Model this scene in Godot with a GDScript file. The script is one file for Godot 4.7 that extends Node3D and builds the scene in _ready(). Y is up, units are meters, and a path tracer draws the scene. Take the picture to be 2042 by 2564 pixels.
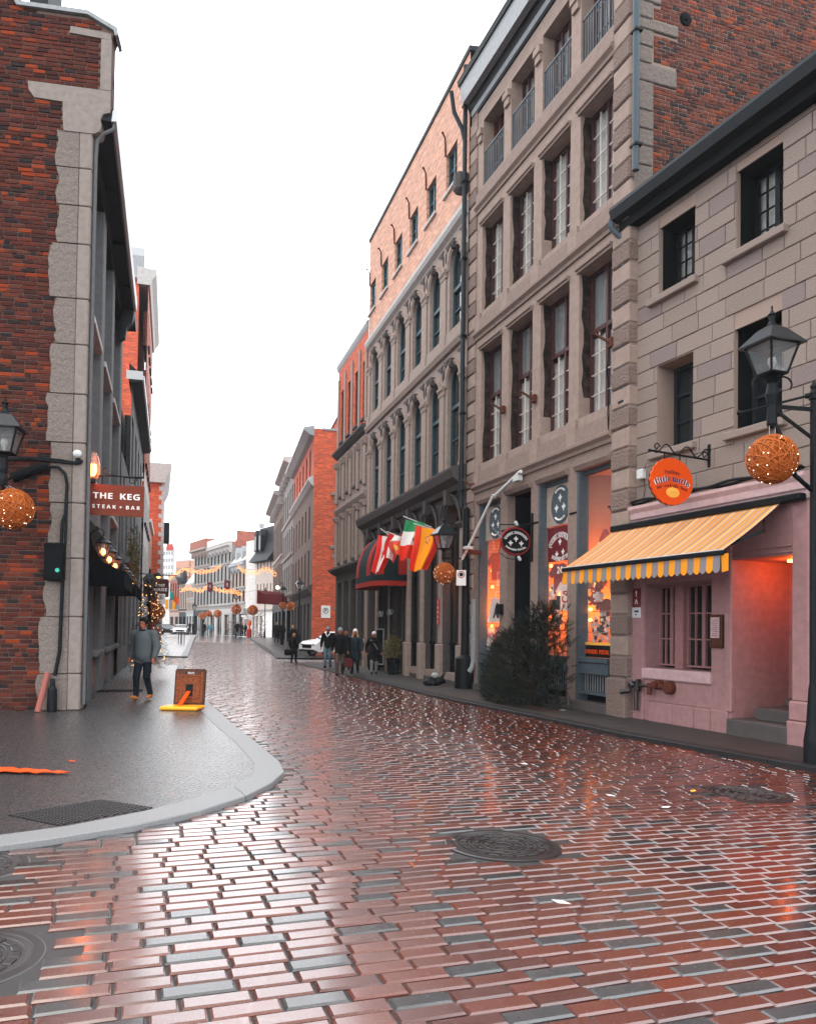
extends Node3D

var M := {}
var taken := {}
var rng := RandomNumberGenerator.new()


class MB:
	# collects triangles with normals and texture coordinates
	var v := PackedVector3Array()
	var n := PackedVector3Array()
	var u := PackedVector2Array()
	var T := Transform3D.IDENTITY

	func tri(a: Vector3, b: Vector3, c: Vector3, na: Vector3, nb: Vector3, nc: Vector3, ua := Vector2.ZERO, ub := Vector2.ZERO, uc := Vector2.ZERO) -> void:
		a = T * a; b = T * b; c = T * c
		na = (T.basis * na).normalized(); nb = (T.basis * nb).normalized(); nc = (T.basis * nc).normalized()
		if (b - a).cross(c - a).dot(na + nb + nc) > 0.0:
			v.append(a); v.append(c); v.append(b)
			n.append(na); n.append(nc); n.append(nb)
			u.append(ua); u.append(uc); u.append(ub)
		else:
			v.append(a); v.append(b); v.append(c)
			n.append(na); n.append(nb); n.append(nc)
			u.append(ua); u.append(ub); u.append(uc)

	func face(a: Vector3, b: Vector3, c: Vector3, d: Vector3, nn: Vector3, ua := Vector2(0, 1), ub := Vector2(1, 1), uc := Vector2(1, 0), ud := Vector2(0, 0)) -> void:
		tri(a, b, c, nn, nn, nn, ua, ub, uc)
		tri(a, c, d, nn, nn, nn, ua, uc, ud)

	func auto(a: Vector3, b: Vector3, c: Vector3, d: Vector3, out: Vector3) -> void:
		# a quad whose normal is its own, turned towards out
		var nn := (c - a).cross(d - b)
		if nn.length() < 1e-9:
			return
		nn = nn.normalized()
		if nn.dot(out) < 0.0:
			nn = -nn
		face(a, b, c, d, nn)

	func box(x0: float, x1: float, y0: float, y1: float, z0: float, z1: float) -> void:
		face(Vector3(x0, y0, z1), Vector3(x1, y0, z1), Vector3(x1, y1, z1), Vector3(x0, y1, z1), Vector3(0, 0, 1))
		face(Vector3(x1, y0, z0), Vector3(x0, y0, z0), Vector3(x0, y1, z0), Vector3(x1, y1, z0), Vector3(0, 0, -1))
		face(Vector3(x0, y0, z0), Vector3(x0, y0, z1), Vector3(x0, y1, z1), Vector3(x0, y1, z0), Vector3(-1, 0, 0))
		face(Vector3(x1, y0, z1), Vector3(x1, y0, z0), Vector3(x1, y1, z0), Vector3(x1, y1, z1), Vector3(1, 0, 0))
		face(Vector3(x0, y1, z1), Vector3(x1, y1, z1), Vector3(x1, y1, z0), Vector3(x0, y1, z0), Vector3(0, 1, 0))
		face(Vector3(x0, y0, z0), Vector3(x1, y0, z0), Vector3(x1, y0, z1), Vector3(x0, y0, z1), Vector3(0, -1, 0))

	func cbox(x0: float, x1: float, y0: float, y1: float, z0: float, z1: float, r: float) -> void:
		# a box with chamfered edges
		var c := Vector3((x0 + x1) / 2, (y0 + y1) / 2, (z0 + z1) / 2)
		var h := Vector3((x1 - x0) / 2, (y1 - y0) / 2, (z1 - z0) / 2)
		r = minf(r, minf(h.x, minf(h.y, h.z)) * 0.9)
		for a in 3:
			var b := (a + 1) % 3
			var d := (a + 2) % 3
			for s in [-1.0, 1.0]:
				var ps := []
				for k in [[-1, -1], [1, -1], [1, 1], [-1, 1]]:
					var p := Vector3.ZERO
					p[a] = s * h[a]; p[b] = k[0] * (h[b] - r); p[d] = k[1] * (h[d] - r)
					ps.append(c + p)
				var nn := Vector3.ZERO
				nn[a] = s
				face(ps[0], ps[1], ps[2], ps[3], nn)
			for s in [-1.0, 1.0]:
				for t in [-1.0, 1.0]:
					var ps := []
					for k in [-1.0, 1.0]:
						var p := Vector3.ZERO
						var q := Vector3.ZERO
						p[a] = k * (h[a] - r); p[b] = s * h[b]; p[d] = t * (h[d] - r)
						q[a] = k * (h[a] - r); q[b] = s * (h[b] - r); q[d] = t * h[d]
						ps.append(c + p); ps.append(c + q)
					var o := Vector3.ZERO
					o[b] = s; o[d] = t
					face(ps[0], ps[1], ps[3], ps[2], o.normalized())
		for s in [-1.0, 1.0]:
			for t in [-1.0, 1.0]:
				for w in [-1.0, 1.0]:
					var sg := Vector3(s, t, w)
					var e := h - Vector3.ONE * r
					var nn := sg.normalized()
					tri(c + sg * Vector3(h.x, e.y, e.z), c + sg * Vector3(e.x, h.y, e.z), c + sg * Vector3(e.x, e.y, h.z), nn, nn, nn)

	func tube(pts: Array, r0: float, sides := 6, r1 := -1.0, closed := false) -> void:
		var m := pts.size()
		if r1 < 0:
			r1 = r0
		var up := Vector3.UP
		var rings := []
		var norms := []
		for i in m:
			var dir: Vector3
			if closed:
				dir = pts[(i + 1) % m] - pts[(i + m - 1) % m]
			else:
				dir = pts[mini(i + 1, m - 1)] - pts[maxi(i - 1, 0)]
			dir = dir.normalized()
			if i == 0 and absf(dir.dot(up)) > 0.95:
				up = Vector3.RIGHT
			var sx := dir.cross(up).normalized()
			var sy := sx.cross(dir).normalized()
			up = sy
			var r := lerpf(r0, r1, float(i) / maxf(1, m - 1))
			var ring := []
			var nr := []
			for k in sides:
				var a := TAU * k / sides
				var d := sx * cos(a) + sy * sin(a)
				ring.append(pts[i] + d * r)
				nr.append(d)
			rings.append(ring); norms.append(nr)
		for i in (m if closed else m - 1):
			var j := (i + 1) % m
			for k in sides:
				var l := (k + 1) % sides
				tri(rings[i][k], rings[i][l], rings[j][l], norms[i][k], norms[i][l], norms[j][l])
				tri(rings[i][k], rings[j][l], rings[j][k], norms[i][k], norms[j][l], norms[j][k])
		if not closed:
			for e in [[0, 1], [m - 1, m - 2]]:
				var nn: Vector3 = (pts[e[0]] - pts[e[1]]).normalized()
				for k in range(1, sides - 1):
					tri(rings[e[0]][0], rings[e[0]][k], rings[e[0]][k + 1], nn, nn, nn)

	func rod(a: Vector3, b: Vector3, r: float, sides := 6) -> void:
		tube([a, b], r, sides)

	func bar(a: Vector3, b: Vector3, w: float, d: float, side := Vector3.UP) -> void:
		# a straight bar of rectangular section w (along side) by d
		var x := (b - a).normalized()
		var y := (side - x * side.dot(x)).normalized()
		var z := x.cross(y)
		var old := T
		T = T * Transform3D(Basis(x, y, z), a)
		box(0, (b - a).length(), -w / 2, w / 2, -d / 2, d / 2)
		T = old

	func lathe(prof: Array, sides: int, o := Vector3.ZERO) -> void:
		for i in prof.size() - 1:
			var p: Vector2 = prof[i]
			var q: Vector2 = prof[i + 1]
			var dn := Vector2(q.y - p.y, -(q.x - p.x)).normalized()
			for k in sides:
				var a := TAU * k / sides
				var b := TAU * (k + 1) / sides
				var ca := Vector3(cos(a), 0, sin(a))
				var cb := Vector3(cos(b), 0, sin(b))
				var na := ca * dn.x + Vector3.UP * dn.y
				var nb := cb * dn.x + Vector3.UP * dn.y
				var P0 := o + ca * p.x + Vector3.UP * p.y
				var P1 := o + cb * p.x + Vector3.UP * p.y
				var Q0 := o + ca * q.x + Vector3.UP * q.y
				var Q1 := o + cb * q.x + Vector3.UP * q.y
				if p.x > 1e-5:
					tri(P0, P1, Q1, na, nb, nb)
				if q.x > 1e-5:
					tri(P0, Q1, Q0, na, nb, na)

	func prism(poly: PackedVector2Array, z0: float, z1: float) -> void:
		var idx := Geometry2D.triangulate_polygon(poly)
		var f := Vector3(0, 0, 1)
		for i in range(0, idx.size(), 3):
			var a := poly[idx[i]]
			var b := poly[idx[i + 1]]
			var c := poly[idx[i + 2]]
			tri(Vector3(a.x, a.y, z1), Vector3(b.x, b.y, z1), Vector3(c.x, c.y, z1), f, f, f)
			tri(Vector3(a.x, a.y, z0), Vector3(b.x, b.y, z0), Vector3(c.x, c.y, z0), -f, -f, -f)
		var cw := 1.0 if Geometry2D.is_polygon_clockwise(poly) else -1.0
		for i in poly.size():
			var a := poly[i]
			var b := poly[(i + 1) % poly.size()]
			var e := b - a
			if e.length() < 1e-6:
				continue
			var nn := Vector3(-e.y, e.x, 0).normalized() * cw
			face(Vector3(a.x, a.y, z0), Vector3(b.x, b.y, z0), Vector3(b.x, b.y, z1), Vector3(a.x, a.y, z1), nn)

	func ball(c: Vector3, r: Vector3, seg := 10, rings := 6) -> void:
		for i in rings:
			var t0 := PI * i / rings
			var t1 := PI * (i + 1) / rings
			for k in seg:
				var a := TAU * k / seg
				var b := TAU * (k + 1) / seg
				var p := [Vector3(sin(t0) * cos(a), cos(t0), sin(t0) * sin(a)), Vector3(sin(t0) * cos(b), cos(t0), sin(t0) * sin(b)), Vector3(sin(t1) * cos(b), cos(t1), sin(t1) * sin(b)), Vector3(sin(t1) * cos(a), cos(t1), sin(t1) * sin(a))]
				if i > 0:
					tri(c + p[0] * r, c + p[1] * r, c + p[2] * r, p[0] / r, p[1] / r, p[2] / r)
				if i < rings - 1:
					tri(c + p[0] * r, c + p[2] * r, c + p[3] * r, p[0] / r, p[2] / r, p[3] / r)

	func wall(x0: float, x1: float, y0: float, y1: float, z: float, t: float, holes: Array) -> void:
		# front face at z with openings [x0, x1, y0, y1, rise]; the reveals are t deep; rise > 0 rounds the top
		var xs := [x0, x1]
		var ys := [y0, y1]
		for h in holes:
			for k in 2:
				if h[k] > x0 and h[k] < x1 and not xs.has(h[k]):
					xs.append(h[k])
				if h[2 + k] > y0 and h[2 + k] < y1 and not ys.has(h[2 + k]):
					ys.append(h[2 + k])
		xs.sort(); ys.sort()
		var f := Vector3(0, 0, 1)
		for i in xs.size() - 1:
			for j in ys.size() - 1:
				var c := Vector2((xs[i] + xs[i + 1]) / 2, (ys[j] + ys[j + 1]) / 2)
				var cut := false
				for h in holes:
					if c.x > h[0] and c.x < h[1] and c.y > h[2] and c.y < h[3]:
						cut = true
				if not cut:
					face(Vector3(xs[i], ys[j], z), Vector3(xs[i + 1], ys[j], z), Vector3(xs[i + 1], ys[j + 1], z), Vector3(xs[i], ys[j + 1], z), f)
		for h in holes:
			var rise: float = h[4] if h.size() > 4 else 0.0
			var ysp: float = h[3] - rise
			face(Vector3(h[0], h[2], z), Vector3(h[0], h[2], z - t), Vector3(h[0], ysp, z - t), Vector3(h[0], ysp, z), Vector3(1, 0, 0))
			face(Vector3(h[1], h[2], z), Vector3(h[1], h[2], z - t), Vector3(h[1], ysp, z - t), Vector3(h[1], ysp, z), Vector3(-1, 0, 0))
			face(Vector3(h[0], h[2], z), Vector3(h[1], h[2], z), Vector3(h[1], h[2], z - t), Vector3(h[0], h[2], z - t), Vector3(0, 1, 0))
			if rise <= 0.0:
				face(Vector3(h[0], h[3], z), Vector3(h[1], h[3], z), Vector3(h[1], h[3], z - t), Vector3(h[0], h[3], z - t), Vector3(0, -1, 0))
				continue
			var cx: float = (h[0] + h[1]) / 2
			var w: float = (h[1] - h[0]) / 2
			for i in 12:
				var a := PI - PI * i / 12.0
				var b := PI - PI * (i + 1) / 12.0
				var p := Vector2(cx + cos(a) * w, ysp + sin(a) * rise)
				var q := Vector2(cx + cos(b) * w, ysp + sin(b) * rise)
				face(Vector3(p.x, p.y, z), Vector3(q.x, q.y, z), Vector3(q.x, h[3], z), Vector3(p.x, h[3], z), f)
				auto(Vector3(p.x, p.y, z), Vector3(q.x, q.y, z), Vector3(q.x, q.y, z - t), Vector3(p.x, p.y, z - t), Vector3(cx - p.x, ysp - p.y - 0.01, 0))

	func mesh() -> ArrayMesh:
		var a := []
		a.resize(Mesh.ARRAY_MAX)
		a[Mesh.ARRAY_VERTEX] = v
		a[Mesh.ARRAY_NORMAL] = n
		a[Mesh.ARRAY_TEX_UV] = u
		var m := ArrayMesh.new()
		if v.size() > 0:
			m.add_surface_from_arrays(Mesh.PRIMITIVE_TRIANGLES, a)
		return m


# ---------- naming ----------
func numbered(parent: Node, called: String) -> String:
	var key := str(parent.get_instance_id()) + called
	var k: int = taken.get(key, 0)
	taken[key] = k + 1
	return called if k == 0 else "%s_%03d" % [called, k]


func tag(o: Node, label: String, category: String, group := "", kind := "") -> Node:
	o.set_meta("label", label)
	o.set_meta("category", category)
	if group:
		o.set_meta("group", group)
	if kind:
		o.set_meta("kind", kind)
	return o


func thing(called: String, label: String, category: String, t := Transform3D.IDENTITY, group := "") -> Node3D:
	var o := Node3D.new()
	o.name = numbered(self, called)
	add_child(o, true)
	o.transform = t
	tag(o, label, category, group)
	return o


func mi(called: String, mesh: Mesh, m: Material, parent: Node, t := Transform3D.IDENTITY) -> MeshInstance3D:
	var o := MeshInstance3D.new()
	o.name = numbered(parent, called)
	o.mesh = mesh
	o.material_override = m
	o.transform = t
	parent.add_child(o, true)
	return o


func part(called: String, mb: MB, m: Material, parent: Node, kind := "") -> MeshInstance3D:
	var o := mi(called, mb.mesh(), m, parent)
	if kind:
		o.set_meta("kind", kind)
	return o


func struct(called: String, mb: MB, m: Material) -> MeshInstance3D:
	var o := mi(called, mb.mesh(), m, self)
	o.set_meta("kind", "structure")
	return o


func dup(o: Node3D, t: Transform3D, label := "") -> Node3D:
	var base := String(o.name)
	var r := o.duplicate()
	r.name = numbered(self, base)
	add_child(r, true)
	r.transform = t
	if label:
		r.set_meta("label", label)
	return r


func frame_at(o: Vector3, d: Vector3) -> Transform3D:
	var x := Vector3(d.x, 0, d.z).normalized()
	return Transform3D(Basis(x, Vector3.UP, x.cross(Vector3.UP)), o)


func lettering(text: String, t: Transform3D, h: float, m: Material, parent: Node, serif := false, squeeze := 1.0, bend := 0.0) -> MeshInstance3D:
	# raised lettering centred on t; bend > 0 curves the line upwards on a circle of that radius
	var f := SystemFont.new()
	f.font_names = PackedStringArray(["Droid Serif" if serif else "Droid Sans"])
	f.font_weight = 700
	var tm := TextMesh.new()
	tm.text = text
	tm.font = f
	tm.font_size = 32
	tm.pixel_size = h / 23.0
	tm.depth = 0.006
	tm.curve_step = 1.5
	var box := tm.get_aabb()
	var arr := tm.surface_get_arrays(0)
	var vs: PackedVector3Array = arr[Mesh.ARRAY_VERTEX]
	var ns: PackedVector3Array = arr[Mesh.ARRAY_NORMAL]
	var ix: PackedInt32Array = arr[Mesh.ARRAY_INDEX] if arr[Mesh.ARRAY_INDEX] != null else PackedInt32Array(range(vs.size()))
	var mid := box.position + box.size / 2
	for i in vs.size():
		var p := vs[i] - Vector3(mid.x, mid.y, 0)
		p.x *= squeeze
		if bend != 0.0:
			var a := p.x / bend
			var r := bend + p.y
			p = Vector3(sin(a) * r, cos(a) * r - bend, p.z)
		vs[i] = p
	var out := []
	out.resize(Mesh.ARRAY_MAX)
	out[Mesh.ARRAY_VERTEX] = vs
	out[Mesh.ARRAY_NORMAL] = ns
	out[Mesh.ARRAY_INDEX] = ix
	var am := ArrayMesh.new()
	am.add_surface_from_arrays(Mesh.PRIMITIVE_TRIANGLES, out)
	return mi("lettering", am, m, parent, t)


# ---------- materials ----------
func noise_tex(freq: float, oct: int, lo: float, hi: float, sd: int, kind := FastNoiseLite.TYPE_SIMPLEX_SMOOTH, size := 512) -> NoiseTexture2D:
	var fn := FastNoiseLite.new()
	fn.noise_type = kind
	fn.frequency = freq
	fn.fractal_octaves = oct
	fn.seed = sd
	var t := NoiseTexture2D.new()
	t.width = size; t.height = size
	t.seamless = true
	t.noise = fn
	var g := Gradient.new()
	g.set_color(0, Color(lo, lo, lo)); g.set_color(1, Color(hi, hi, hi))
	t.color_ramp = g
	return t


func mat(called: String, r: float, g: float, b: float, rough := 0.8, tex: Texture2D = null, scale := 1.0, bump: Texture2D = null, depth := 0.0, spec := 0.3, local := false) -> StandardMaterial3D:
	var m := StandardMaterial3D.new()
	m.resource_name = called
	m.albedo_color = Color(r, g, b).linear_to_srgb()
	m.roughness = rough
	m.metallic_specular = spec
	if tex:
		m.albedo_texture = tex
	if bump:
		m.heightmap_enabled = true
		m.heightmap_texture = bump
		m.heightmap_scale = depth
	if tex or bump:
		m.uv1_triplanar = true
		m.uv1_world_triplanar = not local
		m.uv1_scale = Vector3.ONE * scale
	M[called] = m
	return m


func glow(called: String, r: float, g: float, b: float, e: float) -> StandardMaterial3D:
	var m := mat(called, minf(r, 1), minf(g, 1), minf(b, 1), 0.4)
	m.emission_enabled = true
	m.emission = Color(r, g, b).linear_to_srgb()
	m.emission_energy_multiplier = e
	return m


func glass(called: String, r: float, g: float, b: float, a: float, rough := 0.03) -> StandardMaterial3D:
	var m := mat(called, r, g, b, rough)
	m.albedo_color.a = a
	m.transparency = BaseMaterial3D.TRANSPARENCY_ALPHA
	m.metallic_specular = 0.6
	return m


func brick_image(w: int, h: int, cols: int, rows: int, joint: Color, tones: Array, sd: int, half := true) -> ImageTexture:
	# running-bond brick print for walls too far away to tell the bricks apart
	var im := Image.create(w, h, false, Image.FORMAT_RGB8)
	im.fill(joint)
	var r := RandomNumberGenerator.new()
	r.seed = sd
	for j in rows:
		for i in cols + 1:
			var c: Color = tones[r.randi() % tones.size()]
			c = c * r.randf_range(0.85, 1.12)
			var x := int((i - (0.5 if half and j % 2 == 1 else 0.0)) * w / cols)
			im.fill_rect(Rect2i(x + 1, j * h / rows + 1, w / cols - 2, h / rows - 2), c)
	return ImageTexture.create_from_image(im)


# ---------- the lie of the street: lateral and along distances, and the height of the road ----------
const SD := Vector2(-0.2856, -0.9584)
const RD := Vector2(0.9584, -0.2856)


func rise(x: float, z: float) -> float:
	return 0.5 * smoothstep(38.0, 78.0, Vector2(x, z).dot(SD))


func road_y(x: float, z: float) -> float:
	var lat := clampf(Vector2(x, z).dot(RD), 0.9, 7.6)
	return 0.085 - 0.03 * lat + rise(x, z)


func _ready() -> void:
	rng.seed = 41
	var cam := Camera3D.new()
	cam.name = "camera"
	cam.projection = Camera3D.PROJECTION_FRUSTUM
	cam.near = 0.1
	cam.far = 900.0
	cam.size = 2564.0 / 2000.0 * cam.near
	cam.frustum_offset = Vector2(0, (1525.0 - 1282.0) / 2000.0 * cam.near)
	cam.transform = Transform3D(Basis(Vector3.RIGHT, deg_to_rad(1.4)) * Basis(Vector3.BACK, 0.0125), Vector3(0, 1.7, 0))
	add_child(cam)
	cam.current = true
	var env := Environment.new()
	env.background_mode = Environment.BG_SKY
	var sky := ProceduralSkyMaterial.new()
	sky.sky_top_color = Color(0.965, 0.98, 1.0)
	sky.sky_horizon_color = Color(1.0, 1.0, 1.0)
	sky.ground_bottom_color = Color(0.35, 0.35, 0.36)
	sky.ground_horizon_color = Color(0.5, 0.5, 0.5)
	sky.sun_angle_max = 0.5
	sky.sky_energy_multiplier = 1.0
	var sk := Sky.new()
	sk.sky_material = sky
	env.sky = sk
	env.tonemap_mode = Environment.TONE_MAPPER_LINEAR
	env.tonemap_exposure = 3.7
	env.sdfgi_enabled = true
	env.ssao_enabled = true
	env.ssil_enabled = true
	env.fog_enabled = true
	env.fog_density = 0.00045
	env.fog_light_color = Color(0.95, 0.97, 1.0)
	var we := WorldEnvironment.new()
	we.name = "world_environment"
	we.environment = env
	add_child(we)
	var sun := DirectionalLight3D.new()
	sun.name = "sun"
	sun.light_energy = 0.2
	sun.light_angular_distance = 40.0
	sun.light_color = Color(1.0, 0.98, 0.95)
	sun.shadow_enabled = true
	sun.rotation_degrees = Vector3(-62, -30, 0)
	add_child(sun)
	materials()
	ground()
	pavers()
	building_a()
	building_b()
	building_p()
	building_left()
	left_row()
	right_row()
	far_group()
	street_things()
	people()


func film(m: StandardMaterial3D, wet: Texture2D) -> StandardMaterial3D:
	# the film of rain water on the paving
	m.roughness_texture = wet
	m.clearcoat_enabled = true
	m.clearcoat = 0.9
	m.clearcoat_roughness = 0.13
	return m


func materials() -> void:
	var grain := noise_tex(0.09, 4, 0.70, 1.0, 3)
	var fine := noise_tex(0.2, 3, 0.0, 1.0, 5)
	var blotch := noise_tex(0.02, 5, 0.86, 1.0, 7)
	var rocky := noise_tex(0.03, 5, 0.0, 1.0, 9)
	var stain := noise_tex(0.02, 4, 0.25, 1.12, 11)
	var wet := noise_tex(0.02, 4, 0.55, 1.0, 13)
	M["t_fine"] = fine
	# stone
	for k in 5:
		var c: float = [1.0, 0.94, 1.05, 0.84, 0.97][k]
		mat("ashlar%d" % k, 0.33 * c, 0.265 * c, 0.235 * c * (1.08 if k == 3 else 1.0), 0.85, grain, 0.9, rocky, 0.35)
	mat("stone_b", 0.33, 0.25, 0.215, 0.85, blotch, 0.35, rocky, 0.25)
	mat("stone_b_dark", 0.27, 0.2, 0.175, 0.85, blotch, 0.5, rocky, 0.3)
	mat("stone_rough", 0.26, 0.19, 0.168, 0.9, grain, 0.9, rocky, 2.2)
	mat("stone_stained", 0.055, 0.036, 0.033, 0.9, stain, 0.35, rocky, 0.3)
	mat("stone_a", 0.33, 0.26, 0.23, 0.85, blotch, 0.4, rocky, 0.25)
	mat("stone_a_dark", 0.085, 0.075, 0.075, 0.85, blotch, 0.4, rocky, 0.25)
	mat("stone_pale", 0.50, 0.48, 0.47, 0.8, blotch, 0.4, rocky, 0.2)
	mat("stone_grey", 0.14, 0.145, 0.152, 0.8, blotch, 0.45, rocky, 0.25)
	mat("stone_quoin", 0.25, 0.21, 0.19, 0.9, grain, 0.5, rocky, 2.0)
	mat("stone_quoin_smooth", 0.27, 0.23, 0.21, 0.85, blotch, 0.6, rocky, 0.5)
	mat("mortar", 0.40, 0.30, 0.255, 0.95, grain, 1.2, fine, 0.3)
	mat("mortar_dark", 0.20, 0.135, 0.115, 0.95, grain, 1.2)
	mat("pink_render", 0.36, 0.2, 0.205, 0.75, blotch, 0.5, rocky, 0.35)
	mat("pink_trim", 0.55, 0.38, 0.39, 0.65, blotch, 0.6, rocky, 0.2)
	mat("pink_wood", 0.32, 0.16, 0.16, 0.5, blotch, 0.8)
	# bricks
	var tones := [[0.10, 0.022, 0.015], [0.15, 0.03, 0.017], [0.06, 0.018, 0.015], [0.30, 0.045, 0.012], [0.028, 0.018, 0.02], [0.12, 0.033, 0.023]]
	for k in 6:
		mat("brick%d" % k, tones[k][0], tones[k][1], tones[k][2], 0.85, grain, 1.3, fine, 0.35)
	var bt := [[0.17, 0.05, 0.036], [0.23, 0.06, 0.036], [0.085, 0.036, 0.032], [0.36, 0.07, 0.025], [0.045, 0.033, 0.035], [0.20, 0.066, 0.05]]
	for k in 6:
		mat("gable_brick%d" % k, bt[k][0], bt[k][1], bt[k][2], 0.85, grain, 1.3, fine, 0.35)
	var bm := mat("brick_mix", 1, 1, 1, 0.85, grain, 1.3, fine, 0.35)
	bm.vertex_color_use_as_albedo = true
	var orange := brick_image(256, 256, 8, 24, Color(0.64, 0.38, 0.29), [Color(0.76, 0.30, 0.17), Color(0.72, 0.27, 0.16), Color(0.79, 0.33, 0.19), Color(0.70, 0.27, 0.17)], 3)
	mat("orange_brick", 1, 1, 1, 0.85, orange, 0.5, null, 0, 0.5, true)
	var red := brick_image(256, 256, 8, 24, Color(0.55, 0.40, 0.35), [Color(0.60, 0.30, 0.24), Color(0.66, 0.36, 0.28), Color(0.52, 0.27, 0.22)], 4)
	mat("red_brick", 1, 1, 1, 0.85, red, 0.5, null, 0, 0.5, true)
	var salmon := brick_image(256, 256, 8, 24, Color(0.74, 0.58, 0.51), [Color(0.74, 0.55, 0.46), Color(0.76, 0.57, 0.48), Color(0.72, 0.53, 0.45), Color(0.75, 0.57, 0.49)], 5)
	mat("salmon_brick", 1, 1, 1, 0.85, salmon, 0.5, null, 0, 0.5, true)
	# paving
	var cols := [[0.135, 0.026, 0.014], [0.165, 0.033, 0.017], [0.10, 0.021, 0.014], [0.022, 0.023, 0.027], [0.15, 0.038, 0.024], [0.015, 0.017, 0.021]]
	for k in 6:
		var p := mat("paver%d" % k, cols[k][0], cols[k][1], cols[k][2], 0.3, grain, 2.2, fine, 0.12 if k != 3 and k != 5 else 0.35, 0.72)
		film(p, wet)
	var pm := mat("paver_mix", 1, 1, 1, 0.3, grain, 2.2, fine, 0.12, 0.72)
	pm.vertex_color_use_as_albedo = true
	film(pm, wet)
	mat("joint", 0.035, 0.03, 0.03, 0.45, grain, 2.0, fine, 0.3, 0.5)
	film(mat("far_road", 0.1, 0.045, 0.038, 0.3, grain, 1.0, rocky, 0.2, 0.72), wet)
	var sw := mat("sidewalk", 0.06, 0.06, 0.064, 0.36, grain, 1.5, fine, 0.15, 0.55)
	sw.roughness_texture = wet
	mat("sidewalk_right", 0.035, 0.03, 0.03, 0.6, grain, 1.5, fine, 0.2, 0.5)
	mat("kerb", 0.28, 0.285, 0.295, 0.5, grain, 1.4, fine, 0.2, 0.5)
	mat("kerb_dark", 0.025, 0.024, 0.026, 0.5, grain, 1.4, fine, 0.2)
	mat("iron", 0.02, 0.016, 0.018, 0.34, grain, 2.0, fine, 0.12, 0.55)
	mat("asphalt_far", 0.1, 0.1, 0.1, 0.6, grain, 0.6)
	# paint, metal, cloth
	mat("black_paint", 0.006, 0.008, 0.010, 0.45, null, 1.0, null, 0.0, 0.25)
	mat("black_matte", 0.007, 0.009, 0.011, 0.75, grain, 2.0, null, 0.0, 0.2)
	mat("black_cloth", 0.005, 0.006, 0.008, 0.9, grain, 3.0, null, 0.0, 0.1)
	mat("slate", 0.02, 0.025, 0.031, 0.6, grain, 0.8, rocky, 0.3)
	mat("slate_roof", 0.02, 0.024, 0.03, 0.5, grain, 0.8)
	mat("unlit_black", 0.008, 0.010, 0.012, 0.9)  # near-black colour carries the shade of unlit rooms
	mat("interior", 0.10, 0.085, 0.075, 0.9)
	mat("teal_paint", 0.018, 0.065, 0.085, 0.45, blotch, 0.7)
	mat("blue_grey", 0.075, 0.1, 0.12, 0.5, blotch, 0.6)
	mat("grey_metal", 0.32, 0.34, 0.36, 0.45, blotch, 0.6)
	mat("pale_metal", 0.55, 0.57, 0.58, 0.4)
	mat("pipe_grey", 0.06, 0.08, 0.097, 0.4)
	mat("steel", 0.45, 0.46, 0.47, 0.35).metallic = 0.8
	mat("maroon", 0.075, 0.026, 0.028, 0.5, blotch, 0.7)
	mat("cream_bar", 0.58, 0.55, 0.5, 0.6)
	mat("rust", 0.13, 0.035, 0.02, 0.8, grain, 2.0)
	mat("curtain", 0.72, 0.73, 0.72, 0.9, blotch, 0.6)
	mat("curtain_grey", 0.36, 0.39, 0.40, 0.9, blotch, 0.6)
	mat("white_paint", 0.78, 0.78, 0.77, 0.5)
	mat("white_wall", 0.72, 0.72, 0.71, 0.8, blotch, 0.2)
	mat("cream_wall", 0.62, 0.56, 0.52, 0.8, blotch, 0.2)
	mat("tan_wall", 0.42, 0.34, 0.30, 0.85, blotch, 0.2)
	mat("grey_wall", 0.30, 0.29, 0.285, 0.85, blotch, 0.2)
	mat("brown_wall", 0.2, 0.145, 0.125, 0.85, blotch, 0.2)
	mat("rubble", 0.36, 0.34, 0.295, 0.9, grain, 0.7, rocky, 3.0)
	mat("red_paint", 0.42, 0.03, 0.022, 0.5)
	mat("red_cloth", 0.42, 0.025, 0.016, 0.9, grain, 3.0)
	mat("green_cloth", 0.01, 0.026, 0.031, 0.9, grain, 3.0)
	mat("orange_paint", 0.70, 0.075, 0.004, 0.5)
	mat("yellow_plastic", 0.85, 0.38, 0.02, 0.35)
	mat("orange_sheet", 0.80, 0.10, 0.02, 0.3)
	mat("copper", 0.62, 0.16, 0.03, 0.4, grain, 3.0)
	mat("wood_dark", 0.10, 0.035, 0.02, 0.5, noise_tex(0.01, 4, 0.6, 1.0, 21), 0.7)
	mat("navy_paint", 0.03, 0.03, 0.11, 0.5)
	mat("wood_red", 0.17, 0.03, 0.012, 0.5, blotch, 0.8)
	mat("yellow_paint", 0.85, 0.42, 0.07, 0.6)
	mat("needles", 0.014, 0.019, 0.016, 0.8)
	mat("needles_brown", 0.04, 0.035, 0.02, 0.85)
	mat("vine", 0.11, 0.09, 0.035, 0.85)
	mat("dry_vine", 0.30, 0.22, 0.18, 0.85)
	mat("skin", 0.36, 0.12, 0.075, 0.6)
	mat("hair_dark", 0.02, 0.015, 0.014, 0.8)
	mat("hair_blond", 0.42, 0.24, 0.12, 0.8)
	mat("jacket_grey", 0.13, 0.155, 0.165, 0.85, grain, 2.0)
	mat("jacket_black", 0.007, 0.008, 0.01, 0.85, grain, 2.0)
	mat("coat_blue", 0.012, 0.026, 0.038, 0.6, grain, 2.0)
	mat("jeans_dark", 0.009, 0.018, 0.027, 0.9, grain, 2.0)
	mat("jeans_light", 0.16, 0.25, 0.31, 0.9, grain, 2.0)
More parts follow.
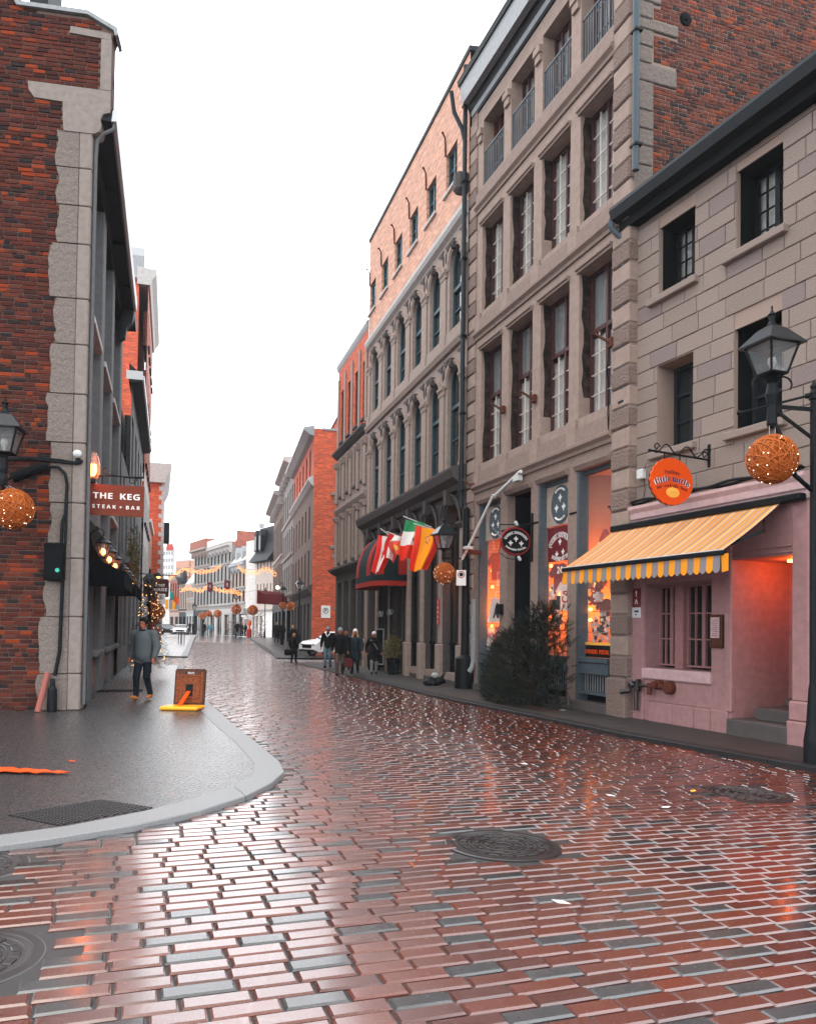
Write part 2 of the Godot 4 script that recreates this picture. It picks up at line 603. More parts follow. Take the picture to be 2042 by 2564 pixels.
	mat("trousers_brown", 0.12, 0.08, 0.065, 0.9, grain, 2.0)
	mat("trousers_grey", 0.28, 0.28, 0.28, 0.9, grain, 2.0)
	mat("shoe_tan", 0.48, 0.17, 0.05, 0.7)
	mat("hat_white", 0.72, 0.71, 0.69, 0.9)
	mat("hat_grey", 0.22, 0.28, 0.32, 0.95)
	mat("jacket_teal", 0.06, 0.22, 0.30, 0.8)
	mat("car_white", 0.78, 0.79, 0.8, 0.25)
	mat("car_dark", 0.02, 0.025, 0.03, 0.25)
	mat("rubber", 0.015, 0.015, 0.016, 0.8)
	mat("slat", 0.50, 0.33, 0.20, 0.7)
	mat("shelf_wood", 0.42, 0.27, 0.16, 0.8)
	mat("wine_print", 0.13, 0.015, 0.02, 0.5)
	mat("awn_yellow", 0.72, 0.27, 0.015, 0.85)
	mat("awn_grey", 0.2, 0.185, 0.2, 0.85)
	mat("awn_peach", 0.70, 0.36, 0.19, 0.85)
	mat("pole_pink", 0.42, 0.14, 0.12, 0.7, grain, 2.0)
	mat("pipe_dark", 0.015, 0.021, 0.027, 0.45)
	mat("lamp_roof", 0.012, 0.016, 0.02, 0.3, null, 1.0, null, 0.0, 0.4)
	glow("copper_glow", 0.3, 0.06, 0.008, 0.12)  # glow put into the colour, for wire lit by the tiny bulbs
	mat("red_dark", 0.22, 0.012, 0.015, 0.5)
	mat("flag_green", 0.02, 0.30, 0.26, 0.85)
	mat("panel_rust", 0.36, 0.09, 0.025, 0.55, stain, 3.0)
	mat("lamp_green", 0.05, 0.5, 0.36, 0.4)
	# glass and light
	glass("pane", 0.05, 0.06, 0.065, 0.10)
	glass("pane_dark", 0.01, 0.014, 0.018, 0.75)
	glass("pane_clear", 0.6, 0.6, 0.6, 0.06)
	glass("pane_smoky", 0.25, 0.27, 0.28, 0.35)
	glow("bulb_warm", 1.0, 0.42, 0.10, 2.2)
	glow("bulb_white", 1.0, 0.72, 0.45, 1.6)
	glow("fairy", 1.0, 0.5, 0.18, 0.9)
	glow("fairy_white", 1.0, 0.8, 0.6, 1.7)
	glow("tube_white", 0.9, 0.97, 1.0, 0.6)
	glow("neon_garland", 1.0, 0.34, 0.10, 0.55)


# ---------- ground ----------
func resample(p: Array, m: int) -> Array:
	var c := Curve2D.new()
	for q in p:
		c.add_point(q)
	var out := []
	for i in m + 1:
		out.append(c.sample_baked(c.get_baked_length() * i / m))
	return out


func slab(mb: MB, poly: Array, y0: float, y1: float, ch: float) -> void:
	# a flat stone on a four-cornered plan with a chamfered top
	var mid := Vector2.ZERO
	for p in poly:
		mid += p / poly.size()
	var top := []
	var low := []
	for k in 4:
		var p: Vector2 = poly[k]
		var q: Vector2 = p + (poly[3 - k] - p).normalized() * ch * 1.2
		top.append(Vector3(q.x, y1 + rise(q.x, q.y), q.y))
		low.append(Vector3(p.x, y1 - ch + rise(p.x, p.y), p.y))
	mb.auto(top[0], top[1], top[2], top[3], Vector3.UP)
	for i in 4:
		var j := (i + 1) % 4
		var o := Vector3(((poly[i] + poly[j]) / 2 - mid).x, 0.3, ((poly[i] + poly[j]) / 2 - mid).y)
		mb.auto(low[i], low[j], top[j], top[i], o)
		mb.auto(low[i], low[j], Vector3(low[j].x, y0, low[j].z), Vector3(low[i].x, y0, low[i].z), o)


func kerb_run(owner_: Node, outer: Array, inner: Array, count: int, y1: float, m: Material) -> void:
	var a := resample(outer, count * 4)
	var b := resample(inner, count * 4)
	for i in count:
		var mb := MB.new()
		for q in range(i * 4, i * 4 + 4):
			var s: Vector2 = (a[q + 1] - a[q]).normalized() * 0.005
			var e0 := 1.0 if q == i * 4 else 0.0
			var e1 := 1.0 if q == i * 4 + 3 else 0.0
			slab(mb, [a[q] + s * e0, a[q + 1] - s * e1, b[q + 1] - s * e1, b[q] + s * e0], -0.3, y1, 0.01)
		part("kerb_stone", mb, m, owner_)


func strip(mb: MB, a: Array, b: Array, m: int, y: float) -> void:
	var p := resample(a, m)
	var q := resample(b, m)
	for i in m:
		var c := []
		for w in [p[i], p[i + 1], q[i + 1], q[i]]:
			c.append(Vector3(w.x, y + rise(w.x, w.y), w.y))
		mb.auto(c[0], c[1], c[2], c[3], Vector3.UP)


var left_poly := PackedVector2Array()
var right_poly := PackedVector2Array()
var holes := []


func ground() -> void:
	var g := MB.new()
	g.face(Vector3(-400, -0.9, 60), Vector3(400, -0.9, 60), Vector3(400, -0.9, -800), Vector3(-400, -0.9, -800), Vector3.UP)
	struct("ground", g, M.asphalt_far)
	# left pavement
	var outer := [Vector2(-8, -3.5), Vector2(-4.2, -5.05), Vector2(-2.91, -5.78), Vector2(-2.52, -6.13), Vector2(-2.08, -6.53), Vector2(-1.75, -7.02), Vector2(-1.53, -7.5), Vector2(-1.38, -8.18), Vector2(-1.34, -8.86), Vector2(-1.39, -9.19), Vector2(-1.52, -9.6), Vector2(-2.01, -10.94), Vector2(-2.86, -13.2), Vector2(-4.4, -17.5), Vector2(-6.92, -25.0), Vector2(-9.12, -32.7)]
	var inner := [Vector2(-7.9, -3.9), Vector2(-4.1, -5.5), Vector2(-2.85, -6.2), Vector2(-2.5, -6.6), Vector2(-2.2, -7.0), Vector2(-2.0, -7.4), Vector2(-1.78, -7.82), Vector2(-1.66, -8.4), Vector2(-1.66, -8.8), Vector2(-1.72, -9.2), Vector2(-1.86, -9.65), Vector2(-2.33, -11.0), Vector2(-3.2, -13.25), Vector2(-4.73, -17.55), Vector2(-7.2, -25.0), Vector2(-9.38, -32.7)]
	var sw := MB.new()
	var poly := PackedVector2Array(inner)
	poly.append_array(PackedVector2Array([Vector2(-13.5, -34.0), Vector2(-16, -20), Vector2(-22, -4)]))
	for i in Geometry2D.triangulate_polygon(poly).size() / 3:
		var ix := Geometry2D.triangulate_polygon(poly)
		var t := []
		for k in 3:
			var p := poly[ix[i * 3 + k]]
			t.append(Vector3(p.x, 0.094, p.y))
		sw.tri(t[0], t[1], t[2], Vector3.UP, Vector3.UP, Vector3.UP)
	var left := struct("left_pavement", sw, M.sidewalk)
	kerb_run(left, outer, inner, 13, 0.1, M.kerb)
	left_poly = PackedVector2Array(outer)
	left_poly.append_array(PackedVector2Array([Vector2(-14, -34.2), Vector2(-22, -20), Vector2(-22, -4)]))
	# far left pavement
	var lo := [Vector2(-11.2, -40.8), Vector2(-25.0, -94.8)]
	var li := [Vector2(-11.55, -40.85), Vector2(-25.4, -94.9)]
	var fl := MB.new()
	strip(fl, li, [Vector2(-16.0, -42.2), Vector2(-33.0, -97.0)], 12, 0.12)
	var lf := struct("far_left_pavement", fl, M.sidewalk)
	kerb_run(lf, lo, li, 12, 0.125, M.kerb)
	# right pavement
	var ro := [Vector2(7.4, -5.8), Vector2(6.6, -7.9), Vector2(5.43, -10.63), Vector2(3.73, -13.95), Vector2(2.56, -16.93), Vector2(1.39, -19.69), Vector2(0.55, -21.9), Vector2(-0.3, -24.6), Vector2(-2.41, -30.7), Vector2(-5.4, -39.2)]
	var ri := [Vector2(7.62, -5.9), Vector2(6.84, -8.0), Vector2(5.68, -10.75), Vector2(3.97, -14.05), Vector2(2.8, -17.03), Vector2(1.63, -19.79), Vector2(0.79, -22.0), Vector2(-0.05, -24.7), Vector2(-2.17, -30.8), Vector2(-5.1, -39.3)]
	var rs := MB.new()
	strip(rs, ri, [Vector2(14, -6), Vector2(8.2, -14.0), Vector2(6.2, -18.0), Vector2(3.6, -25.0), Vector2(1.0, -33.0), Vector2(-2.6, -43.5)], 24, -0.076)
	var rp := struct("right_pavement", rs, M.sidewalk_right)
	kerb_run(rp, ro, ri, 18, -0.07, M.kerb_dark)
	right_poly = PackedVector2Array(ro)
	right_poly.append_array(PackedVector2Array([Vector2(-2, -44), Vector2(6, -30), Vector2(20, -6)]))
	var fo := [Vector2(-7.2, -44.0), Vector2(-8.4, -49.5), Vector2(-19.3, -93.0)]
	var fi := [Vector2(-6.95, -44.0), Vector2(-8.1, -49.5), Vector2(-19.0, -93.0)]
	var fr := MB.new()
	strip(fr, fi, [Vector2(-3.5, -45.5), Vector2(-5.0, -52.0), Vector2(-16.0, -95.0)], 14, -0.04)
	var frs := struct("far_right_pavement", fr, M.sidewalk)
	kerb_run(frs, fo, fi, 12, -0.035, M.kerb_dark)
	# the road's bed of wet sand and mortar, and the far road
	var bed := MB.new()
	for j in range(-8, 66):
		for i in range(-14, 24):
			var c := []
			for w in [[i, j], [i + 1, j], [i + 1, j + 1], [i, j + 1]]:
				var p: Vector2 = RD * w[0] + SD * w[1]
				c.append(Vector3(p.x, road_y(p.x, p.y) - 0.014, p.y))
			bed.auto(c[0], c[1], c[2], c[3], Vector3.UP)
	struct("road", bed, M.joint)
	var far := MB.new()
	for j in range(66, 240, 3):
		for i in range(-30, 40, 5):
			var c := []
			for w in [[i, j], [i + 5, j], [i + 5, j + 3], [i, j + 3]]:
				var p: Vector2 = RD * w[0] + SD * w[1]
				c.append(Vector3(p.x, road_y(p.x, p.y) - 0.002, p.y))
			far.auto(c[0], c[1], c[2], c[3], Vector3.UP)
	struct("far_road", far, M.far_road)
	manholes()


func manholes() -> void:
	for h in [[Vector2(0.77, -6.35), 0.46, "round cast iron manhole cover with raised pattern, in the middle foreground of the road"], [Vector2(3.83, -9.0), 0.47, "round iron manhole cover near the right kerb, before the pink shop"], [Vector2(-2.99, -5.45), 0.42, "dark round iron cover cut by the left edge, touching the left kerb"], [Vector2(-2.2, -3.95), 0.42, "dark round iron cover at the bottom left corner of the road"]]:
		var c: Vector2 = h[0]
		var r: float = h[1]
		holes.append([c, r])
		var y := road_y(c.x, c.y)
		var tilt := Basis(Vector3(SD.x, 0, SD.y), 0.03)
		var o := thing("manhole_cover", h[2], "manhole cover", Transform3D(tilt, Vector3(c.x, y - 0.004, c.y)), "round iron covers in the road")
		var rim := MB.new()
		rim.lathe([Vector2(r, -0.03), Vector2(r, 0.0), Vector2(r - 0.012, 0.005), Vector2(r - 0.06, 0.005), Vector2(r - 0.066, -0.008)], 40)
		part("frame", rim, M.iron, o)
		var lid := MB.new()
		var q := r - 0.072
		lid.lathe([Vector2(q, -0.02), Vector2(q, 0.0), Vector2(q - 0.03, 0.002), Vector2(q - 0.035, -0.006), Vector2(0.0, -0.006)], 40)
		part("lid", lid, M.iron, o)
		var pat := MB.new()
		for ring in [[0.80, 20, 0.055], [0.55, 14, 0.05], [0.3, 8, 0.045]]:
			for k in ring[1]:
				var a: float = TAU * k / ring[1]
				pat.T = Transform3D(Basis(Vector3.UP, -a), Vector3(cos(a), 0, sin(a)) * q * ring[0])
				var w: float = q * ring[2] * 1.4
				pat.cbox(-w * 0.8, w * 0.8, -0.006, 0.004, -w * 1.3, w * 1.3, 0.004)
		pat.T = Transform3D.IDENTITY
		for rr in [0.67, 0.43, 0.17]:
			var pts := []
			for k in 40:
				var a := TAU * k / 40
				pts.append(Vector3(cos(a) * q * rr, -0.003, sin(a) * q * rr * (1.0 + 0.06 * sin(a * 6))))
			pat.tube(pts, 0.007, 5, -1.0, true)
		part("raised_pattern", pat, M.iron, o)


func pavers() -> void:
	var road: Node = get_node("road")
	var rows := Vector2(cos(deg_to_rad(18.6)), -sin(deg_to_rad(18.6)))   # the courses run across the street, a little askew
	var on := Vector2(rows.y, -rows.x)
	var variants := []
	for k in 6:
		var l: float = [0.235, 0.255, 0.27, 0.285, 0.30, 0.325][k]
		var mb := MB.new()
		var w := 0.112
		var c := 0.011
		mb.face(Vector3(-l / 2 + c, 0, w / 2 - c), Vector3(l / 2 - c, 0, w / 2 - c), Vector3(l / 2 - c, 0, -w / 2 + c), Vector3(-l / 2 + c, 0, -w / 2 + c), Vector3.UP)
		for s in [-1.0, 1.0]:
			var e := Vector3(s, 1.2, 0).normalized()
			mb.face(Vector3(s * (l / 2 - c), 0, w / 2 - c), Vector3(s * (l / 2 - c), 0, -w / 2 + c), Vector3(s * l / 2, -0.009, -w / 2), Vector3(s * l / 2, -0.009, w / 2), e)
			mb.face(Vector3(s * l / 2, -0.009, w / 2), Vector3(s * l / 2, -0.009, -w / 2), Vector3(s * l / 2, -0.05, -w / 2), Vector3(s * l / 2, -0.05, w / 2), Vector3(s, 0, 0))
			e = Vector3(0, 1.2, s).normalized()
			mb.face(Vector3(-l / 2 + c, 0, s * (w / 2 - c)), Vector3(l / 2 - c, 0, s * (w / 2 - c)), Vector3(l / 2, -0.009, s * w / 2), Vector3(-l / 2, -0.009, s * w / 2), e)
			mb.face(Vector3(-l / 2, -0.009, s * w / 2), Vector3(l / 2, -0.009, s * w / 2), Vector3(l / 2, -0.05, s * w / 2), Vector3(-l / 2, -0.05, s * w / 2), Vector3(0, 0, s))
		variants.append([l, mb.mesh()])
	var near := []
	var dark_now := []
	var dark_last := []
	var xf := [[], [], [], [], [], []]
	var col := [[], [], [], [], [], []]
	for j in range(12, 620):
		var d := j * 0.1255
		dark_last = dark_now
		dark_now = []
		var x := -26.0 + rng.randf() * 0.3
		while x < 30.0:
			var k := rng.randi() % 6
			var l: float = variants[k][0]
			var p := on * d + rows * (x + l / 2)
			x += l + 0.013
			if p.y > -2.4 or absf(p.x) > -p.y * 0.56 + 0.4:
				continue
			var s := p.dot(SD)
			if s > 66.3 or s < 1.0:
				continue
			var lat := p.dot(RD)
			if lat < -2.0 and s < 30:
				pass
			var bad := Geometry2D.is_point_in_polygon(p, left_poly) or Geometry2D.is_point_in_polygon(p, right_poly)
			for h in holes:
				if p.distance_to(h[0]) < h[1] + 0.06:
					bad = true
			if bad or lat > 12.0 or (s > 40 and (lat < -6 or lat > 14)):
				continue
			var m := 0
			var clear := true
			for w in dark_now.slice(-1) + dark_last:
				if x > w.x - 0.06 and x - l < w.y + 0.06:
					clear = false
			if clear and rng.randf() < 0.36:
				m = 3 if rng.randf() < 0.6 else 5
				dark_now.append(Vector2(x - l, x))
			else:
				m = [0, 1, 2, 4][rng.randi() % 4]
			var b := Basis(Vector3(rows.x, 0, rows.y), Vector3.UP, Vector3(-rows.y, 0, rows.x))
			b = b * Basis(Vector3.RIGHT, rng.randfn(0.0, 0.009)) * Basis(Vector3.BACK, rng.randfn(0.0, 0.006))
			var t := Transform3D(b, Vector3(p.x, road_y(p.x, p.y) + rng.randf_range(-0.002, 0.002), p.y))
			var inside := p.y < -2.55 and absf(p.x) < -p.y * 0.52
			if inside and near.size() < 300 and p.y > -5.4:
				near.append(1)
				mi("paving_brick", variants[k][1], M["paver%d" % m], road, t)
			else:
				xf[k].append(t)
				var base: Color = M["paver%d" % m].albedo_color.srgb_to_linear()
				var f := rng.randf_range(0.8, 1.15)
				col[k].append(Color(base.r * f, base.g * f, base.b * f))
	for k in 6:
		var mm := MultiMesh.new()
		mm.transform_format = MultiMesh.TRANSFORM_3D
		mm.use_colors = true
		mm.mesh = variants[k][1]
		mm.instance_count = xf[k].size()
		for i in xf[k].size():
			mm.set_instance_transform(i, xf[k][i])
			mm.set_instance_color(i, col[k][i])
		var o := MultiMeshInstance3D.new()
		o.name = numbered(road, "paving_bricks")
		o.multimesh = mm
		o.material_override = M.paver_mix
		o.set_meta("kind", "stuff")
		road.add_child(o, true)
	print("pavers ", near.size(), " + ", xf.map(func(a): return a.size()))


# ---------- pieces that every building uses ----------
func ledge(mb: MB, x0: float, x1: float, prof: Array) -> void:
	# a moulding: the profile (z, y) drawn out along x
	var old := mb.T
	mb.T = old * Transform3D(Basis(Vector3(0, 0, 1), Vector3(0, 1, 0), Vector3(1, 0, 0)), Vector3.ZERO)
	mb.prism(PackedVector2Array(prof), x0, x1)
	mb.T = old


func window(par: Node, x0: float, x1: float, y0: float, y1: float, z: float, o: Dictionary) -> MeshInstance3D:
	# a framed window: casement posts, transom and thin glazing bars, with its pane as a sub-part
	var fw: float = o.get("fw", 0.06)
	var d: float = o.get("d", 0.07)
	var f := MB.new()
	f.box(x0, x0 + fw, y0, y1, z - d, z)
	f.box(x1 - fw, x1, y0, y1, z - d, z)
	f.box(x0 + fw, x1 - fw, y0, y0 + fw, z - d, z - 0.002)
	f.box(x0 + fw, x1 - fw, y1 - fw, y1, z - d, z - 0.002)
	var posts: Array = o.get("posts", [])
	for p in posts:
		var px: float = lerpf(x0, x1, p)
		var pw: float = o.get("pw", 0.06)
		f.box(px - pw / 2, px + pw / 2, y0 + fw, y1 - fw, z - d, z - 0.004)
	if o.has("transom"):
		var ty: float = o.transom
		var cuts := [x0 + fw]
		for p in posts:
			cuts.append(lerpf(x0, x1, p) - o.get("pw", 0.06) / 2)
			cuts.append(lerpf(x0, x1, p) + o.get("pw", 0.06) / 2)
		cuts.append(x1 - fw)
		for i in range(0, cuts.size(), 2):
			f.box(cuts[i], cuts[i + 1], ty - 0.05, ty + 0.05, z - d, z + 0.012)
	var w := part(o.get("name", "window"), f, o.frame, par)
	if o.has("cols"):
		var b := MB.new()
		var top: float = o.get("bar_top", o.get("transom", y1) - 0.05)
		var edges := [x0 + fw]
		for p in posts:
			edges.append(lerpf(x0, x1, p) - o.get("pw", 0.06) / 2)
			edges.append(lerpf(x0, x1, p) + o.get("pw", 0.06) / 2)
		edges.append(x1 - fw)
		var bw: float = o.get("bw", 0.011)
		var k := 0
		for i in range(0, edges.size(), 2):
			var nc: int = o.cols[k % o.cols.size()]
			k += 1
			for c in range(1, nc):
				var bx: float = lerpf(edges[i], edges[i + 1], float(c) / nc)
				b.box(bx - bw, bx + bw, y0 + fw, top, z - d + 0.02, z - 0.012)
			for r in range(1, o.rows):
				var by: float = lerpf(y0 + fw, top, float(r) / o.rows)
				b.box(edges[i], edges[i + 1], by - bw, by + bw, z - d + 0.022, z - 0.014)
		part("glazing_bar", b, o.get("bars", o.frame), w)
	var g := MB.new()
	g.box(x0 + fw * 0.5, x1 - fw * 0.5, y0 + fw * 0.5, y1 - fw * 0.5, z - d + 0.005, z - d + 0.011)
	part("pane", g, o.pane, w)
	return w


func arch_window(par: Node, x0: float, x1: float, y0: float, y1: float, rise_: float, z: float, frame: Material, pane: Material, transom: float) -> void:
	var f := MB.new()
	var ys := y1 - rise_
	var fw := 0.09
	f.box(x0, x0 + fw, y0, ys, z - 0.08, z)
	f.box(x1 - fw, x1, y0, ys, z - 0.08, z)
	f.box(x0 + fw, x1 - fw, y0, y0 + 0.08, z - 0.08, z - 0.002)
	f.box(x0 + fw, x1 - fw, transom - 0.06, transom + 0.06, z - 0.08, z + 0.03)
	f.box(x0 + fw, x1 - fw, lerpf(y0, transom, 0.47) - 0.025, lerpf(y0, transom, 0.47) + 0.025, z - 0.07, z - 0.006)
	f.box(x0 + fw, x0 + fw + 0.05, y0 + 0.08, transom - 0.06, z - 0.08, z - 0.02)
	f.box(x1 - fw - 0.05, x1 - fw, y0 + 0.08, transom - 0.06, z - 0.08, z - 0.02)
	var cx := (x0 + x1) / 2
	var w := (x1 - x0) / 2
	var poly := PackedVector2Array()
	for i in 13:
		var a := PI * i / 12
		var c := Vector2(cos(a), sin(a))
		poly.append(Vector2(cx + c.x * w, ys + c.y * rise_))
		if i < 12:
			var b := PI * (i + 1) / 12
			var e := Vector2(cos(b), sin(b))
			for zz in [[z, Vector3(0, 0, 1)]]:
				f.face(Vector3(cx + c.x * w, ys + c.y * rise_, z), Vector3(cx + e.x * w, ys + e.y * rise_, z), Vector3(cx + e.x * (w - fw), ys + e.y * (rise_ - fw), z), Vector3(cx + c.x * (w - fw), ys + c.y * (rise_ - fw), z), Vector3(0, 0, 1))
			f.auto(Vector3(cx + c.x * (w - fw), ys + c.y * (rise_ - fw), z), Vector3(cx + e.x * (w - fw), ys + e.y * (rise_ - fw), z), Vector3(cx + e.x * (w - fw), ys + e.y * (rise_ - fw), z - 0.08), Vector3(cx + c.x * (w - fw), ys + c.y * (rise_ - fw), z - 0.08), Vector3(-c.x, -c.y, 0))
	var win := part("window", f, frame, par)
	poly.append(Vector2(x0, y0))
	poly.append(Vector2(x1, y0))
	var g := MB.new()
	g.prism(poly, z - 0.062, z - 0.055)
	part("pane", g, pane, win)


func lintel_box(par: Node, called: String, x0: float, x1: float, y0: float, y1: float, z0: float, z1: float, m: Material, c := 0.01) -> void:
	var mb := MB.new()
	mb.cbox(x0, x1, y0, y1, z0, z1, c)
	part(called, mb, m, par)


# ---------- the tall souvenir building, four bays ----------
func building_b() -> void:
	var o := thing("souvenir_building", "tall brownstone building of four bays with iron balcony rails, over the souvenir shop", "building", frame_at(Vector3(1.795, 0, -24.4), Vector3(0.3288, 0, 0.9444)))
	var bays := [[0.88, 2.28], [2.72, 4.08], [4.52, 5.92], [6.36, 7.72]]
	var holes_ := []
	for b in bays:
		holes_.append([b[0], b[1], 6.6, 10.0])
		holes_.append([b[0], b[1], 11.15, 13.75])
		holes_.append([b[0], b[1], 14.95, 16.95])
	var w := MB.new()
	w.wall(0.5, 7.8, 5.85, 17.5, 0.0, 0.36, holes_)
	var wl := part("wall", w, M.stone_b, o)
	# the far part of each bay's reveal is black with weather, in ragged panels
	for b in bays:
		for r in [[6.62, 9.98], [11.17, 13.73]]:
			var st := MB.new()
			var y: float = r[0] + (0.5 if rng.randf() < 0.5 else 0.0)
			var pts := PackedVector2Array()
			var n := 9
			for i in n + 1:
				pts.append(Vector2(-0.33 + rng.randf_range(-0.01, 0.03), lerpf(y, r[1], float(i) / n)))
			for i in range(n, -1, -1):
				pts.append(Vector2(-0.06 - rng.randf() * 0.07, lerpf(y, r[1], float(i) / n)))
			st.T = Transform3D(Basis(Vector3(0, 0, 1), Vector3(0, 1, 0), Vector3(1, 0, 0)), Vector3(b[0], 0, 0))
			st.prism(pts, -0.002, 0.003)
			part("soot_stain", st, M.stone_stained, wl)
	# mouldings between the storeys, hood moulds over the windows, sills, pier strips
	for y in [5.95, 10.55, 14.42]:
		var band := MB.new()
		ledge(band, 0.5, 7.8, [Vector2(0, y - 0.18), Vector2(0.05, y - 0.18), Vector2(0.06, y - 0.1), Vector2(0.14, y - 0.03), Vector2(0.14, y + 0.04), Vector2(0.07, y + 0.08), Vector2(0.06, y + 0.42), Vector2(0, y + 0.44)])
		part("cornice_band", band, M.stone_b_dark, o)
	for b in bays:
		for r in [[10.0, 6.6], [13.75, 11.15]]:
			var hm := MB.new()
			ledge(hm, b[0] - 0.06, b[1] + 0.02, [Vector2(0, r[0] + 0.0), Vector2(0.05, r[0] + 0.0), Vector2(0.06, r[0] + 0.05), Vector2(0.1, r[0] + 0.07), Vector2(0.1, r[0] + 0.12), Vector2(0, r[0] + 0.14)])
			part("hood_mould", hm, M.stone_b_dark, o)
			lintel_box(o, "pier_block", b[0] - 0.44 if b[0] > 1 else b[0] - 0.3, b[0] - 0.03, r[1] - 0.62, r[1] - 0.0, 0, 0.07, M.stone_b)
		lintel_box(o, "capital", b[0] - 0.34 if b[0] > 1 else b[0] - 0.26, b[0] - 0.05, 16.35, 16.55, 0, 0.07, M.stone_b)
		lintel_box(o, "capital", b[0] - 0.37 if b[0] > 1 else b[0] - 0.28, b[0] - 0.02, 16.55, 16.75, 0, 0.11, M.stone_b)
	# windows
	for i in 4:
		var b: Array = bays[i]
		window(o, b[0] + 0.0, b[1], 14.95, 16.95, -0.34, {"frame": M.maroon if i > 0 else M.rust, "pane": M.pane, "posts": [0.25, 0.5, 0.75], "cols": [1], "rows": 3, "bars": M.grey_metal, "pw": 0.05})
		window(o, b[0], b[1], 11.15, 13.75, -0.3, {"frame": M.maroon, "pane": M.pane, "posts": [0.5], "pw": 0.07, "cols": [2], "rows": 5, "bars": M.cream_bar})
		window(o, b[0], b[1], 6.6, 10.0, -0.3, {"frame": M.maroon, "pane": M.pane, "posts": [0.5], "pw": 0.08, "transom": 8.62, "cols": [2], "rows": 4, "bars": M.cream_bar})
		for r in [[15.0, 16.9, M.curtain if i > 0 else M.unlit_black], [11.2, 13.7, M.curtain], [6.65, 8.5, M.curtain], [8.7, 9.95, M.curtain_grey]]:  # farthest top window: near-black sheet stands in for its unlit room
			var c := MB.new()
			var cols := 14
			var zc := -0.46 if r[0] > 14.0 else -0.41
			for k in cols:
				var xa: float = lerpf(b[0], b[1], float(k) / cols)
				var xb: float = lerpf(b[0], b[1], float(k + 1) / cols)
				var za := zc + 0.02 * sin(k * 2.3 + i)
				var zb := zc + 0.02 * sin((k + 1) * 2.3 + i)
				c.auto(Vector3(xa, r[0], za), Vector3(xb, r[0], zb), Vector3(xb, r[1], zb), Vector3(xa, r[1], za), Vector3(0, 0, 1))
			part("curtain", c, r[2], o)
	# balcony rails, standing in the top openings
	for b in bays:
		var r := MB.new()
		for k in 13:
			var x: float = lerpf(b[0] + 0.03, b[1] - 0.03, k / 12.0)
			r.box(x - 0.011, x + 0.011, 14.99, 15.98, -0.06, -0.038)
		r.box(b[0], b[1], 15.97, 16.01, -0.07, -0.03)
		r.box(b[0], b[1], 14.97, 15.0, -0.07, -0.03)
		part("balcony_rail", r, M.pipe_grey, o)
	# the deep eave
	var ev := MB.new()
	ledge(ev, 0.1, 8.45, [Vector2(0, 17.5), Vector2(0.06, 17.5), Vector2(0.1, 17.86), Vector2(0.36, 17.88), Vector2(0.4, 17.8), Vector2(0.45, 18.4), Vector2(0, 18.45)])
	part("eave", ev, M.grey_metal, o)
	var fr := MB.new()
	fr.box(0.5, 7.9, 17.4, 17.5, 0.0, 0.05)
	ledge(fr, 0.05, 8.5, [Vector2(0.40, 18.38), Vector2(0.5, 18.38), Vector2(0.54, 18.52), Vector2(0.4, 18.54)])
	part("gutter", fr, M.black_paint, o)
	# rusticated corner piers, block by block
	for s in [[0.0, 0.5, 0.0], [7.78, 8.4, 0.0]]:
		var y := 0.75
		var k := 0
		lintel_box(o, "stone_block", s[0] - 0.03, s[1] + 0.03, -0.1, 0.72, -0.3, 0.14, M.stone_rough, 0.03)
		while y < 17.2:
			var h := 0.405
			var rough := k % 2 == 0
			lintel_box(o, "stone_block", s[0], s[1], y, y + h, -0.3, 0.06 if not rough else 0.075, M.stone_rough if rough else M.stone_b, 0.03)
			y += h + 0.03
			k += 1
		lintel_box(o, "pier_core", s[0] + 0.02, s[1] - 0.02, 0.0, 17.5, -0.4, 0.02, M.stone_b_dark)
	# body: the dark rooms behind, roof, back, brick gable
	var core := MB.new()
	core.box(0.02, 8.28, 5.7, 17.45, -9.0, -1.0)
	core.box(0.02, 8.28, -0.3, 5.69, -9.0, -2.6)
	core.box(0.0, 0.5, -0.3, 17.4, -0.99, -0.42)
	core.box(7.82, 8.28, -0.3, 17.4, -0.99, -0.42)
	core.box(0.0, 0.45, -0.3, 5.69, -2.59, -1.0)
	core.box(7.85, 8.28, -0.3, 5.69, -2.59, -1.0)
	core.box(0.5, 7.82, 5.69, 6.2, -0.99, -0.4)
	part("inner_wall", core, M.interior, o)
	var roof := MB.new()
	ledge(roof, 0.0, 8.6, [Vector2(0.45, 18.42), Vector2(0.45, 18.5), Vector2(-4.5, 21.5), Vector2(-9.1, 18.5), Vector2(-9.1, 17.4), Vector2(0.0, 17.5)])
	part("roof", roof, M.slate_roof, o)
	gable(o)
	shop(o, bays)


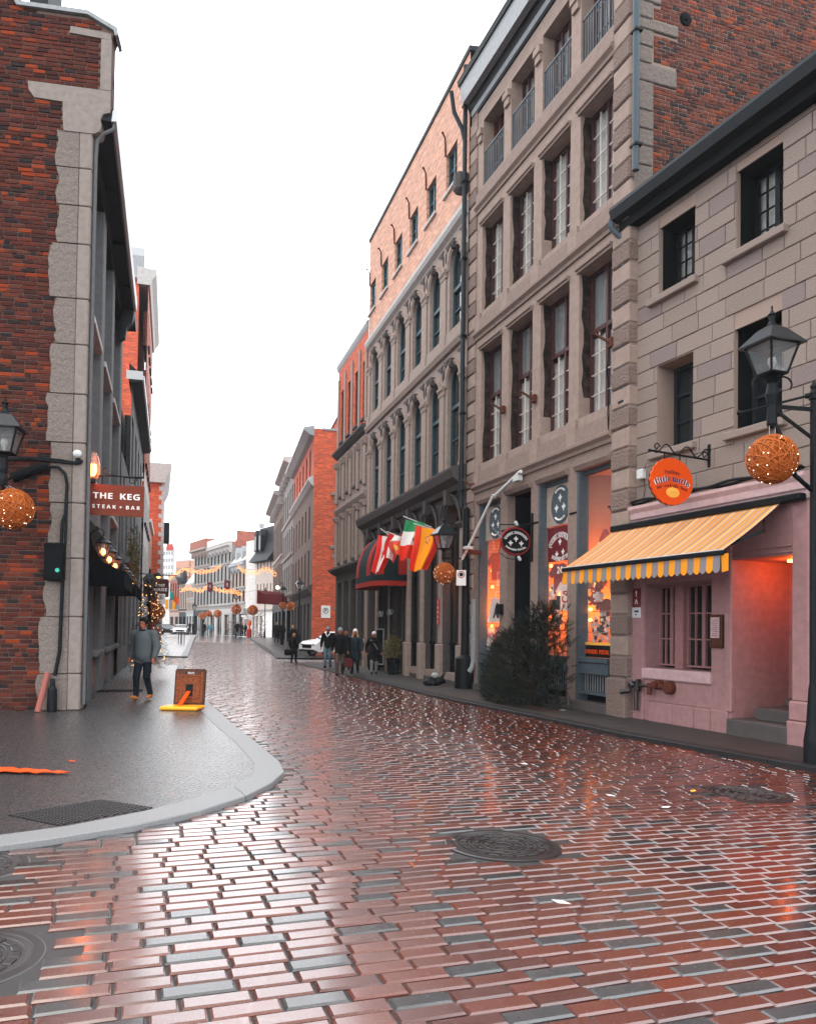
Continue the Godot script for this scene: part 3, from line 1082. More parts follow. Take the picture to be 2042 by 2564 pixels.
func gable(o: Node3D) -> void:
	# the side wall over the pink shop's roof: mortar bed, stone quoins and bricks laid one by one
	var bed := MB.new()
	bed.box(8.28, 8.39, 9.0, 18.2, -9.0, -0.4)
	ledge(bed, 8.28, 8.39, [Vector2(0.2, 18.2), Vector2(-4.5, 21.3), Vector2(-9.0, 18.2)])
	var g := part("gable_wall", bed, M.mortar, o)
	var long := []
	var y := 10.4
	for q in [[1.1, 0], [0.42, 0], [0.36, 0], [0.4, 0], [0.62, 0], [0.4, 1], [0.36, 0], [0.36, 0], [0.24, 1], [0.36, 0], [0.22, 2], [0.6, 0], [0.55, 0], [0.3, 1], [0.6, 0], [0.6, 0]]:
		var d: float = [0.5, 1.12, 0.72][q[1]] + rng.randf_range(-0.03, 0.03)
		var mb := MB.new()
		mb.cbox(8.2, 8.44, y, y + q[0] - 0.015, -d, -0.05, 0.02)
		part("quoin", mb, M.stone_quoin, o)
		long.append([y, y + q[0], d])
		y += q[0]
	var pitch := 0.084
	var meshes := []
	for l in [0.095, 0.185, 0.2, 0.215]:
		var mb := MB.new()
		mb.cbox(-0.05, 0.012, 0, 0.07, -l, 0, 0.006)
		meshes.append([l, mb.mesh()])
	var shown := 0
	var xf := [[], [], [], []]
	var cl := [[], [], [], []]
	var row := 0
	var yy := 10.42
	while yy < 20.0:
		var start := 0.52
		for q in long:
			if yy + pitch > q[0] and yy < q[1]:
				start = maxf(start, q[2])
		var z := -start - 0.012 - (0.1 if row % 2 == 1 else 0.0)
		var head := row % 6 == 5
		var zend := -8.9 if yy < 18.1 else -8.9 + (yy - 18.1) * 1.5
		if row % 2 == 1:
			_brick(o, meshes, 0, Transform3D(Basis.IDENTITY, Vector3(8.39, yy, -start - 0.012)), xf, cl, false)
		while z > zend:
			var k := 0 if head else 1 + rng.randi() % 3
			var l: float = meshes[k][0]
			var t := Transform3D(Basis(Vector3(1, 0, 0), rng.randfn(0, 0.012)) , Vector3(8.39 + rng.randf_range(-0.004, 0.004), yy + rng.randf_range(-0.004, 0.004), z))
			var vis := yy > 11.3 and yy < 16.5 and z > -4.4 and yy > 11.4 + (-z - 0.5) * 0.92
			if vis and shown < 300 and (row + int(-z * 3)) % 2 == 0:
				shown += 1
				_brick(o, meshes, k, t, xf, cl, true)
			else:
				_brick(o, meshes, k, t, xf, cl, false)
			z -= l + 0.013
		yy += pitch
		row += 1
	_brick_rest(o, meshes, xf, cl)
	var an := MB.new()
	an.T = Transform3D(Basis(Vector3(0, 1, 0), Vector3(1, 0, 0), Vector3(0, 0, 1)), Vector3(8.4, 14.9, -1.33))
	an.lathe([Vector2(0.001, 0.07), Vector2(0.05, 0.07), Vector2(0.06, 0.045), Vector2(0.14, 0.035), Vector2(0.15, 0.0)], 14)
	part("anchor_plate", an, M.black_matte, o)


func _brick(o: Node, meshes: Array, k: int, t: Transform3D, xf: Array, cl: Array, single: bool, pre := "gable_brick") -> void:
	var r := rng.randi() % 100
	var c := 0 if r < 30 else 1 if r < 47 else 2 if r < 68 else 3 if r < 76 else 4 if r < 86 else 5
	var m: StandardMaterial3D = M["%s%d" % [pre, c]]
	if single:
		mi("brick", meshes[k][1], m, o, t)
	else:
		xf[k].append(t)
		var base := m.albedo_color.srgb_to_linear()
		cl[k].append(base * rng.randf_range(0.8, 1.15))


func _brick_rest(o: Node, meshes: Array, xf: Array, cl: Array) -> void:
	for k in meshes.size():
		if xf[k].is_empty():
			continue
		var mm := MultiMesh.new()
		mm.transform_format = MultiMesh.TRANSFORM_3D
		mm.use_colors = true
		mm.mesh = meshes[k][1]
		mm.instance_count = xf[k].size()
		for i in xf[k].size():
			mm.set_instance_transform(i, xf[k][i])
			mm.set_instance_color(i, cl[k][i])
		var n := MultiMeshInstance3D.new()
		n.name = numbered(o, "bricks")
		n.multimesh = mm
		n.material_override = M.brick_mix
		n.set_meta("kind", "stuff")
		o.add_child(n, true)


func shop(o: Node3D, bays: Array) -> void:
	# shop front of four openings: window, door, window, window
	var w := MB.new()
	var hs := []
	for b in bays:
		hs.append([b[0], b[1], -0.2, 5.38])
	w.wall(0.5, 7.8, -0.2, 5.78, 0.0, 0.24, hs)
	part("shop_front", w, M.stone_b_dark, o)
	for i in 4:
		var b: Array = bays[i]
		var mb := MB.new()
		ledge(mb, b[0] - 0.05, b[1] + 0.03, [Vector2(0, 5.38), Vector2(0.06, 5.38), Vector2(0.12, 5.48), Vector2(0.12, 5.52), Vector2(0, 5.54)])
		part("hood_mould", mb, M.stone_b_dark, o)
		lintel_box(o, "pier_mark", b[0] - 0.35 if b[0] > 1 else b[0] - 0.3, b[0] - 0.04, 4.42, 4.46, 0, 0.02, M.black_matte, 0.004)
	for i in [0, 2, 3]:
		var b: Array = bays[i]
		# blue-grey joinery
		var f := MB.new()
		f.box(b[0], b[0] + 0.1, 0.0, 5.38, -0.235, 0.02)
		f.box(b[1] - 0.05, b[1], 0.0, 5.38, -0.235, -0.1)
		f.box(b[0] + 0.1, b[1] - 0.05, 1.0, 1.1, -0.235, 0.05)
		f.box(b[0] + 0.1, b[1] - 0.05, 0.74, 0.98, -0.2, 0.02)
		f.box(b[0] + 0.1, b[1] - 0.05, 0.28, 0.34, -0.2, 0.0)
		f.box(b[0] + 0.1, b[1] - 0.05, 5.28, 5.38, -0.235, -0.12)
		part("shop_frame", f, M.blue_grey, o)
		var gr := MB.new()
		for k in 12:
			var x: float = lerpf(b[0] + 0.14, b[1] - 0.1, k / 11.0)
			gr.box(x - 0.009, x + 0.009, 0.34, 0.74, -0.16, -0.142)
		part("cellar_grille", gr, M.grey_metal, o)
		var back := MB.new()
		back.box(b[0] + 0.1, b[1] - 0.05, -0.2, 0.9, -0.34, -0.24)
		part("plinth", back, M.black_matte, o)
		lintel_box(o, "step", b[0] - 0.05, b[1] + 0.05, -0.2, 0.12, -0.2, 0.16, M.stone_a_dark)
		var g := MB.new()
		g.box(b[0] + 0.08, b[1] - 0.04, 1.1, 5.3, -0.19, -0.184)
		part("shop_window", g, M.pane_clear, o)
	# shop rooms: slatted wall, floor and lamps behind each window
	for i in [0, 2, 3]:
		var b: Array = bays[i]
		var xl: float = [0.5, 0.0, 4.17, 6.06][i]
		var s := MB.new()
		for k in 43:
			var y := 1.0 + k * 0.1
			s.box(xl, b[1] + 0.1, y, y + 0.085, -1.5, -1.47)
			s.box(xl, xl + 0.03, y, y + 0.085, -1.47, -0.26)
		part("slat", s, M.slat, o, "stuff")
		var room := MB.new()
		room.box(xl, b[1] + 0.2, 0.9, 1.0, -1.6, -0.25)
		room.box(xl, b[1] + 0.2, 5.4, 5.5, -1.6, -0.25)
		room.box(xl - 0.03, xl, 1.0, 5.4, -1.6, -0.25)
		room.box(xl, b[1] + 0.1, 1.0, 5.4, -1.6, -1.51)
		room.box(b[1] + 0.1, b[1] + 0.2, 1.0, 5.4, -1.6, -0.25)
		part("window_room", room, M.shelf_wood, o)
	# sign panels over windows one and three
	for q in [[bays[0], 4.3, 5.28], [bays[2], 4.28, 5.28]]:
		var p := MB.new()
		p.box(q[0][0] + 0.1, q[0][1] - 0.05, q[1], q[2], -0.18, -0.16)
		part("fascia_panel", p, M.tan_wall, o)
		var cx: float = (q[0][0] + q[0][1]) / 2 + 0.1
		var cy: float = (q[1] + q[2]) / 2
		var d := MB.new()
		var poly := PackedVector2Array()
		for k in 32:
			poly.append(Vector2(cx + cos(TAU * k / 32) * 0.44, cy + sin(TAU * k / 32) * 0.47))
		d.prism(poly, -0.16, -0.14)
		var em := part("round_emblem", d, M.blue_grey, o)
		for e in [[0.0, 0.16], [-0.17, -0.08], [0.17, -0.08]]:
			lily(em, Transform3D(Basis.IDENTITY, Vector3(cx + e[0], cy + e[1], -0.139)), 0.2)
		for sgn in [1.0, -1.0]:
			var arc := []
			for k in 9:
				var a: float = PI / 2 * sgn + (k - 4) * 0.16
				arc.append(Vector3(cx + cos(a) * 0.36, cy + sin(a) * 0.385, -0.136))
			var am := MB.new()
			am.tube(arc, 0.028, 5)
			part("emblem_band", am, M.white_paint, em)
	var yb := 3.75
	var burg := MB.new()
	burg.box(bays[2][0] + 0.14, bays[2][1] - 0.06, 3.4, 4.25, -0.183, -0.179)
	var decal := part("window_print", burg, M.wine_print, o)
	lettering("QUEBEC SOUVENIRS", Transform3D(Basis.IDENTITY, Vector3(5.26, 4.02, -0.178)), 0.13, M.white_paint, decal, true, 0.62, 0.62)
	lettering("SOUVENIRS NET INC", Transform3D(Basis.IDENTITY, Vector3(5.26, 3.45, -0.178)), 0.09, M.white_paint, decal, true, 0.62, -0.9)
	for e in [[0.0, 0.02], [-0.15, -0.28], [0.15, -0.24]]:
		lily(decal, Transform3D(Basis.IDENTITY, Vector3(5.26 + e[0], 3.85 + e[1], -0.178)), 0.17)
	lettering("24", Transform3D(Basis.IDENTITY, Vector3(5.26, 3.18, -0.178)), 0.17, M.white_paint, o)
	var pl := MB.new()
	pl.cbox(4.16, 4.36, 1.98, 2.2, 0, 0.015, 0.004)
	var np := part("number_plate", pl, M.white_paint, o)
	lettering("24", Transform3D(Basis.IDENTITY, Vector3(4.26, 2.09, 0.016)), 0.12, M.black_paint, np, true)
	var bn := MB.new()
	bn.box(bays[3][0] + 0.1, bays[3][1] - 0.05, 1.11, 1.42, -0.18, -0.172)
	var banner := part("window_banner", bn, M.black_paint, o)
	var stripe := MB.new()
	stripe.box(bays[3][0] + 0.1, bays[3][1] - 0.05, 1.38, 1.44, -0.171, -0.168)
	part("banner_edge", stripe, M.yellow_paint, banner)
	lettering("SOUVENIRS  POSTAL PARK", Transform3D(Basis.IDENTITY, Vector3(7.04, 1.23, -0.171)), 0.1, M.orange_paint, banner, false, 0.8)
	# warm bulbs: the lamps that light the windows
	for q in [[bays[0], [[0.42, 3.1], [0.46, 2.62], [0.42, 1.95], [0.44, 1.7], [0.44, 1.45]]], [bays[2], [[0.3, 3.0], [0.4, 2.75], [0.33, 2.4], [0.36, 1.5]]], [bays[3], [[0.3, 2.1], [0.32, 1.85], [0.32, 1.6]]]]:
		for e in q[1]:
			var mb := MB.new()
			var p := Vector3(q[0][0] + e[0] - 0.42, e[1] + 0.35, -0.42)
			mb.ball(p, Vector3.ONE * 0.045, 8, 6)
			part("light_bulb", mb, M.bulb_warm, o)
		var l := OmniLight3D.new()
		l.name = "window_lamp"
		l.position = Vector3(q[0][0] + 0.35, 2.3, -0.75)
		l.light_color = Color(1.0, 0.50, 0.17)
		l.light_energy = 0.9
		l.light_size = 0.12
		l.omni_range = 12.0
		l.omni_attenuation = 2.0
		l.shadow_enabled = true
		o.add_child(l, true)
		var l2: OmniLight3D = l.duplicate()
		l2.position.y = 3.5
		l2.light_energy = 0.28
		o.add_child(l2, true)
	var tb := MB.new()
	tb.box(7.15, 7.62, 3.62, 3.7, -0.5, -0.42)
	part("tube_lamp", tb, M.tube_white, o)
	# goods in the windows
	goods(bays)
	# doorway
	var d: Array = bays[1]
	var dm := MB.new()
	dm.box(d[0], d[0] + 0.12, -0.1, 5.38, -1.1, -1.0)
	dm.box(d[1] - 0.12, d[1], -0.1, 5.38, -1.1, -1.0)
	dm.box(d[0] + 0.12, d[1] - 0.12, 3.1, 3.25, -1.1, -1.0)
	dm.box(d[0] + 0.62, d[0] + 0.72, -0.1, 3.1, -1.1, -1.0)
	part("door_frame", dm, M.blue_grey, o)
	var dg := MB.new()
	dg.box(d[0] + 0.1, d[1] - 0.1, 0.2, 5.3, -1.06, -1.05)
	part("door_pane", dg, M.pane_dark, o)
	var dr := MB.new()
	dr.box(d[0] + 0.74, d[1] - 0.14, 0.0, 3.08, -1.11, -1.07)
	var door := part("door", dr, M.black_matte, o)
	var jm := MB.new()
	jm.box(d[0] - 0.05, d[0], -0.2, 5.38, -1.2, -0.24)
	jm.box(d[1], d[1] + 0.05, -0.2, 5.38, -1.2, -0.24)
	jm.box(d[0], d[1], 5.38, 5.42, -1.2, -0.24)
	jm.box(d[0], d[1], -0.2, -0.02, -1.6, 0.0)
	part("door_jamb", jm, M.black_matte, o)
	var od := MB.new()
	od.box(d[0] + 0.78, d[1] - 0.2, 1.55, 1.72, -1.06, -1.045)
	part("door_sign", od, M.orange_paint, door)


func lily(par: Node, t: Transform3D, h: float) -> void:
	# a white fleur-de-lis
	var mb := MB.new()
	mb.T = Transform3D(Basis.IDENTITY.scaled(Vector3(h, h, 1)), Vector3.ZERO)
	mb.prism(PackedVector2Array([Vector2(0, 0.5), Vector2(0.11, 0.24), Vector2(0.05, -0.1), Vector2(0.06, -0.5), Vector2(-0.06, -0.5), Vector2(-0.05, -0.1), Vector2(-0.11, 0.24)]), 0, 0.006)
	for s in [-1.0, 1.0]:
		mb.prism(PackedVector2Array([Vector2(0.07 * s, -0.12), Vector2(0.16 * s, 0.12), Vector2(0.3 * s, 0.2), Vector2(0.42 * s, 0.08), Vector2(0.38 * s, -0.06), Vector2(0.31 * s, 0.04), Vector2(0.24 * s, 0.0), Vector2(0.16 * s, -0.22)]), 0, 0.006)
	mb.prism(PackedVector2Array([Vector2(-0.24, -0.12), Vector2(0.24, -0.12), Vector2(0.24, -0.2), Vector2(-0.24, -0.2)]), 0.0, 0.009)
	var o := part("lily", mb, M.white_paint, par)
	o.transform = t


func in_frame(o: Transform3D, p: Vector3) -> Vector3:
	return o * p


var TB := Transform3D.IDENTITY
var TP := Transform3D.IDENTITY
var TA := Transform3D.IDENTITY
var TL := Transform3D.IDENTITY


func goods(bays: Array) -> void:
	TB = frame_at(Vector3(1.795, 0, -24.4), Vector3(0.3288, 0, 0.9444))
	var grp := "souvenirs in the shop windows"
	# a canvas bag with a bear on it
	var t := thing("tote_bag", "cream canvas bag printed with a black bear, hung in the far souvenir window", "bag", TB * Transform3D(Basis(Vector3.UP, 0.5) * Basis(Vector3.BACK, -0.08), Vector3(1.42, 2.25, -0.36)), grp)
	var b := MB.new()
	b.prism(PackedVector2Array([Vector2(-0.3, -0.36), Vector2(0.33, -0.3), Vector2(0.24, 0.36), Vector2(-0.22, 0.36)]), -0.05, 0.05)
	part("bag_body", b, M.hat_white, t)
	var pr := MB.new()
	pr.prism(PackedVector2Array([Vector2(-0.12, -0.22), Vector2(-0.05, -0.22), Vector2(-0.03, -0.1), Vector2(0.02, -0.22), Vector2(0.1, -0.2), Vector2(0.09, 0.02), Vector2(0.05, 0.2), Vector2(-0.02, 0.24), Vector2(-0.06, 0.12), Vector2(-0.08, -0.02)]), 0.05, 0.054)
	part("bear_print", pr, M.black_paint, t)
	var hd := MB.new()
	hd.tube([Vector3(-0.12, 0.35, 0), Vector3(-0.1, 0.55, 0), Vector3(0.1, 0.55, 0), Vector3(0.12, 0.35, 0)], 0.012, 5)
	part("handle", hd, M.hat_white, t)
	# plush toys and small goods on the sills
	for e in [[1.35, 1.28, 0.26, "curtain", "pale grey plush toy with an orange beak on the sill of the far souvenir window", "orange_paint"], [1.95, 1.2, 0.2, "hat_white", "small white plush bear on the sill beside the plush bird", "hair_dark"], [1.75, 1.5, 0.16, "red_cloth", "red plush toy behind the plush bird in the far window", "hat_white"], [2.05, 1.62, 0.15, "red_cloth", "red mushroom-shaped toy above the white plush bear", "hat_white"], [4.95, 2.62, 0.14, "hat_white", "white plush toy on the upper shelf of the middle souvenir window", "hair_dark"], [5.2, 1.95, 0.16, "hat_white", "white plush toy low in the middle souvenir window above the evergreen", "orange_paint"], [6.85, 2.45, 0.15, "red_cloth", "red plush toy by the bulbs in the near souvenir window", "hat_white"], [7.05, 2.5, 0.14, "hat_white", "white doll beside the red plush toy in the near window", "red_cloth"]]:
		var r: float = e[2]
		var o := thing("plush_toy", e[4], "toy", TB * Transform3D(Basis(Vector3.UP, 0.6), Vector3(e[0] - 0.38, e[1], -0.4)), grp)
		var mb := MB.new()
		mb.ball(Vector3(0, -0.1 * r, 0), Vector3(r * 0.8, r, r * 0.7), 10, 7)
		mb.ball(Vector3(0, r * 1.15, 0.05 * r), Vector3(r * 0.62, r * 0.58, r * 0.58), 10, 7)
		for s in [-1.0, 1.0]:
			mb.ball(Vector3(s * r * 0.45, r * 1.6, 0), Vector3.ONE * r * 0.2, 6, 5)
			mb.ball(Vector3(s * r * 0.8, 0, r * 0.3), Vector3(r * 0.25, r * 0.4, r * 0.25), 6, 5)
			mb.ball(Vector3(s * r * 0.5, -r * 0.85, r * 0.45), Vector3(r * 0.3, r * 0.25, r * 0.4), 6, 5)
		part("body", mb, M[e[3]], o)
		var f := MB.new()
		f.ball(Vector3(0, r * 1.05, r * 0.6), Vector3(r * 0.22, r * 0.16, r * 0.22), 8, 5)
		for s in [-1.0, 1.0]:
			f.ball(Vector3(s * r * 0.22, r * 1.3, r * 0.52), Vector3.ONE * r * 0.07, 5, 4)
		part("face", f, M[e[5]], o)
	# shirts
	for e in [[5.62, 2.55, "white_paint", "CA", "red_cloth", "white sports shirt with red letters in the middle souvenir window", 0.4], [5.1, 2.3, "black_cloth", "", "black_cloth", "black shirt hung in the middle souvenir window", 0.3], [5.3, 3.0, "red_cloth", "", "red_cloth", "dark red shirt hung high in the middle souvenir window", 0.42], [7.3, 3.3, "black_cloth", "", "black_cloth", "black hooded jersey on a dummy in the near souvenir window", 0.42], [1.62, 3.55, "orange_paint", "", "orange_paint", "orange cloth draped high in the far souvenir window", 0.44], [7.3, 2.15, "wood_red", "", "wood_red", "brown shirt low in the near souvenir window", 0.3], [6.72, 2.9, "white_paint", "", "black_cloth", "white patterned scarf in the near souvenir window", 0.26]]:
		var o := thing("shirt", e[5], "shirt", TB * Transform3D(Basis(Vector3.UP, 0.35), Vector3(e[0] - 0.5, e[1], -0.46)), grp)
		var h: float = e[6]
		var mb := MB.new()
		mb.prism(PackedVector2Array([Vector2(-0.5, -0.9), Vector2(0.5, -0.9), Vector2(0.52, 0.35), Vector2(0.8, 0.05), Vector2(1.0, 0.3), Vector2(0.55, 0.85), Vector2(0.2, 0.95), Vector2(0, 0.82), Vector2(-0.2, 0.95), Vector2(-0.55, 0.85), Vector2(-1.0, 0.3), Vector2(-0.8, 0.05), Vector2(-0.52, 0.35)]), -0.12, 0.12)
		var sh := part("cloth", mb, M[e[2]], o)
		sh.scale = Vector3(h * 0.8, h, h)
		if e[3] != "":
			lettering(e[3], Transform3D(Basis(Vector3.BACK, 1.35), Vector3(0, 0, h * 0.13)), 0.2, M[e[4]], o)
	# moose head with antlers, and a red hat
	var mo := thing("moose_head", "brown plush moose head with dark antlers under the awning in the near souvenir window", "toy", TB * Transform3D(Basis(Vector3.UP, 0.5), Vector3(6.75, 2.85, -0.4)), grp)
	var hb := MB.new()
	hb.ball(Vector3(0, 0, 0), Vector3(0.13, 0.18, 0.16), 10, 7)
	hb.ball(Vector3(0, -0.16, 0.1), Vector3(0.1, 0.11, 0.13), 10, 6)
	part("head", hb, M.wood_red, mo)
	for s in [-1.0, 1.0]:
		var an := MB.new()
		an.prism(PackedVector2Array([Vector2(0.08 * s, 0.1), Vector2(0.22 * s, 0.08), Vector2(0.4 * s, 0.2), Vector2(0.46 * s, 0.42), Vector2(0.38 * s, 0.3), Vector2(0.35 * s, 0.45), Vector2(0.28 * s, 0.28), Vector2(0.2 * s, 0.38), Vector2(0.17 * s, 0.2)]), -0.02, 0.02)
		part("antler", an, M.hair_dark, mo)
	var hat := thing("red_hat", "pointed red hat with white brim on the black jersey dummy in the near window", "hat", TB * Transform3D(Basis.IDENTITY, Vector3(6.8, 3.68, -0.46)), grp)
	var hm := MB.new()
	hm.lathe([Vector2(0.15, 0.02), Vector2(0.13, 0.12), Vector2(0.08, 0.26), Vector2(0.05, 0.32), Vector2(0.001, 0.34)], 12)
	part("crown", hm, M.red_paint, hat)
	var br := MB.new()
	var ring := []
	for k in 16:
		ring.append(Vector3(cos(TAU * k / 16) * 0.15, 0, sin(TAU * k / 16) * 0.15))
	br.tube(ring, 0.035, 6, -1.0, true)
	part("brim", br, M.hat_white, hat)
	# a heap of small mugs, magnets and postcards low in the near window
	var small := MB.new()
	var small2 := MB.new()
	for k in 60:
		var p := Vector3(rng.randf_range(6.35, 7.2), rng.randf_range(1.45, 2.1), rng.randf_range(-0.5, -0.36))
		var q := small if k % 3 else small2
		if k % 2:
			q.cbox(p.x - 0.04, p.x + 0.04, p.y - 0.05, p.y + 0.05, p.z - 0.02, p.z + 0.02, 0.006)
		else:
			q.ball(p, Vector3(0.045, 0.05, 0.04), 7, 5)
	var heap := thing("souvenir_rack", "rack crowded with small pale trinkets, low in the near souvenir window", "rack", TB, grp)
	part("trinkets", small, M.hat_white, heap, "stuff")
	part("dark_trinkets", small2, M.hair_dark, heap, "stuff")
	var rk := MB.new()
	for y in [1.42, 1.66, 1.9, 2.14]:
		rk.box(6.3, 7.25, y, y + 0.015, -0.56, -0.34)
	part("shelf", rk, M.slat, heap)


# ---------- the low stone building with the pink shop ----------
func building_p() -> void:
	TP = frame_at(Vector3(4.549, 0, -16.95), Vector3(0.3882, 0, 0.9216))
	var o := thing("pink_shop_building", "low building of squared pinkish stone with a pink painted shop front and dark gutter", "building", TP)
	var wins := [[1.1, 2.1, 8.44, 9.84], [3.13, 4.14, 8.46, 9.92], [1.06, 2.06, 5.3, 7.04], [3.08, 4.12, 5.26, 7.09]]
	var w := MB.new()
	w.wall(0.36, 9.0, 3.4, 10.4, -0.012, 0.5, wins)
	part("wall", w, M.mortar, o)
	# squared stones, course by course
	var y := 4.36
	var heights := [0.33, 0.36, 0.3, 0.35, 0.33, 0.37, 0.31, 0.34, 0.33, 0.36, 0.32, 0.34, 0.33, 0.36, 0.3, 0.35, 0.33, 0.36]
	for h0 in heights:
		var h: float = h0
		var x := 0.36
		while x < 8.9:
			var l := rng.randf_range(0.45, 1.15)
			var x1 := minf(x + l, 9.0)
			if 9.0 - x1 < 0.35:
				x1 = 9.0
			# stones stop at the window openings
			var segs := [[x, x1]]
			for q in wins:
				if y + h - 0.03 > q[2] and y + 0.03 < q[3]:
					var ns := []
					for sgm in segs:
						if sgm[1] <= q[0] or sgm[0] >= q[1]:
							ns.append(sgm)
						else:
							if sgm[0] < q[0] - 0.02:
								ns.append([sgm[0], q[0]])
							if sgm[1] > q[1] + 0.02:
								ns.append([q[1], sgm[1]])
					segs = ns
			for sgm in segs:
				var mb := MB.new()
				var yb := y
				var yt := y + h
				for q in wins:
					if sgm[0] < q[1] - 0.01 and sgm[1] > q[0] + 0.01:
						if yb < q[3] and yt > q[3]:
							yb = q[3]
						if yt > q[2] and yb < q[2]:
							yt = q[2]
				if yt - yb > 0.04:
					mb.cbox(sgm[0] + 0.006, sgm[1] - 0.006, yb + 0.006, yt - 0.006, -0.1, 0.014 + rng.randf_range(-0.006, 0.008), 0.012)
					part("stone", mb, M["ashlar%d" % (rng.randi() % 5)], o)
			x = x1
		y += h
	for i in 4:
		var q: Array = wins[i]
		lintel_box(o, "sill", q[0] - (0.26 if i < 2 else 0.16), q[1] + 0.12, q[2] - 0.14, q[2] - 0.001, -0.2, 0.13, M.ashlar0, 0.015)
		var up := i < 2
		window(o, q[0], q[1], q[2], q[3], -0.42, {"frame": M.black_paint if up else M.slate, "pane": M.pane if up else M.pane_dark, "posts": [0.5], "pw": 0.1, "fw": 0.08, "cols": [2] if up else [1], "rows": 4 if up else 3, "bw": 0.012 if up else 0.03})
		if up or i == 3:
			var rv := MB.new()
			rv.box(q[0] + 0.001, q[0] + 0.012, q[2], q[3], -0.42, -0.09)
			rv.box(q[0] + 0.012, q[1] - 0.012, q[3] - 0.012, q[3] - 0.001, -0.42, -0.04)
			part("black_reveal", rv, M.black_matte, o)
		var c := MB.new()
		if up:
			c.box(q[0], q[1], q[2], q[3], -0.6, -0.55)
			part("curtain", c, M.curtain, o)
		elif i == 2:
			for k in 10:
				var ya: float = lerpf(q[2], q[3] - 0.35, k / 10.0)
				var yb2: float = lerpf(q[2], q[3] - 0.35, (k + 1) / 10.0)
				c.auto(Vector3(q[0] + 0.2, ya, -0.6 + 0.05 * sin(k * 2.0)), Vector3(q[1], ya, -0.62 - 0.05 * sin(k * 1.7)), Vector3(q[1], yb2, -0.62 - 0.05 * sin(k * 1.7 + 1.7)), Vector3(q[0] + 0.2, yb2, -0.6 + 0.05 * sin(k * 2.0 + 2.0)), Vector3(0, 0, 1))
			part("plastic_sheet", c, M.curtain_grey, o)
	# roof, gutter and soffit
	var rf := MB.new()
	ledge(rf, 0.1, 9.3, [Vector2(0.26, 10.6), Vector2(0.24, 10.5), Vector2(0.0, 10.42), Vector2(-6, 10.42), Vector2(-6.0, 15.6), Vector2(-5.6, 15.6)])
	part("roof", rf, M.slate_roof, o)
	var gt := MB.new()
	ledge(gt, 0.05, 9.4, [Vector2(0.24, 10.36), Vector2(0.4, 10.4), Vector2(0.46, 10.58), Vector2(0.44, 10.66), Vector2(0.24, 10.64)])
	part("gutter", gt, M.slate, o)
	var so := MB.new()
	so.box(0.12, 9.2, 10.16, 10.42, -0.1, 0.24)
	part("soffit", so, M.black_matte, o)
	var sg := MB.new()
	for k in 12:
		var x := 0.6 + k * 0.7
		sg.rod(Vector3(x, 10.75, 0.1), Vector3(x, 10.95, 0.05), 0.012, 5)
	sg.rod(Vector3(0.5, 10.93, 0.055), Vector3(9.0, 10.93, 0.055), 0.014, 5)
	part("snow_guard", sg, M.black_paint, o)
	lintel_box(o, "flashing", 0.1, 0.5, 10.6, 10.9, -0.4, 0.16, M.grey_metal)
	# core behind
	var core := MB.new()
	core.box(0.4, 8.9, 4.5, 10.3, -7.0, -1.0)
	core.box(0.4, 8.9, -0.3, 4.4, -7.0, -2.2)
	core.box(0.2, 0.36, -0.3, 10.4, -7.0, 0.0)
	core.box(0.36, 9.0, 4.0, 4.5, -2.2, -0.6)
	core.box(2.2, 3.0, 4.5, 10.3, -0.99, -0.55)
	core.box(0.36, 1.0, 4.5, 10.3, -0.99, -0.55)
	core.box(4.3, 8.9, 4.5, 10.3, -0.99, -0.55)
	core.box(1.0, 4.3, 7.2, 8.2, -0.99, -0.55)
	part("inner_wall", core, M.unlit_black, o)  # near-black boxes stand in for the shade of unlit rooms
	pink_front(o)
	awning()


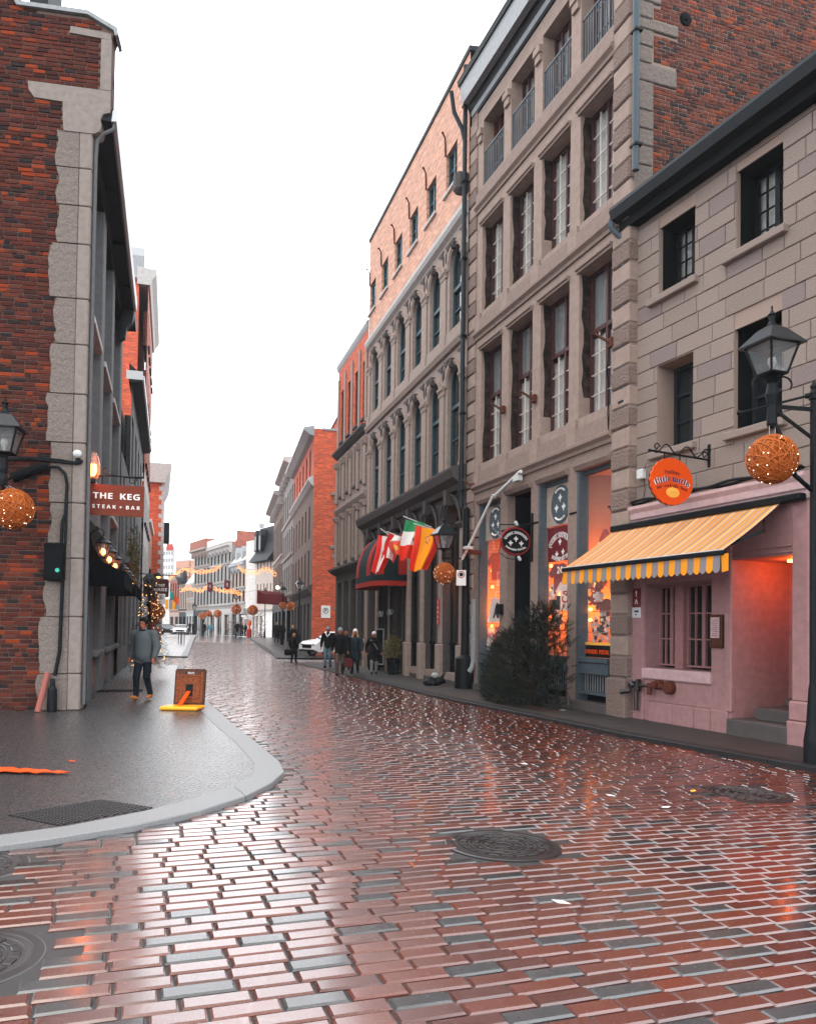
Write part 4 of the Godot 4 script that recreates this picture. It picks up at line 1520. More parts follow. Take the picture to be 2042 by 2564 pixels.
func pink_front(o: Node3D) -> void:
	# pink shop front: pier, window bay, pier, doorway, pier
	var f := MB.new()
	f.wall(0.42, 4.72, -0.2, 3.9, 0.06, 0.5, [[0.8, 2.62, 0.98, 2.66], [3.1, 4.4, -0.2, 2.98]])
	part("shop_front", f, M.pink_render, o)
	var core := MB.new()
	core.box(4.72, 9.0, -0.3, 4.35, -2.0, 0.0)
	part("dark_door_surround", core, M.black_paint, o)
	for q in [[0.38, 0.78, -0.1, 3.8, 0.1], [2.96, 3.12, 0.3, 3.85, 0.1], [4.4, 4.72, 0.62, 3.85, 0.1]]:
		lintel_box(o, "pilaster", q[0], q[1], q[2], q[3], 0.0, q[4], M.pink_render, 0.02)
	lintel_box(o, "plinth_stone", 4.37, 4.75, 0.3, 0.62, 0.0, 0.15, M.pink_render, 0.03)
	lintel_box(o, "plinth_stone", 4.36, 4.76, -0.2, 0.3, 0.0, 0.18, M.pink_render, 0.02)
	for q in [[0.95, 1.62], [1.63, 2.2], [2.21, 2.62], [2.63, 3.04]]:
		lintel_box(o, "plinth_stone", q[0], q[1], -0.2, 0.31, 0.02, 0.11, M.pink_render, 0.02)
	for q in [[0.8, 1.95, 0.31, 0.73], [1.96, 2.62, 0.31, 0.73]]:
		lintel_box(o, "panel_stone", q[0], q[1], q[2], q[3], 0.02, 0.075, M.pink_render, 0.015)
	lintel_box(o, "sill", 0.76, 2.64, 0.75, 0.97, -0.2, 0.13, M.pink_trim, 0.025)
	# two casement windows in a deep recess
	var mid := MB.new()
	mid.box(1.37, 1.6, 0.98, 2.66, -0.42, -0.2)
	mid.box(0.8, 2.62, 2.62, 2.72, -0.42, -0.05)
	part("mullion", mid, M.pink_wood, o)
	for q in [[0.8, 1.37], [1.6, 2.3]]:
		window(o, q[0], q[1], 1.02, 2.62, -0.3, {"frame": M.pink_wood, "pane": M.pane_dark, "posts": [0.62], "pw": 0.09, "fw": 0.035, "cols": [2, 1], "rows": 3, "bw": 0.013})
	# menu board on the pier
	var mbx := MB.new()
	mbx.cbox(2.64, 2.93, 1.42, 2.02, 0.06, 0.13, 0.01)
	var menu := part("menu_case", mbx, M.wood_dark, o)
	var sheet := MB.new()
	sheet.box(2.67, 2.88, 1.6, 1.97, 0.13, 0.134)
	part("menu_sheet", sheet, M.pink_trim, menu)
	var lines := MB.new()
	for k in 9:
		lines.box(2.69 + 0.02 * (k % 3), 2.86 - 0.03 * (k % 2), 1.64 + k * 0.035, 1.647 + k * 0.035, 0.134, 0.136)
	part("menu_print", lines, M.black_paint, menu)
	# recess with the door, lit by a lamp in its ceiling
	var r := MB.new()
	r.box(3.0, 3.1, -0.2, 3.1, -1.5, -0.44)
	r.box(4.4, 4.5, -0.2, 3.1, -1.5, -0.44)
	r.box(3.0, 4.5, 2.98, 3.1, -1.5, -0.44)
	r.box(3.1, 4.4, 0.3, 2.98, -1.5, -1.3)
	part("porch", r, M.pink_render, o)
	var dr := MB.new()
	dr.cbox(3.55, 4.36, 0.58, 2.75, -1.3, -1.25, 0.01)
	dr.cbox(3.63, 4.3, 0.68, 1.15, -1.26, -1.235, 0.01)
	var door := part("door", dr, M.pink_wood, o)
	var dp := MB.new()
	dp.box(3.86, 4.28, 1.28, 2.66, -1.255, -1.24)
	part("door_pane", dp, M.pane_dark, door)
	var dh := MB.new()
	dh.cbox(3.62, 3.7, 1.6, 1.78, -1.25, -1.21, 0.01)
	dh.tube([Vector3(3.66, 1.66, -1.2), Vector3(3.65, 1.55, -1.15), Vector3(3.66, 1.42, -1.15), Vector3(3.68, 1.33, -1.2)], 0.014, 6)
	dh.ball(Vector3(3.68, 1.88, -1.23), Vector3.ONE * 0.03, 8, 5)
	part("door_handle", dh, M.black_paint, door)
	lintel_box(o, "step", 3.11, 4.39, -0.2, 0.2, -1.3, 0.2, M.stone_a_dark, 0.02)
	lintel_box(o, "step", 3.45, 4.39, 0.2, 0.42, -1.3, -0.1, M.stone_a_dark, 0.02)
	lintel_box(o, "step", 3.55, 4.39, 0.42, 0.57, -1.3, -0.7, M.stone_a_dark, 0.02)
	var lf := MB.new()
	lf.cbox(3.65, 4.0, 2.93, 2.975, -0.72, -0.64, 0.008)
	part("porch_lamp", lf, M.bulb_warm, o)
	var l := OmniLight3D.new()
	l.name = "porch_light"
	l.position = Vector3(3.82, 2.86, -0.68)
	l.light_color = Color(1.0, 0.40, 0.12)
	l.light_energy = 0.3
	l.light_size = 0.1
	l.omni_range = 8.0
	l.omni_attenuation = 2.0
	l.shadow_enabled = true
	o.add_child(l)
	# entablature and cornice
	var en := MB.new()
	ledge(en, 0.42, 4.74, [Vector2(0.0, 3.84), Vector2(0.12, 3.84), Vector2(0.13, 3.97), Vector2(0.17, 4.0), Vector2(0.17, 4.12), Vector2(0.22, 4.2), Vector2(0.22, 4.26), Vector2(0.0, 4.3)])
	part("cornice", en, M.pink_trim, o)
	var lp := MB.new()
	for y in [3.02, 3.12]:
		lp.box(3.12, 4.4, y, y + 0.03, 0.06, 0.09)
	part("lintel_moulding", lp, M.pink_render, o)
	var cb := MB.new()
	for k in 2:
		var pts := []
		for i in 30:
			pts.append(Vector3(-0.3 + i * 0.17, 4.33 + 0.03 * k + 0.02 * sin(i * 0.9 + k * 2.0), 0.1 + 0.05 * k))
		cb.tube(pts, 0.028, 6)
	var cable := part("cable", cb, M.black_paint, o)
	# shop notice on the pier
	var nb := MB.new()
	nb.cbox(0.46, 0.72, 2.2, 2.58, 0.1, 0.115, 0.006)
	var no_ := part("notice", nb, M.wine_print, o)
	var cut := MB.new()
	cut.ball(Vector3(0.59, 2.5, 0.118), Vector3(0.022, 0.04, 0.004), 8, 5)
	cut.box(0.583, 0.597, 2.41, 2.48, 0.115, 0.121)
	cut.bar(Vector3(0.59, 2.36, 0.118), Vector3(0.55, 2.26, 0.118), 0.014, 0.006)
	cut.bar(Vector3(0.59, 2.36, 0.118), Vector3(0.63, 2.26, 0.118), 0.014, 0.006)
	part("knife_and_fork", cut, M.white_paint, no_)
	var n2 := MB.new()
	n2.cbox(0.45, 0.72, 1.98, 2.19, 0.1, 0.113, 0.006)
	var n3 := part("notice", n2, M.pale_metal, o)
	var pr := MB.new()
	pr.box(0.53, 0.66, 2.09, 2.13, 0.113, 0.116)
	pr.box(0.56, 0.6, 2.03, 2.06, 0.113, 0.116)
	part("notice_print", pr, M.navy_paint, n3)
	# fire pipes at the foot of the wall
	var p := MB.new()
	p.rod(Vector3(0.62, 0.62, 0.2), Vector3(1.05, 0.62, 0.2), 0.035, 8)
	p.rod(Vector3(0.7, 0.62, 0.2), Vector3(0.7, 0.1, 0.2), 0.045, 8)
	p.rod(Vector3(0.58, 0.5, 0.26), Vector3(0.42, 0.46, 0.38), 0.05, 8)
	p.ball(Vector3(0.62, 0.62, 0.22), Vector3(0.09, 0.08, 0.09), 10, 6)
	p.cbox(0.74, 0.8, 0.5, 0.74, 0.14, 0.26, 0.01)
	part("valve_pipe", p, M.iron, o)
	var p2 := MB.new()
	p2.T = Transform3D(Basis(Vector3.RIGHT, PI / 2), Vector3(1.3, 0.66, 0.08))
	p2.lathe([Vector2(0.1, 0.0), Vector2(0.1, 0.1), Vector2(0.07, 0.12), Vector2(0.07, 0.2), Vector2(0.0, 0.21)], 14)
	p2.T = Transform3D(Basis(Vector3.RIGHT, PI / 2), Vector3(1.6, 0.62, 0.08))
	p2.lathe([Vector2(0.13, 0.0), Vector2(0.13, 0.1), Vector2(0.1, 0.14), Vector2(0.0, 0.15)], 16)
	p2.T = Transform3D.IDENTITY
	p2.rod(Vector3(1.05, 0.63, 0.2), Vector3(1.5, 0.63, 0.16), 0.055, 8)
	p2.rod(Vector3(1.12, 0.63, 0.2), Vector3(1.12, 0.45, 0.22), 0.05, 8)
	part("red_hydrant", p2, M.rust, o)


func awning() -> void:
	var o := thing("striped_awning", "yellow and grey striped awning with a scalloped edge over the pink shop window", "awning", TP)
	var x0 := -0.05
	var x1 := 4.3
	var z1 := 1.42
	var mats := [M.awn_yellow, M.awn_grey, M.awn_peach]
	# thin painted stripes run down the cloth
	var st := [MB.new(), MB.new(), MB.new()]
	var x := x0
	var k := 0
	var seq := [[0.055, 0], [0.03, 1], [0.02, 2], [0.02, 1], [0.05, 0], [0.05, 1], [0.035, 0], [0.06, 2], [0.03, 1]]
	while x < x1 - 0.001:
		var e: Array = seq[k % seq.size()]
		var xb := minf(x + e[0] * 1.25, x1)
		var m: MB = st[e[1]]
		var rows := 6
		for r in rows:
			var a := float(r) / rows
			var b := float(r + 1) / rows
			var ya := lerpf(3.83, 3.0, a) - 0.03 * sin(PI * a)
			var yb := lerpf(3.83, 3.0, b) - 0.03 * sin(PI * b)
			var za := lerpf(0.2, z1, a)
			var zb := lerpf(0.2, z1, b)
			m.auto(Vector3(x, ya, za), Vector3(xb, ya, za), Vector3(xb, yb, zb), Vector3(x, yb, zb), Vector3(0, 1, 0.5))
			m.auto(Vector3(x, ya - 0.004, za), Vector3(xb, ya - 0.004, za), Vector3(xb, yb - 0.004, zb), Vector3(x, yb - 0.004, zb), Vector3(0, -1, -0.5))
		x = xb
		k += 1
	for i in 3:
		part("canvas", st[i], mats[i], o)
	# scalloped valance
	var n := 30
	for i in n:
		var xa := lerpf(x0 - 0.02, x1 - 0.05, float(i) / n)
		var xb := lerpf(x0 - 0.02, x1 - 0.05, float(i + 1) / n)
		var poly := PackedVector2Array([Vector2(xa, 2.93), Vector2(xa, 2.7)])
		for q in 5:
			var a := PI * q / 4.0
			poly.append(Vector2(lerpf(xa, xb, q / 4.0), 2.68 - 0.05 * sin(a)))
		poly.append(Vector2(xb, 2.7))
		poly.append(Vector2(xb, 2.93))
		var fm := MB.new()
		fm.T = Transform3D(Basis(Vector3.RIGHT, -0.05 + 0.03 * sin(i * 1.3)), Vector3(0, 2.93, z1 + 0.02)) * Transform3D(Basis.IDENTITY, Vector3(0, -2.93, 0))
		fm.prism(poly, -0.004, 0.004)
		part("valance_flap", fm, M.awn_grey if i % 2 else M.awn_yellow, o)
	var fl := MB.new()
	fl.prism(PackedVector2Array([Vector2(x1 - 0.05, 2.93), Vector2(x1 + 0.1, 2.93), Vector2(x1 + 0.1, 2.66), Vector2(x1 - 0.03, 2.64)]), z1 + 0.0, z1 + 0.008)
	fl.prism(PackedVector2Array([Vector2(x0 - 0.02, 2.93), Vector2(x0 - 0.12, 2.66), Vector2(x0 + 0.0, 2.66)]), z1 + 0.0, z1 + 0.008)
	part("valance_end", fl, M.awn_yellow, o)
	var bar_ := MB.new()
	bar_.cbox(x0 - 0.05, x1 + 0.02, 2.91, 2.985, z1 - 0.04, z1 + 0.06, 0.012)
	part("front_bar", bar_, M.black_paint, o)
	var rim := MB.new()
	rim.box(x0 - 0.05, x1, 2.985, 3.0, z1 + 0.0, z1 + 0.055)
	part("front_bar_edge", rim, M.pale_metal, o)
	var box_ := MB.new()
	box_.cbox(x0 - 0.02, x1 + 0.42, 3.8, 3.92, 0.13, 0.3, 0.02)
	part("cassette", box_, M.black_paint, o)
	for x2 in [0.5, 3.9]:
		var arm := MB.new()
		arm.bar(Vector3(x2, 3.7, 0.15), Vector3(x2 + 0.6, 3.3, 0.8), 0.05, 0.03)
		arm.bar(Vector3(x2 + 0.6, 3.3, 0.8), Vector3(x2, 2.95, z1), 0.05, 0.03)
		part("folding_arm", arm, M.black_paint, o)


# ---------- the arcaded building ----------
func building_a() -> void:
	TA = frame_at(Vector3(-1.976, 0, -36.917), Vector3(0.285, 0, 0.9585))
	var o := thing("arcaded_building", "long stone building with two rows of arched windows and a salmon brick top storey", "building", TA)
	var L := 13.0
	var small := []
	var up := []
	var low := []
	for i in 6:
		small.append([0.0 + 2.14 * i, 1.08 + 2.14 * i, 16.28, 17.62])
		up.append([0.78 + 2.1 * i, 1.9 + 2.1 * i, 11.45, 14.12, 0.58])
		low.append([0.98 + 2.06 * i, 2.14 + 2.06 * i, 6.92, 10.2, 0.58])
	low[5] = [11.2, 12.32, 6.92, 10.25, 0.58]
	for q in small:
		q[0] += 0.1
		q[1] += 0.1
	var bw := MB.new()
	bw.wall(0.0, L, 14.95, 19.75, 0.0, 0.22, small)
	part("brick_wall", bw, M.salmon_brick, o)
	var sw := MB.new()
	sw.wall(0.0, L, 10.9, 14.95, 0.0, 0.24, up)
	sw.wall(0.0, L, 6.1, 10.9, 0.0, 0.24, low)
	part("stone_wall", sw, M.stone_a, o)
	var cap := MB.new()
	ledge(cap, -0.05, L + 0.05, [Vector2(-0.3, 19.72), Vector2(0.05, 19.72), Vector2(0.06, 19.86), Vector2(-0.3, 19.9)])
	part("roof_edge", cap, M.slate, o)
	for q in small:
		window(o, q[0], q[1], q[2], q[3], -0.1, {"frame": M.teal_paint, "pane": M.pane, "posts": [0.5], "pw": 0.09, "fw": 0.09, "cols": [1], "rows": 2, "bw": 0.02, "bars": M.teal_paint})
		lintel_box(o, "sill", q[0] - 0.14, q[1] + 0.1, q[2] - 0.11, q[2] - 0.001, -0.08, 0.09, M.stone_pale, 0.01)
		var hk := MB.new()
		hk.tube([Vector3(q[0] + 0.0, q[3] + 0.0, 0.03), Vector3(q[0] + 0.0, q[3] + 0.62, 0.05), Vector3(q[0] + 0.04, q[3] + 0.72, 0.12), Vector3(q[0] + 0.16, q[3] + 0.72, 0.2), Vector3(q[0] + 0.18, q[3] + 0.66, 0.22)], 0.03, 6)
		part("vent_pipe", hk, M.rust, o)
		var cu := MB.new()
		cu.box(q[0] + 0.55, q[1] - 0.05, q[2], q[3], -0.3, -0.28)
		part("curtain", cu, M.curtain, o)
	for rw in [[up, 13.5, 1], [low, 9.6, 0]]:
		for q in rw[0]:
			var ys: float = q[3] - 0.58
			arch_window(o, q[0], q[1], q[2], q[3], 0.58, -0.13, M.teal_paint, M.pane_dark, ys - 0.75)
			var hood := MB.new()
			var cx: float = (q[0] + q[1]) / 2
			for k in 10:
				var a := PI * k / 10
				var b := PI * (k + 1) / 10
				for e in [[0.02, 0.1, 0.03], [0.1, 0.17, 0.06]]:
					var r0: float = 0.56 + e[0]
					var r1: float = 0.56 + e[1]
					var p := [Vector2(cx + cos(a) * r0, ys + sin(a) * r0), Vector2(cx + cos(b) * r0, ys + sin(b) * r0), Vector2(cx + cos(b) * r1, ys + sin(b) * r1), Vector2(cx + cos(a) * r1, ys + sin(a) * r1)]
					hood.face(Vector3(p[0].x, p[0].y, e[2]), Vector3(p[1].x, p[1].y, e[2]), Vector3(p[2].x, p[2].y, e[2]), Vector3(p[3].x, p[3].y, e[2]), Vector3(0, 0, 1))
					hood.auto(Vector3(p[3].x, p[3].y, e[2]), Vector3(p[2].x, p[2].y, e[2]), Vector3(p[2].x, p[2].y, 0), Vector3(p[3].x, p[3].y, 0), Vector3(cos(a), sin(a), 0))
					hood.auto(Vector3(p[0].x, p[0].y, e[2]), Vector3(p[1].x, p[1].y, e[2]), Vector3(p[1].x, p[1].y, 0), Vector3(p[0].x, p[0].y, 0), Vector3(-cos(a), -sin(a), 0))
			part("hood_mould", hood, M.stone_a, o)
			var ks := MB.new()
			ks.prism(PackedVector2Array([Vector2(cx - 0.07, q[3] - 0.1), Vector2(cx + 0.07, q[3] - 0.1), Vector2(cx + 0.1, q[3] + 0.2), Vector2(cx - 0.1, q[3] + 0.2)]), 0.0, 0.13)
			ks.ball(Vector3(cx, q[3] + 0.0, 0.12), Vector3(0.06, 0.1, 0.07), 8, 6)
			part("keystone", ks, M.stone_a_dark, o)
			# raised spandrel pieces, their dark stone standing in for shade of carved recesses
			for s in [-1.0, 1.0]:
				var sp := MB.new()
				sp.prism(PackedVector2Array([Vector2(cx + s * 0.78, q[3] + 0.12), Vector2(cx + s * 0.34, q[3] + 0.34), Vector2(cx + s * 0.95, q[3] + 0.34)]), 0.0, 0.03)
				sp.ball(Vector3(cx + s * 0.92, q[3] - 0.02, 0.01), Vector3(0.06, 0.2, 0.03), 8, 6)
				part("spandrel_carving", sp, M.stone_a_dark, o)
		for i in 7:
			var px: float = rw[0][mini(i, 5)][0] - 0.47 if i < 6 else rw[0][5][1] + 0.44
			var a: float = px - 0.28
			var b: float = px + 0.28
			a = maxf(a, 0.02); b = minf(b, L - 0.02)
			var y0: float = rw[0][0][2]
			lintel_box(o, "pilaster", a + 0.06, b - 0.06, y0, rw[1] - 0.1, 0.0, 0.06, M.stone_a, 0.02)
			var c := MB.new()
			ledge(c, a, b, [Vector2(0, rw[1] - 0.12), Vector2(0.08, rw[1] - 0.12), Vector2(0.08, rw[1]), Vector2(0.14, rw[1] + 0.08), Vector2(0.14, rw[1] + 0.16), Vector2(0, rw[1] + 0.2)])
			part("capital", c, M.stone_a, o)
			lintel_box(o, "pier_block", a, b, y0 - 0.45, y0, 0, 0.1, M.stone_a, 0.015)
	var bd := MB.new()
	ledge(bd, 0.0, L, [Vector2(0, 14.6), Vector2(0.14, 14.68), Vector2(0.2, 14.8), Vector2(0.2, 14.95), Vector2(0.0, 15.05)])
	part("ledge", bd, M.stone_pale, o)
	var b2 := MB.new()
	ledge(b2, 0.0, L, [Vector2(0, 10.72), Vector2(0.1, 10.75), Vector2(0.17, 10.9), Vector2(0.17, 10.98), Vector2(0.06, 11.0), Vector2(0.05, 11.42), Vector2(0.0, 11.44)])
	part("ledge", b2, M.stone_a, o)
	var dc := MB.new()
	ledge(dc, -0.1, L, [Vector2(0, 6.02), Vector2(0.14, 6.05), Vector2(0.2, 6.2), Vector2(0.42, 6.36), Vector2(0.5, 6.6), Vector2(0.5, 6.68), Vector2(0.05, 6.8), Vector2(0.0, 6.8)])
	part("cornice", dc, M.stone_a_dark, o)
	lintel_box(o, "corner_bracket", 12.55, 12.98, 15.3, 15.95, -0.1, 0.4, M.stone_a_dark, 0.1)
	# ground storey
	var gl := []
	for i in 6:
		gl.append([0.55 + 2.09 * i, 1.85 + 2.09 * i, 0.0 if i < 3 else 0.05, 5.72, 0.65])
	gl[5] = [11.0, 12.5, 0.05, 5.72, 0.7]
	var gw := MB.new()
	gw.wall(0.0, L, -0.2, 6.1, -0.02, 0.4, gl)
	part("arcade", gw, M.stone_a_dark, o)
	for i in 6:
		var q: Array = gl[i]
		var cx: float = (q[0] + q[1]) / 2
		var hw: float = (q[1] - q[0]) / 2
		var hood := MB.new()
		var ys: float = q[3] - q[4]
		for e in [[0.05, 0.05, 0.0], [0.16, 0.045, 0.04], [0.27, 0.04, 0.09]]:
			var pts := []
			for k in 15:
				var a: float = PI * k / 14
				pts.append(Vector3(cx + cos(a) * (hw + e[0]), ys + sin(a) * (q[4] + e[0]), e[2]))
			hood.tube(pts, e[1], 6)
		part("arch_moulding", hood, M.stone_a_dark, o)
		var ks := MB.new()
		ks.prism(PackedVector2Array([Vector2(cx - 0.1, q[3] - 0.05), Vector2(cx + 0.1, q[3] - 0.05), Vector2(cx + 0.16, q[3] + 0.42), Vector2(cx - 0.16, q[3] + 0.42)]), -0.02, 0.26)
		part("keystone", ks, M.stone_a_dark, o)
		# shop joinery: dark stall riser and panes
		if i > 2:
			var j := MB.new()
			j.box(q[0], q[1], 0.05, 0.28, -0.4, -0.06)
			part("stall_base", j, M.stone_a, o)
			var fr := MB.new()
			fr.box(q[0], q[0] + 0.08, 0.28, ys, -0.34, -0.26)
			fr.box(q[1] - 0.08, q[1], 0.28, ys, -0.34, -0.26)
			fr.box(q[0] + 0.08, q[1] - 0.08, 1.15, 1.28, -0.34, -0.2)
			fr.box(q[0] + 0.08, q[1] - 0.08, ys - 0.12, ys, -0.34, -0.26)
			fr.box(q[0] + 0.08, q[1] - 0.08, 0.28, 1.15, -0.33, -0.3)
			part("shop_frame", fr, M.black_paint, o)
			var g := MB.new()
			g.box(q[0] + 0.06, q[1] - 0.06, 1.2, ys - 0.05, -0.3, -0.295)
			part("shop_pane", g, M.pane, o)
			var sb := MB.new()
			if i == 5:
				for k in 34:
					sb.box(q[0], q[1], 1.28 + k * 0.1, 1.37 + k * 0.1, -0.95, -0.93)
				part("slat", sb, M.slat, o, "stuff")
	for i in 7:
		var px: float = [0.25, 2.22, 4.31, 6.95, 8.72, 10.75, 12.75][i]
		for e in [[0.2, -0.2, 1.2, 0.14], [0.15, 1.2, 4.9, 0.06]]:
			lintel_box(o, "pier", px - e[0], px + e[0], e[1], e[2], -0.1, e[3], M.stone_a, 0.03)
		var c := MB.new()
		ledge(c, px - 0.24, px + 0.24, [Vector2(0, 4.85), Vector2(0.08, 4.85), Vector2(0.16, 4.98), Vector2(0.16, 5.04), Vector2(0, 5.08)])
		part("capital", c, M.stone_a_dark, o)
	var rb := MB.new()
	rb.cbox(10.66, 10.84, 1.85, 2.7, 0.07, 0.1, 0.006)
	var rs := part("vertical_sign", rb, M.red_paint, o)
	for k in 5:
		lettering("TABAC"[k], Transform3D(Basis.IDENTITY, Vector3(10.75, 2.58 - k * 0.16, 0.1)), 0.1, M.white_paint, rs)
	var core := MB.new()
	core.box(0.02, L - 0.02, 6.2, 19.7, -9.0, -0.9)
	core.box(0.02, L - 0.02, -0.3, 6.19, -9.0, -2.4)
	core.box(0.0, 0.6, -0.3, 19.7, -0.9, -0.45)
	core.box(L - 0.5, L, -0.3, 19.7, -0.9, -0.45)
	core.box(0.6, L - 0.5, 5.85, 6.6, -0.9, -0.45)
	core.box(0.6, L - 0.5, 14.5, 16.0, -0.9, -0.45)
	core.box(0.6, L - 0.5, 18.0, 19.7, -0.9, -0.3)
	part("inner_wall", core, M.unlit_black, o)  # shade of the rooms behind is put into this near-black colour
	var rf := MB.new()
	rf.box(0.0, L, 19.7, 19.78, -9.2, -0.1)
	part("roof", rf, M.slate_roof, o)
	var l := OmniLight3D.new()
	l.name = "shop_lamp"
	l.position = Vector3(11.8, 3.2, -0.65)
	l.light_color = Color(1.0, 0.5, 0.2)
	l.light_energy = 0.25
	l.light_size = 0.1
	l.omni_range = 8.0
	l.omni_attenuation = 2.0
	l.shadow_enabled = true
	o.add_child(l)
	for p in [[11.5, 2.6], [11.9, 1.6], [9.4, 2.1], [9.6, 3.4], [7.7, 2.9]]:
		var bb := MB.new()
		bb.ball(Vector3(p[0], p[1], -0.6), Vector3.ONE * 0.035, 8, 6)
		part("light_bulb", bb, M.bulb_white, o)


func at(px: float, py: float, depth: float) -> Vector3:
	# the point that lies depth metres ahead, in the direction measured on the photograph
	var b := Basis(Vector3.RIGHT, deg_to_rad(1.4)) * Basis(Vector3.BACK, 0.0125)
	var d := b * Vector3((px - 1021.0) / 2000.0, -(py - 1525.0) / 2000.0, -1)
	return Vector3(0, 1.7, 0) + d * (depth / -d.z)


# ---------- the brick corner building on the left ----------
func building_left() -> void:
	var c := Vector3(-6.125, 0, -14.95)
	TL = frame_at(c, Vector3(-0.2856, 0, -0.9584))
	var tw := frame_at(c, Vector3(0.9846, 0, -0.1746))
	var o := thing("steakhouse_building", "corner building with dark red brick side wall, big grey quoins and a deep dark eave", "building", TL)
	var tr := TL.affine_inverse() * tw
	# side wall: mortar bed with the outline of the gable
	var bed := MB.new()
	bed.T = tr
	bed.prism(PackedVector2Array([Vector2(-7, -0.2), Vector2(-0.02, -0.2), Vector2(-0.02, 11.0), Vector2(0.2, 11.4), Vector2(0.34, 11.6), Vector2(0.34, 12.9), Vector2(0.38, 13.02), Vector2(-0.12, 13.26), Vector2(-1.3, 13.26), Vector2(-1.5, 13.6), Vector2(-7, 17.0)]), -0.35, -0.01)
	var wall_ := part("side_wall", bed, M.mortar_dark, o)
	var edges := [[0.1, 0.78, -0.72], [0.78, 1.84, -0.70], [1.84, 2.93, -0.62], [2.93, 3.97, -0.57], [3.97, 5.1, -0.58], [5.1, 6.02, -0.65], [6.02, 6.96, -0.62], [6.96, 7.83, -0.57], [7.83, 8.87, -0.68], [8.87, 9.6, -0.55], [9.6, 10.32, -0.58], [10.32, 11.02, -0.6]]
	for e in edges:
		var mb := MB.new()
		mb.T = tr
		var poly := PackedVector2Array()
		var n := 7
		for i in n + 1:
			poly.append(Vector2(e[2] + rng.randf_range(-0.022, 0.022) + 0.025 * sin(i * 0.9 + e[0]), lerpf(e[0] + 0.012, e[1] - 0.012, float(i) / n)))
		poly.append(Vector2(-0.2, e[1] - 0.012))
		poly.append(Vector2(-0.2, e[0] + 0.012))
		mb.prism(poly, -0.3, 0.03 + rng.randf_range(0, 0.015))
		var q := part("quoin", mb, M.stone_quoin, o)
		var dm := MB.new()
		dm.T = tr
		dm.cbox(-0.198, 0.03, e[0] + 0.006, e[1] - 0.006, -0.32, 0.035, 0.018)
		part("dressed_edge", dm, M.stone_quoin_smooth, q)
	for e in [[[-0.42, 12.9], [-0.4, 13.03], [0.33, 12.98], [0.33, 12.86]], [[0.15, 11.88], [0.15, 12.86], [0.34, 12.86], [0.34, 11.88]], [[-1.02, 11.58], [-1.12, 11.72], [-1.14, 11.88], [0.34, 11.87], [0.34, 11.56], [-0.5, 11.56]]]:
		var mb := MB.new()
		mb.T = tr
		var poly := PackedVector2Array()
		for p in e:
			poly.append(Vector2(p[0], p[1]))
		mb.prism(poly, -0.3, 0.03)
		part("band_stone", mb, M.stone_quoin_smooth, o)
	var br := MB.new()
	br.T = tr
	br.prism(PackedVector2Array([Vector2(-0.48, 11.0), Vector2(0.06, 11.0), Vector2(0.16, 11.06), Vector2(0.19, 11.16), Vector2(0.17, 11.3), Vector2(0.22, 11.4), Vector2(0.34, 11.44), Vector2(0.34, 11.55), Vector2(-0.51, 11.55), Vector2(-0.5, 11.2)]), -0.3, 0.05)
	part("corbel", br, M.stone_quoin_smooth, o)
	# bricks laid one by one
	var meshes := []
	for l in [0.10, 0.2, 0.225, 0.245]:
		var mb := MB.new()
		mb.T = Transform3D(tr.basis, Vector3.ZERO)
		mb.cbox(-l, 0, 0, 0.069, -0.05, 0.008, 0.007)
		meshes.append([l, mb.mesh()])
	var xf := [[], [], [], []]
	var cl := [[], [], [], []]
	var shown := 0
	var row := 0
	var y := 0.1
	while y < 15.0:
		var x := -0.5
		for e in edges:
			if y + 0.04 > e[0] and y + 0.04 < e[1]:
				x = e[2] + 0.03
		if y > 10.98:
			x = -0.5
		if y > 11.5 and y < 11.9:
			x = -1.0
		if y > 11.88:
			x = 0.15
		if y > 12.85:
			x = -0.42 if y < 13.03 else -0.12 + (13.26 - y) * 2.0 - 0.1
		if y > 13.2:
			x = -1.45 - (y - 13.5) * 1.7
		if row % 2 == 1:
			x -= 0.05
		var head := row % 13 == 12
		while x > -2.1:
			var k := 0 if head or (row % 2 == 1 and rng.randf() < 0.14) else 1 + rng.randi() % 3
			var t := Transform3D(Basis(tr.basis.z, rng.randfn(0, 0.008)), tr * Vector3(x, y + rng.randf_range(-0.004, 0.004), rng.randf_range(-0.006, 0.006)))
			var vis := x > -1.62 and y < 12.8
			if vis and shown < 300 and (row + int(-x * 5)) % 2 == 0 and y > 0.3:
				shown += 1
				_brick(o, meshes, k, t, xf, cl, true, "brick")
			else:
				_brick(o, meshes, k, t, xf, cl, false, "brick")
			x -= meshes[k][0] + 0.013
		y += 0.0825
		row += 1
	_brick_rest(o, meshes, xf, cl)
	var cp := MB.new()
	cp.T = tr
	for q in [[Vector2(0.46, 12.96), Vector2(0.44, 13.1), Vector2(-0.1, 13.36), Vector2(-0.1, 13.28), Vector2(0.38, 13.04), Vector2(0.4, 12.94)], [Vector2(-0.1, 13.28), Vector2(-0.1, 13.36), Vector2(-1.32, 13.36), Vector2(-1.52, 13.7), Vector2(-6.5, 16.9), Vector2(-6.5, 16.8), Vector2(-1.55, 13.6), Vector2(-1.36, 13.28)]]:
		cp.prism(PackedVector2Array(q), -0.4, 0.06)
	part("coping", cp, M.grey_metal, o)
	var ch := MB.new()
	ch.T = tr
	ch.box(-1.32, -0.98, 13.36, 15.5, -1.6, -0.6)
	part("chimney", ch, M.slate, o)
	# street front: pilasters, recessed windows, sills
	var w := MB.new()
	var hs := []
	for b in [[1.0, 2.9], [3.9, 6.0], [7.0, 9.6]]:
		hs.append([b[0], b[1], 4.75, 7.1])
		hs.append([b[0], b[1], 7.9, 10.5])
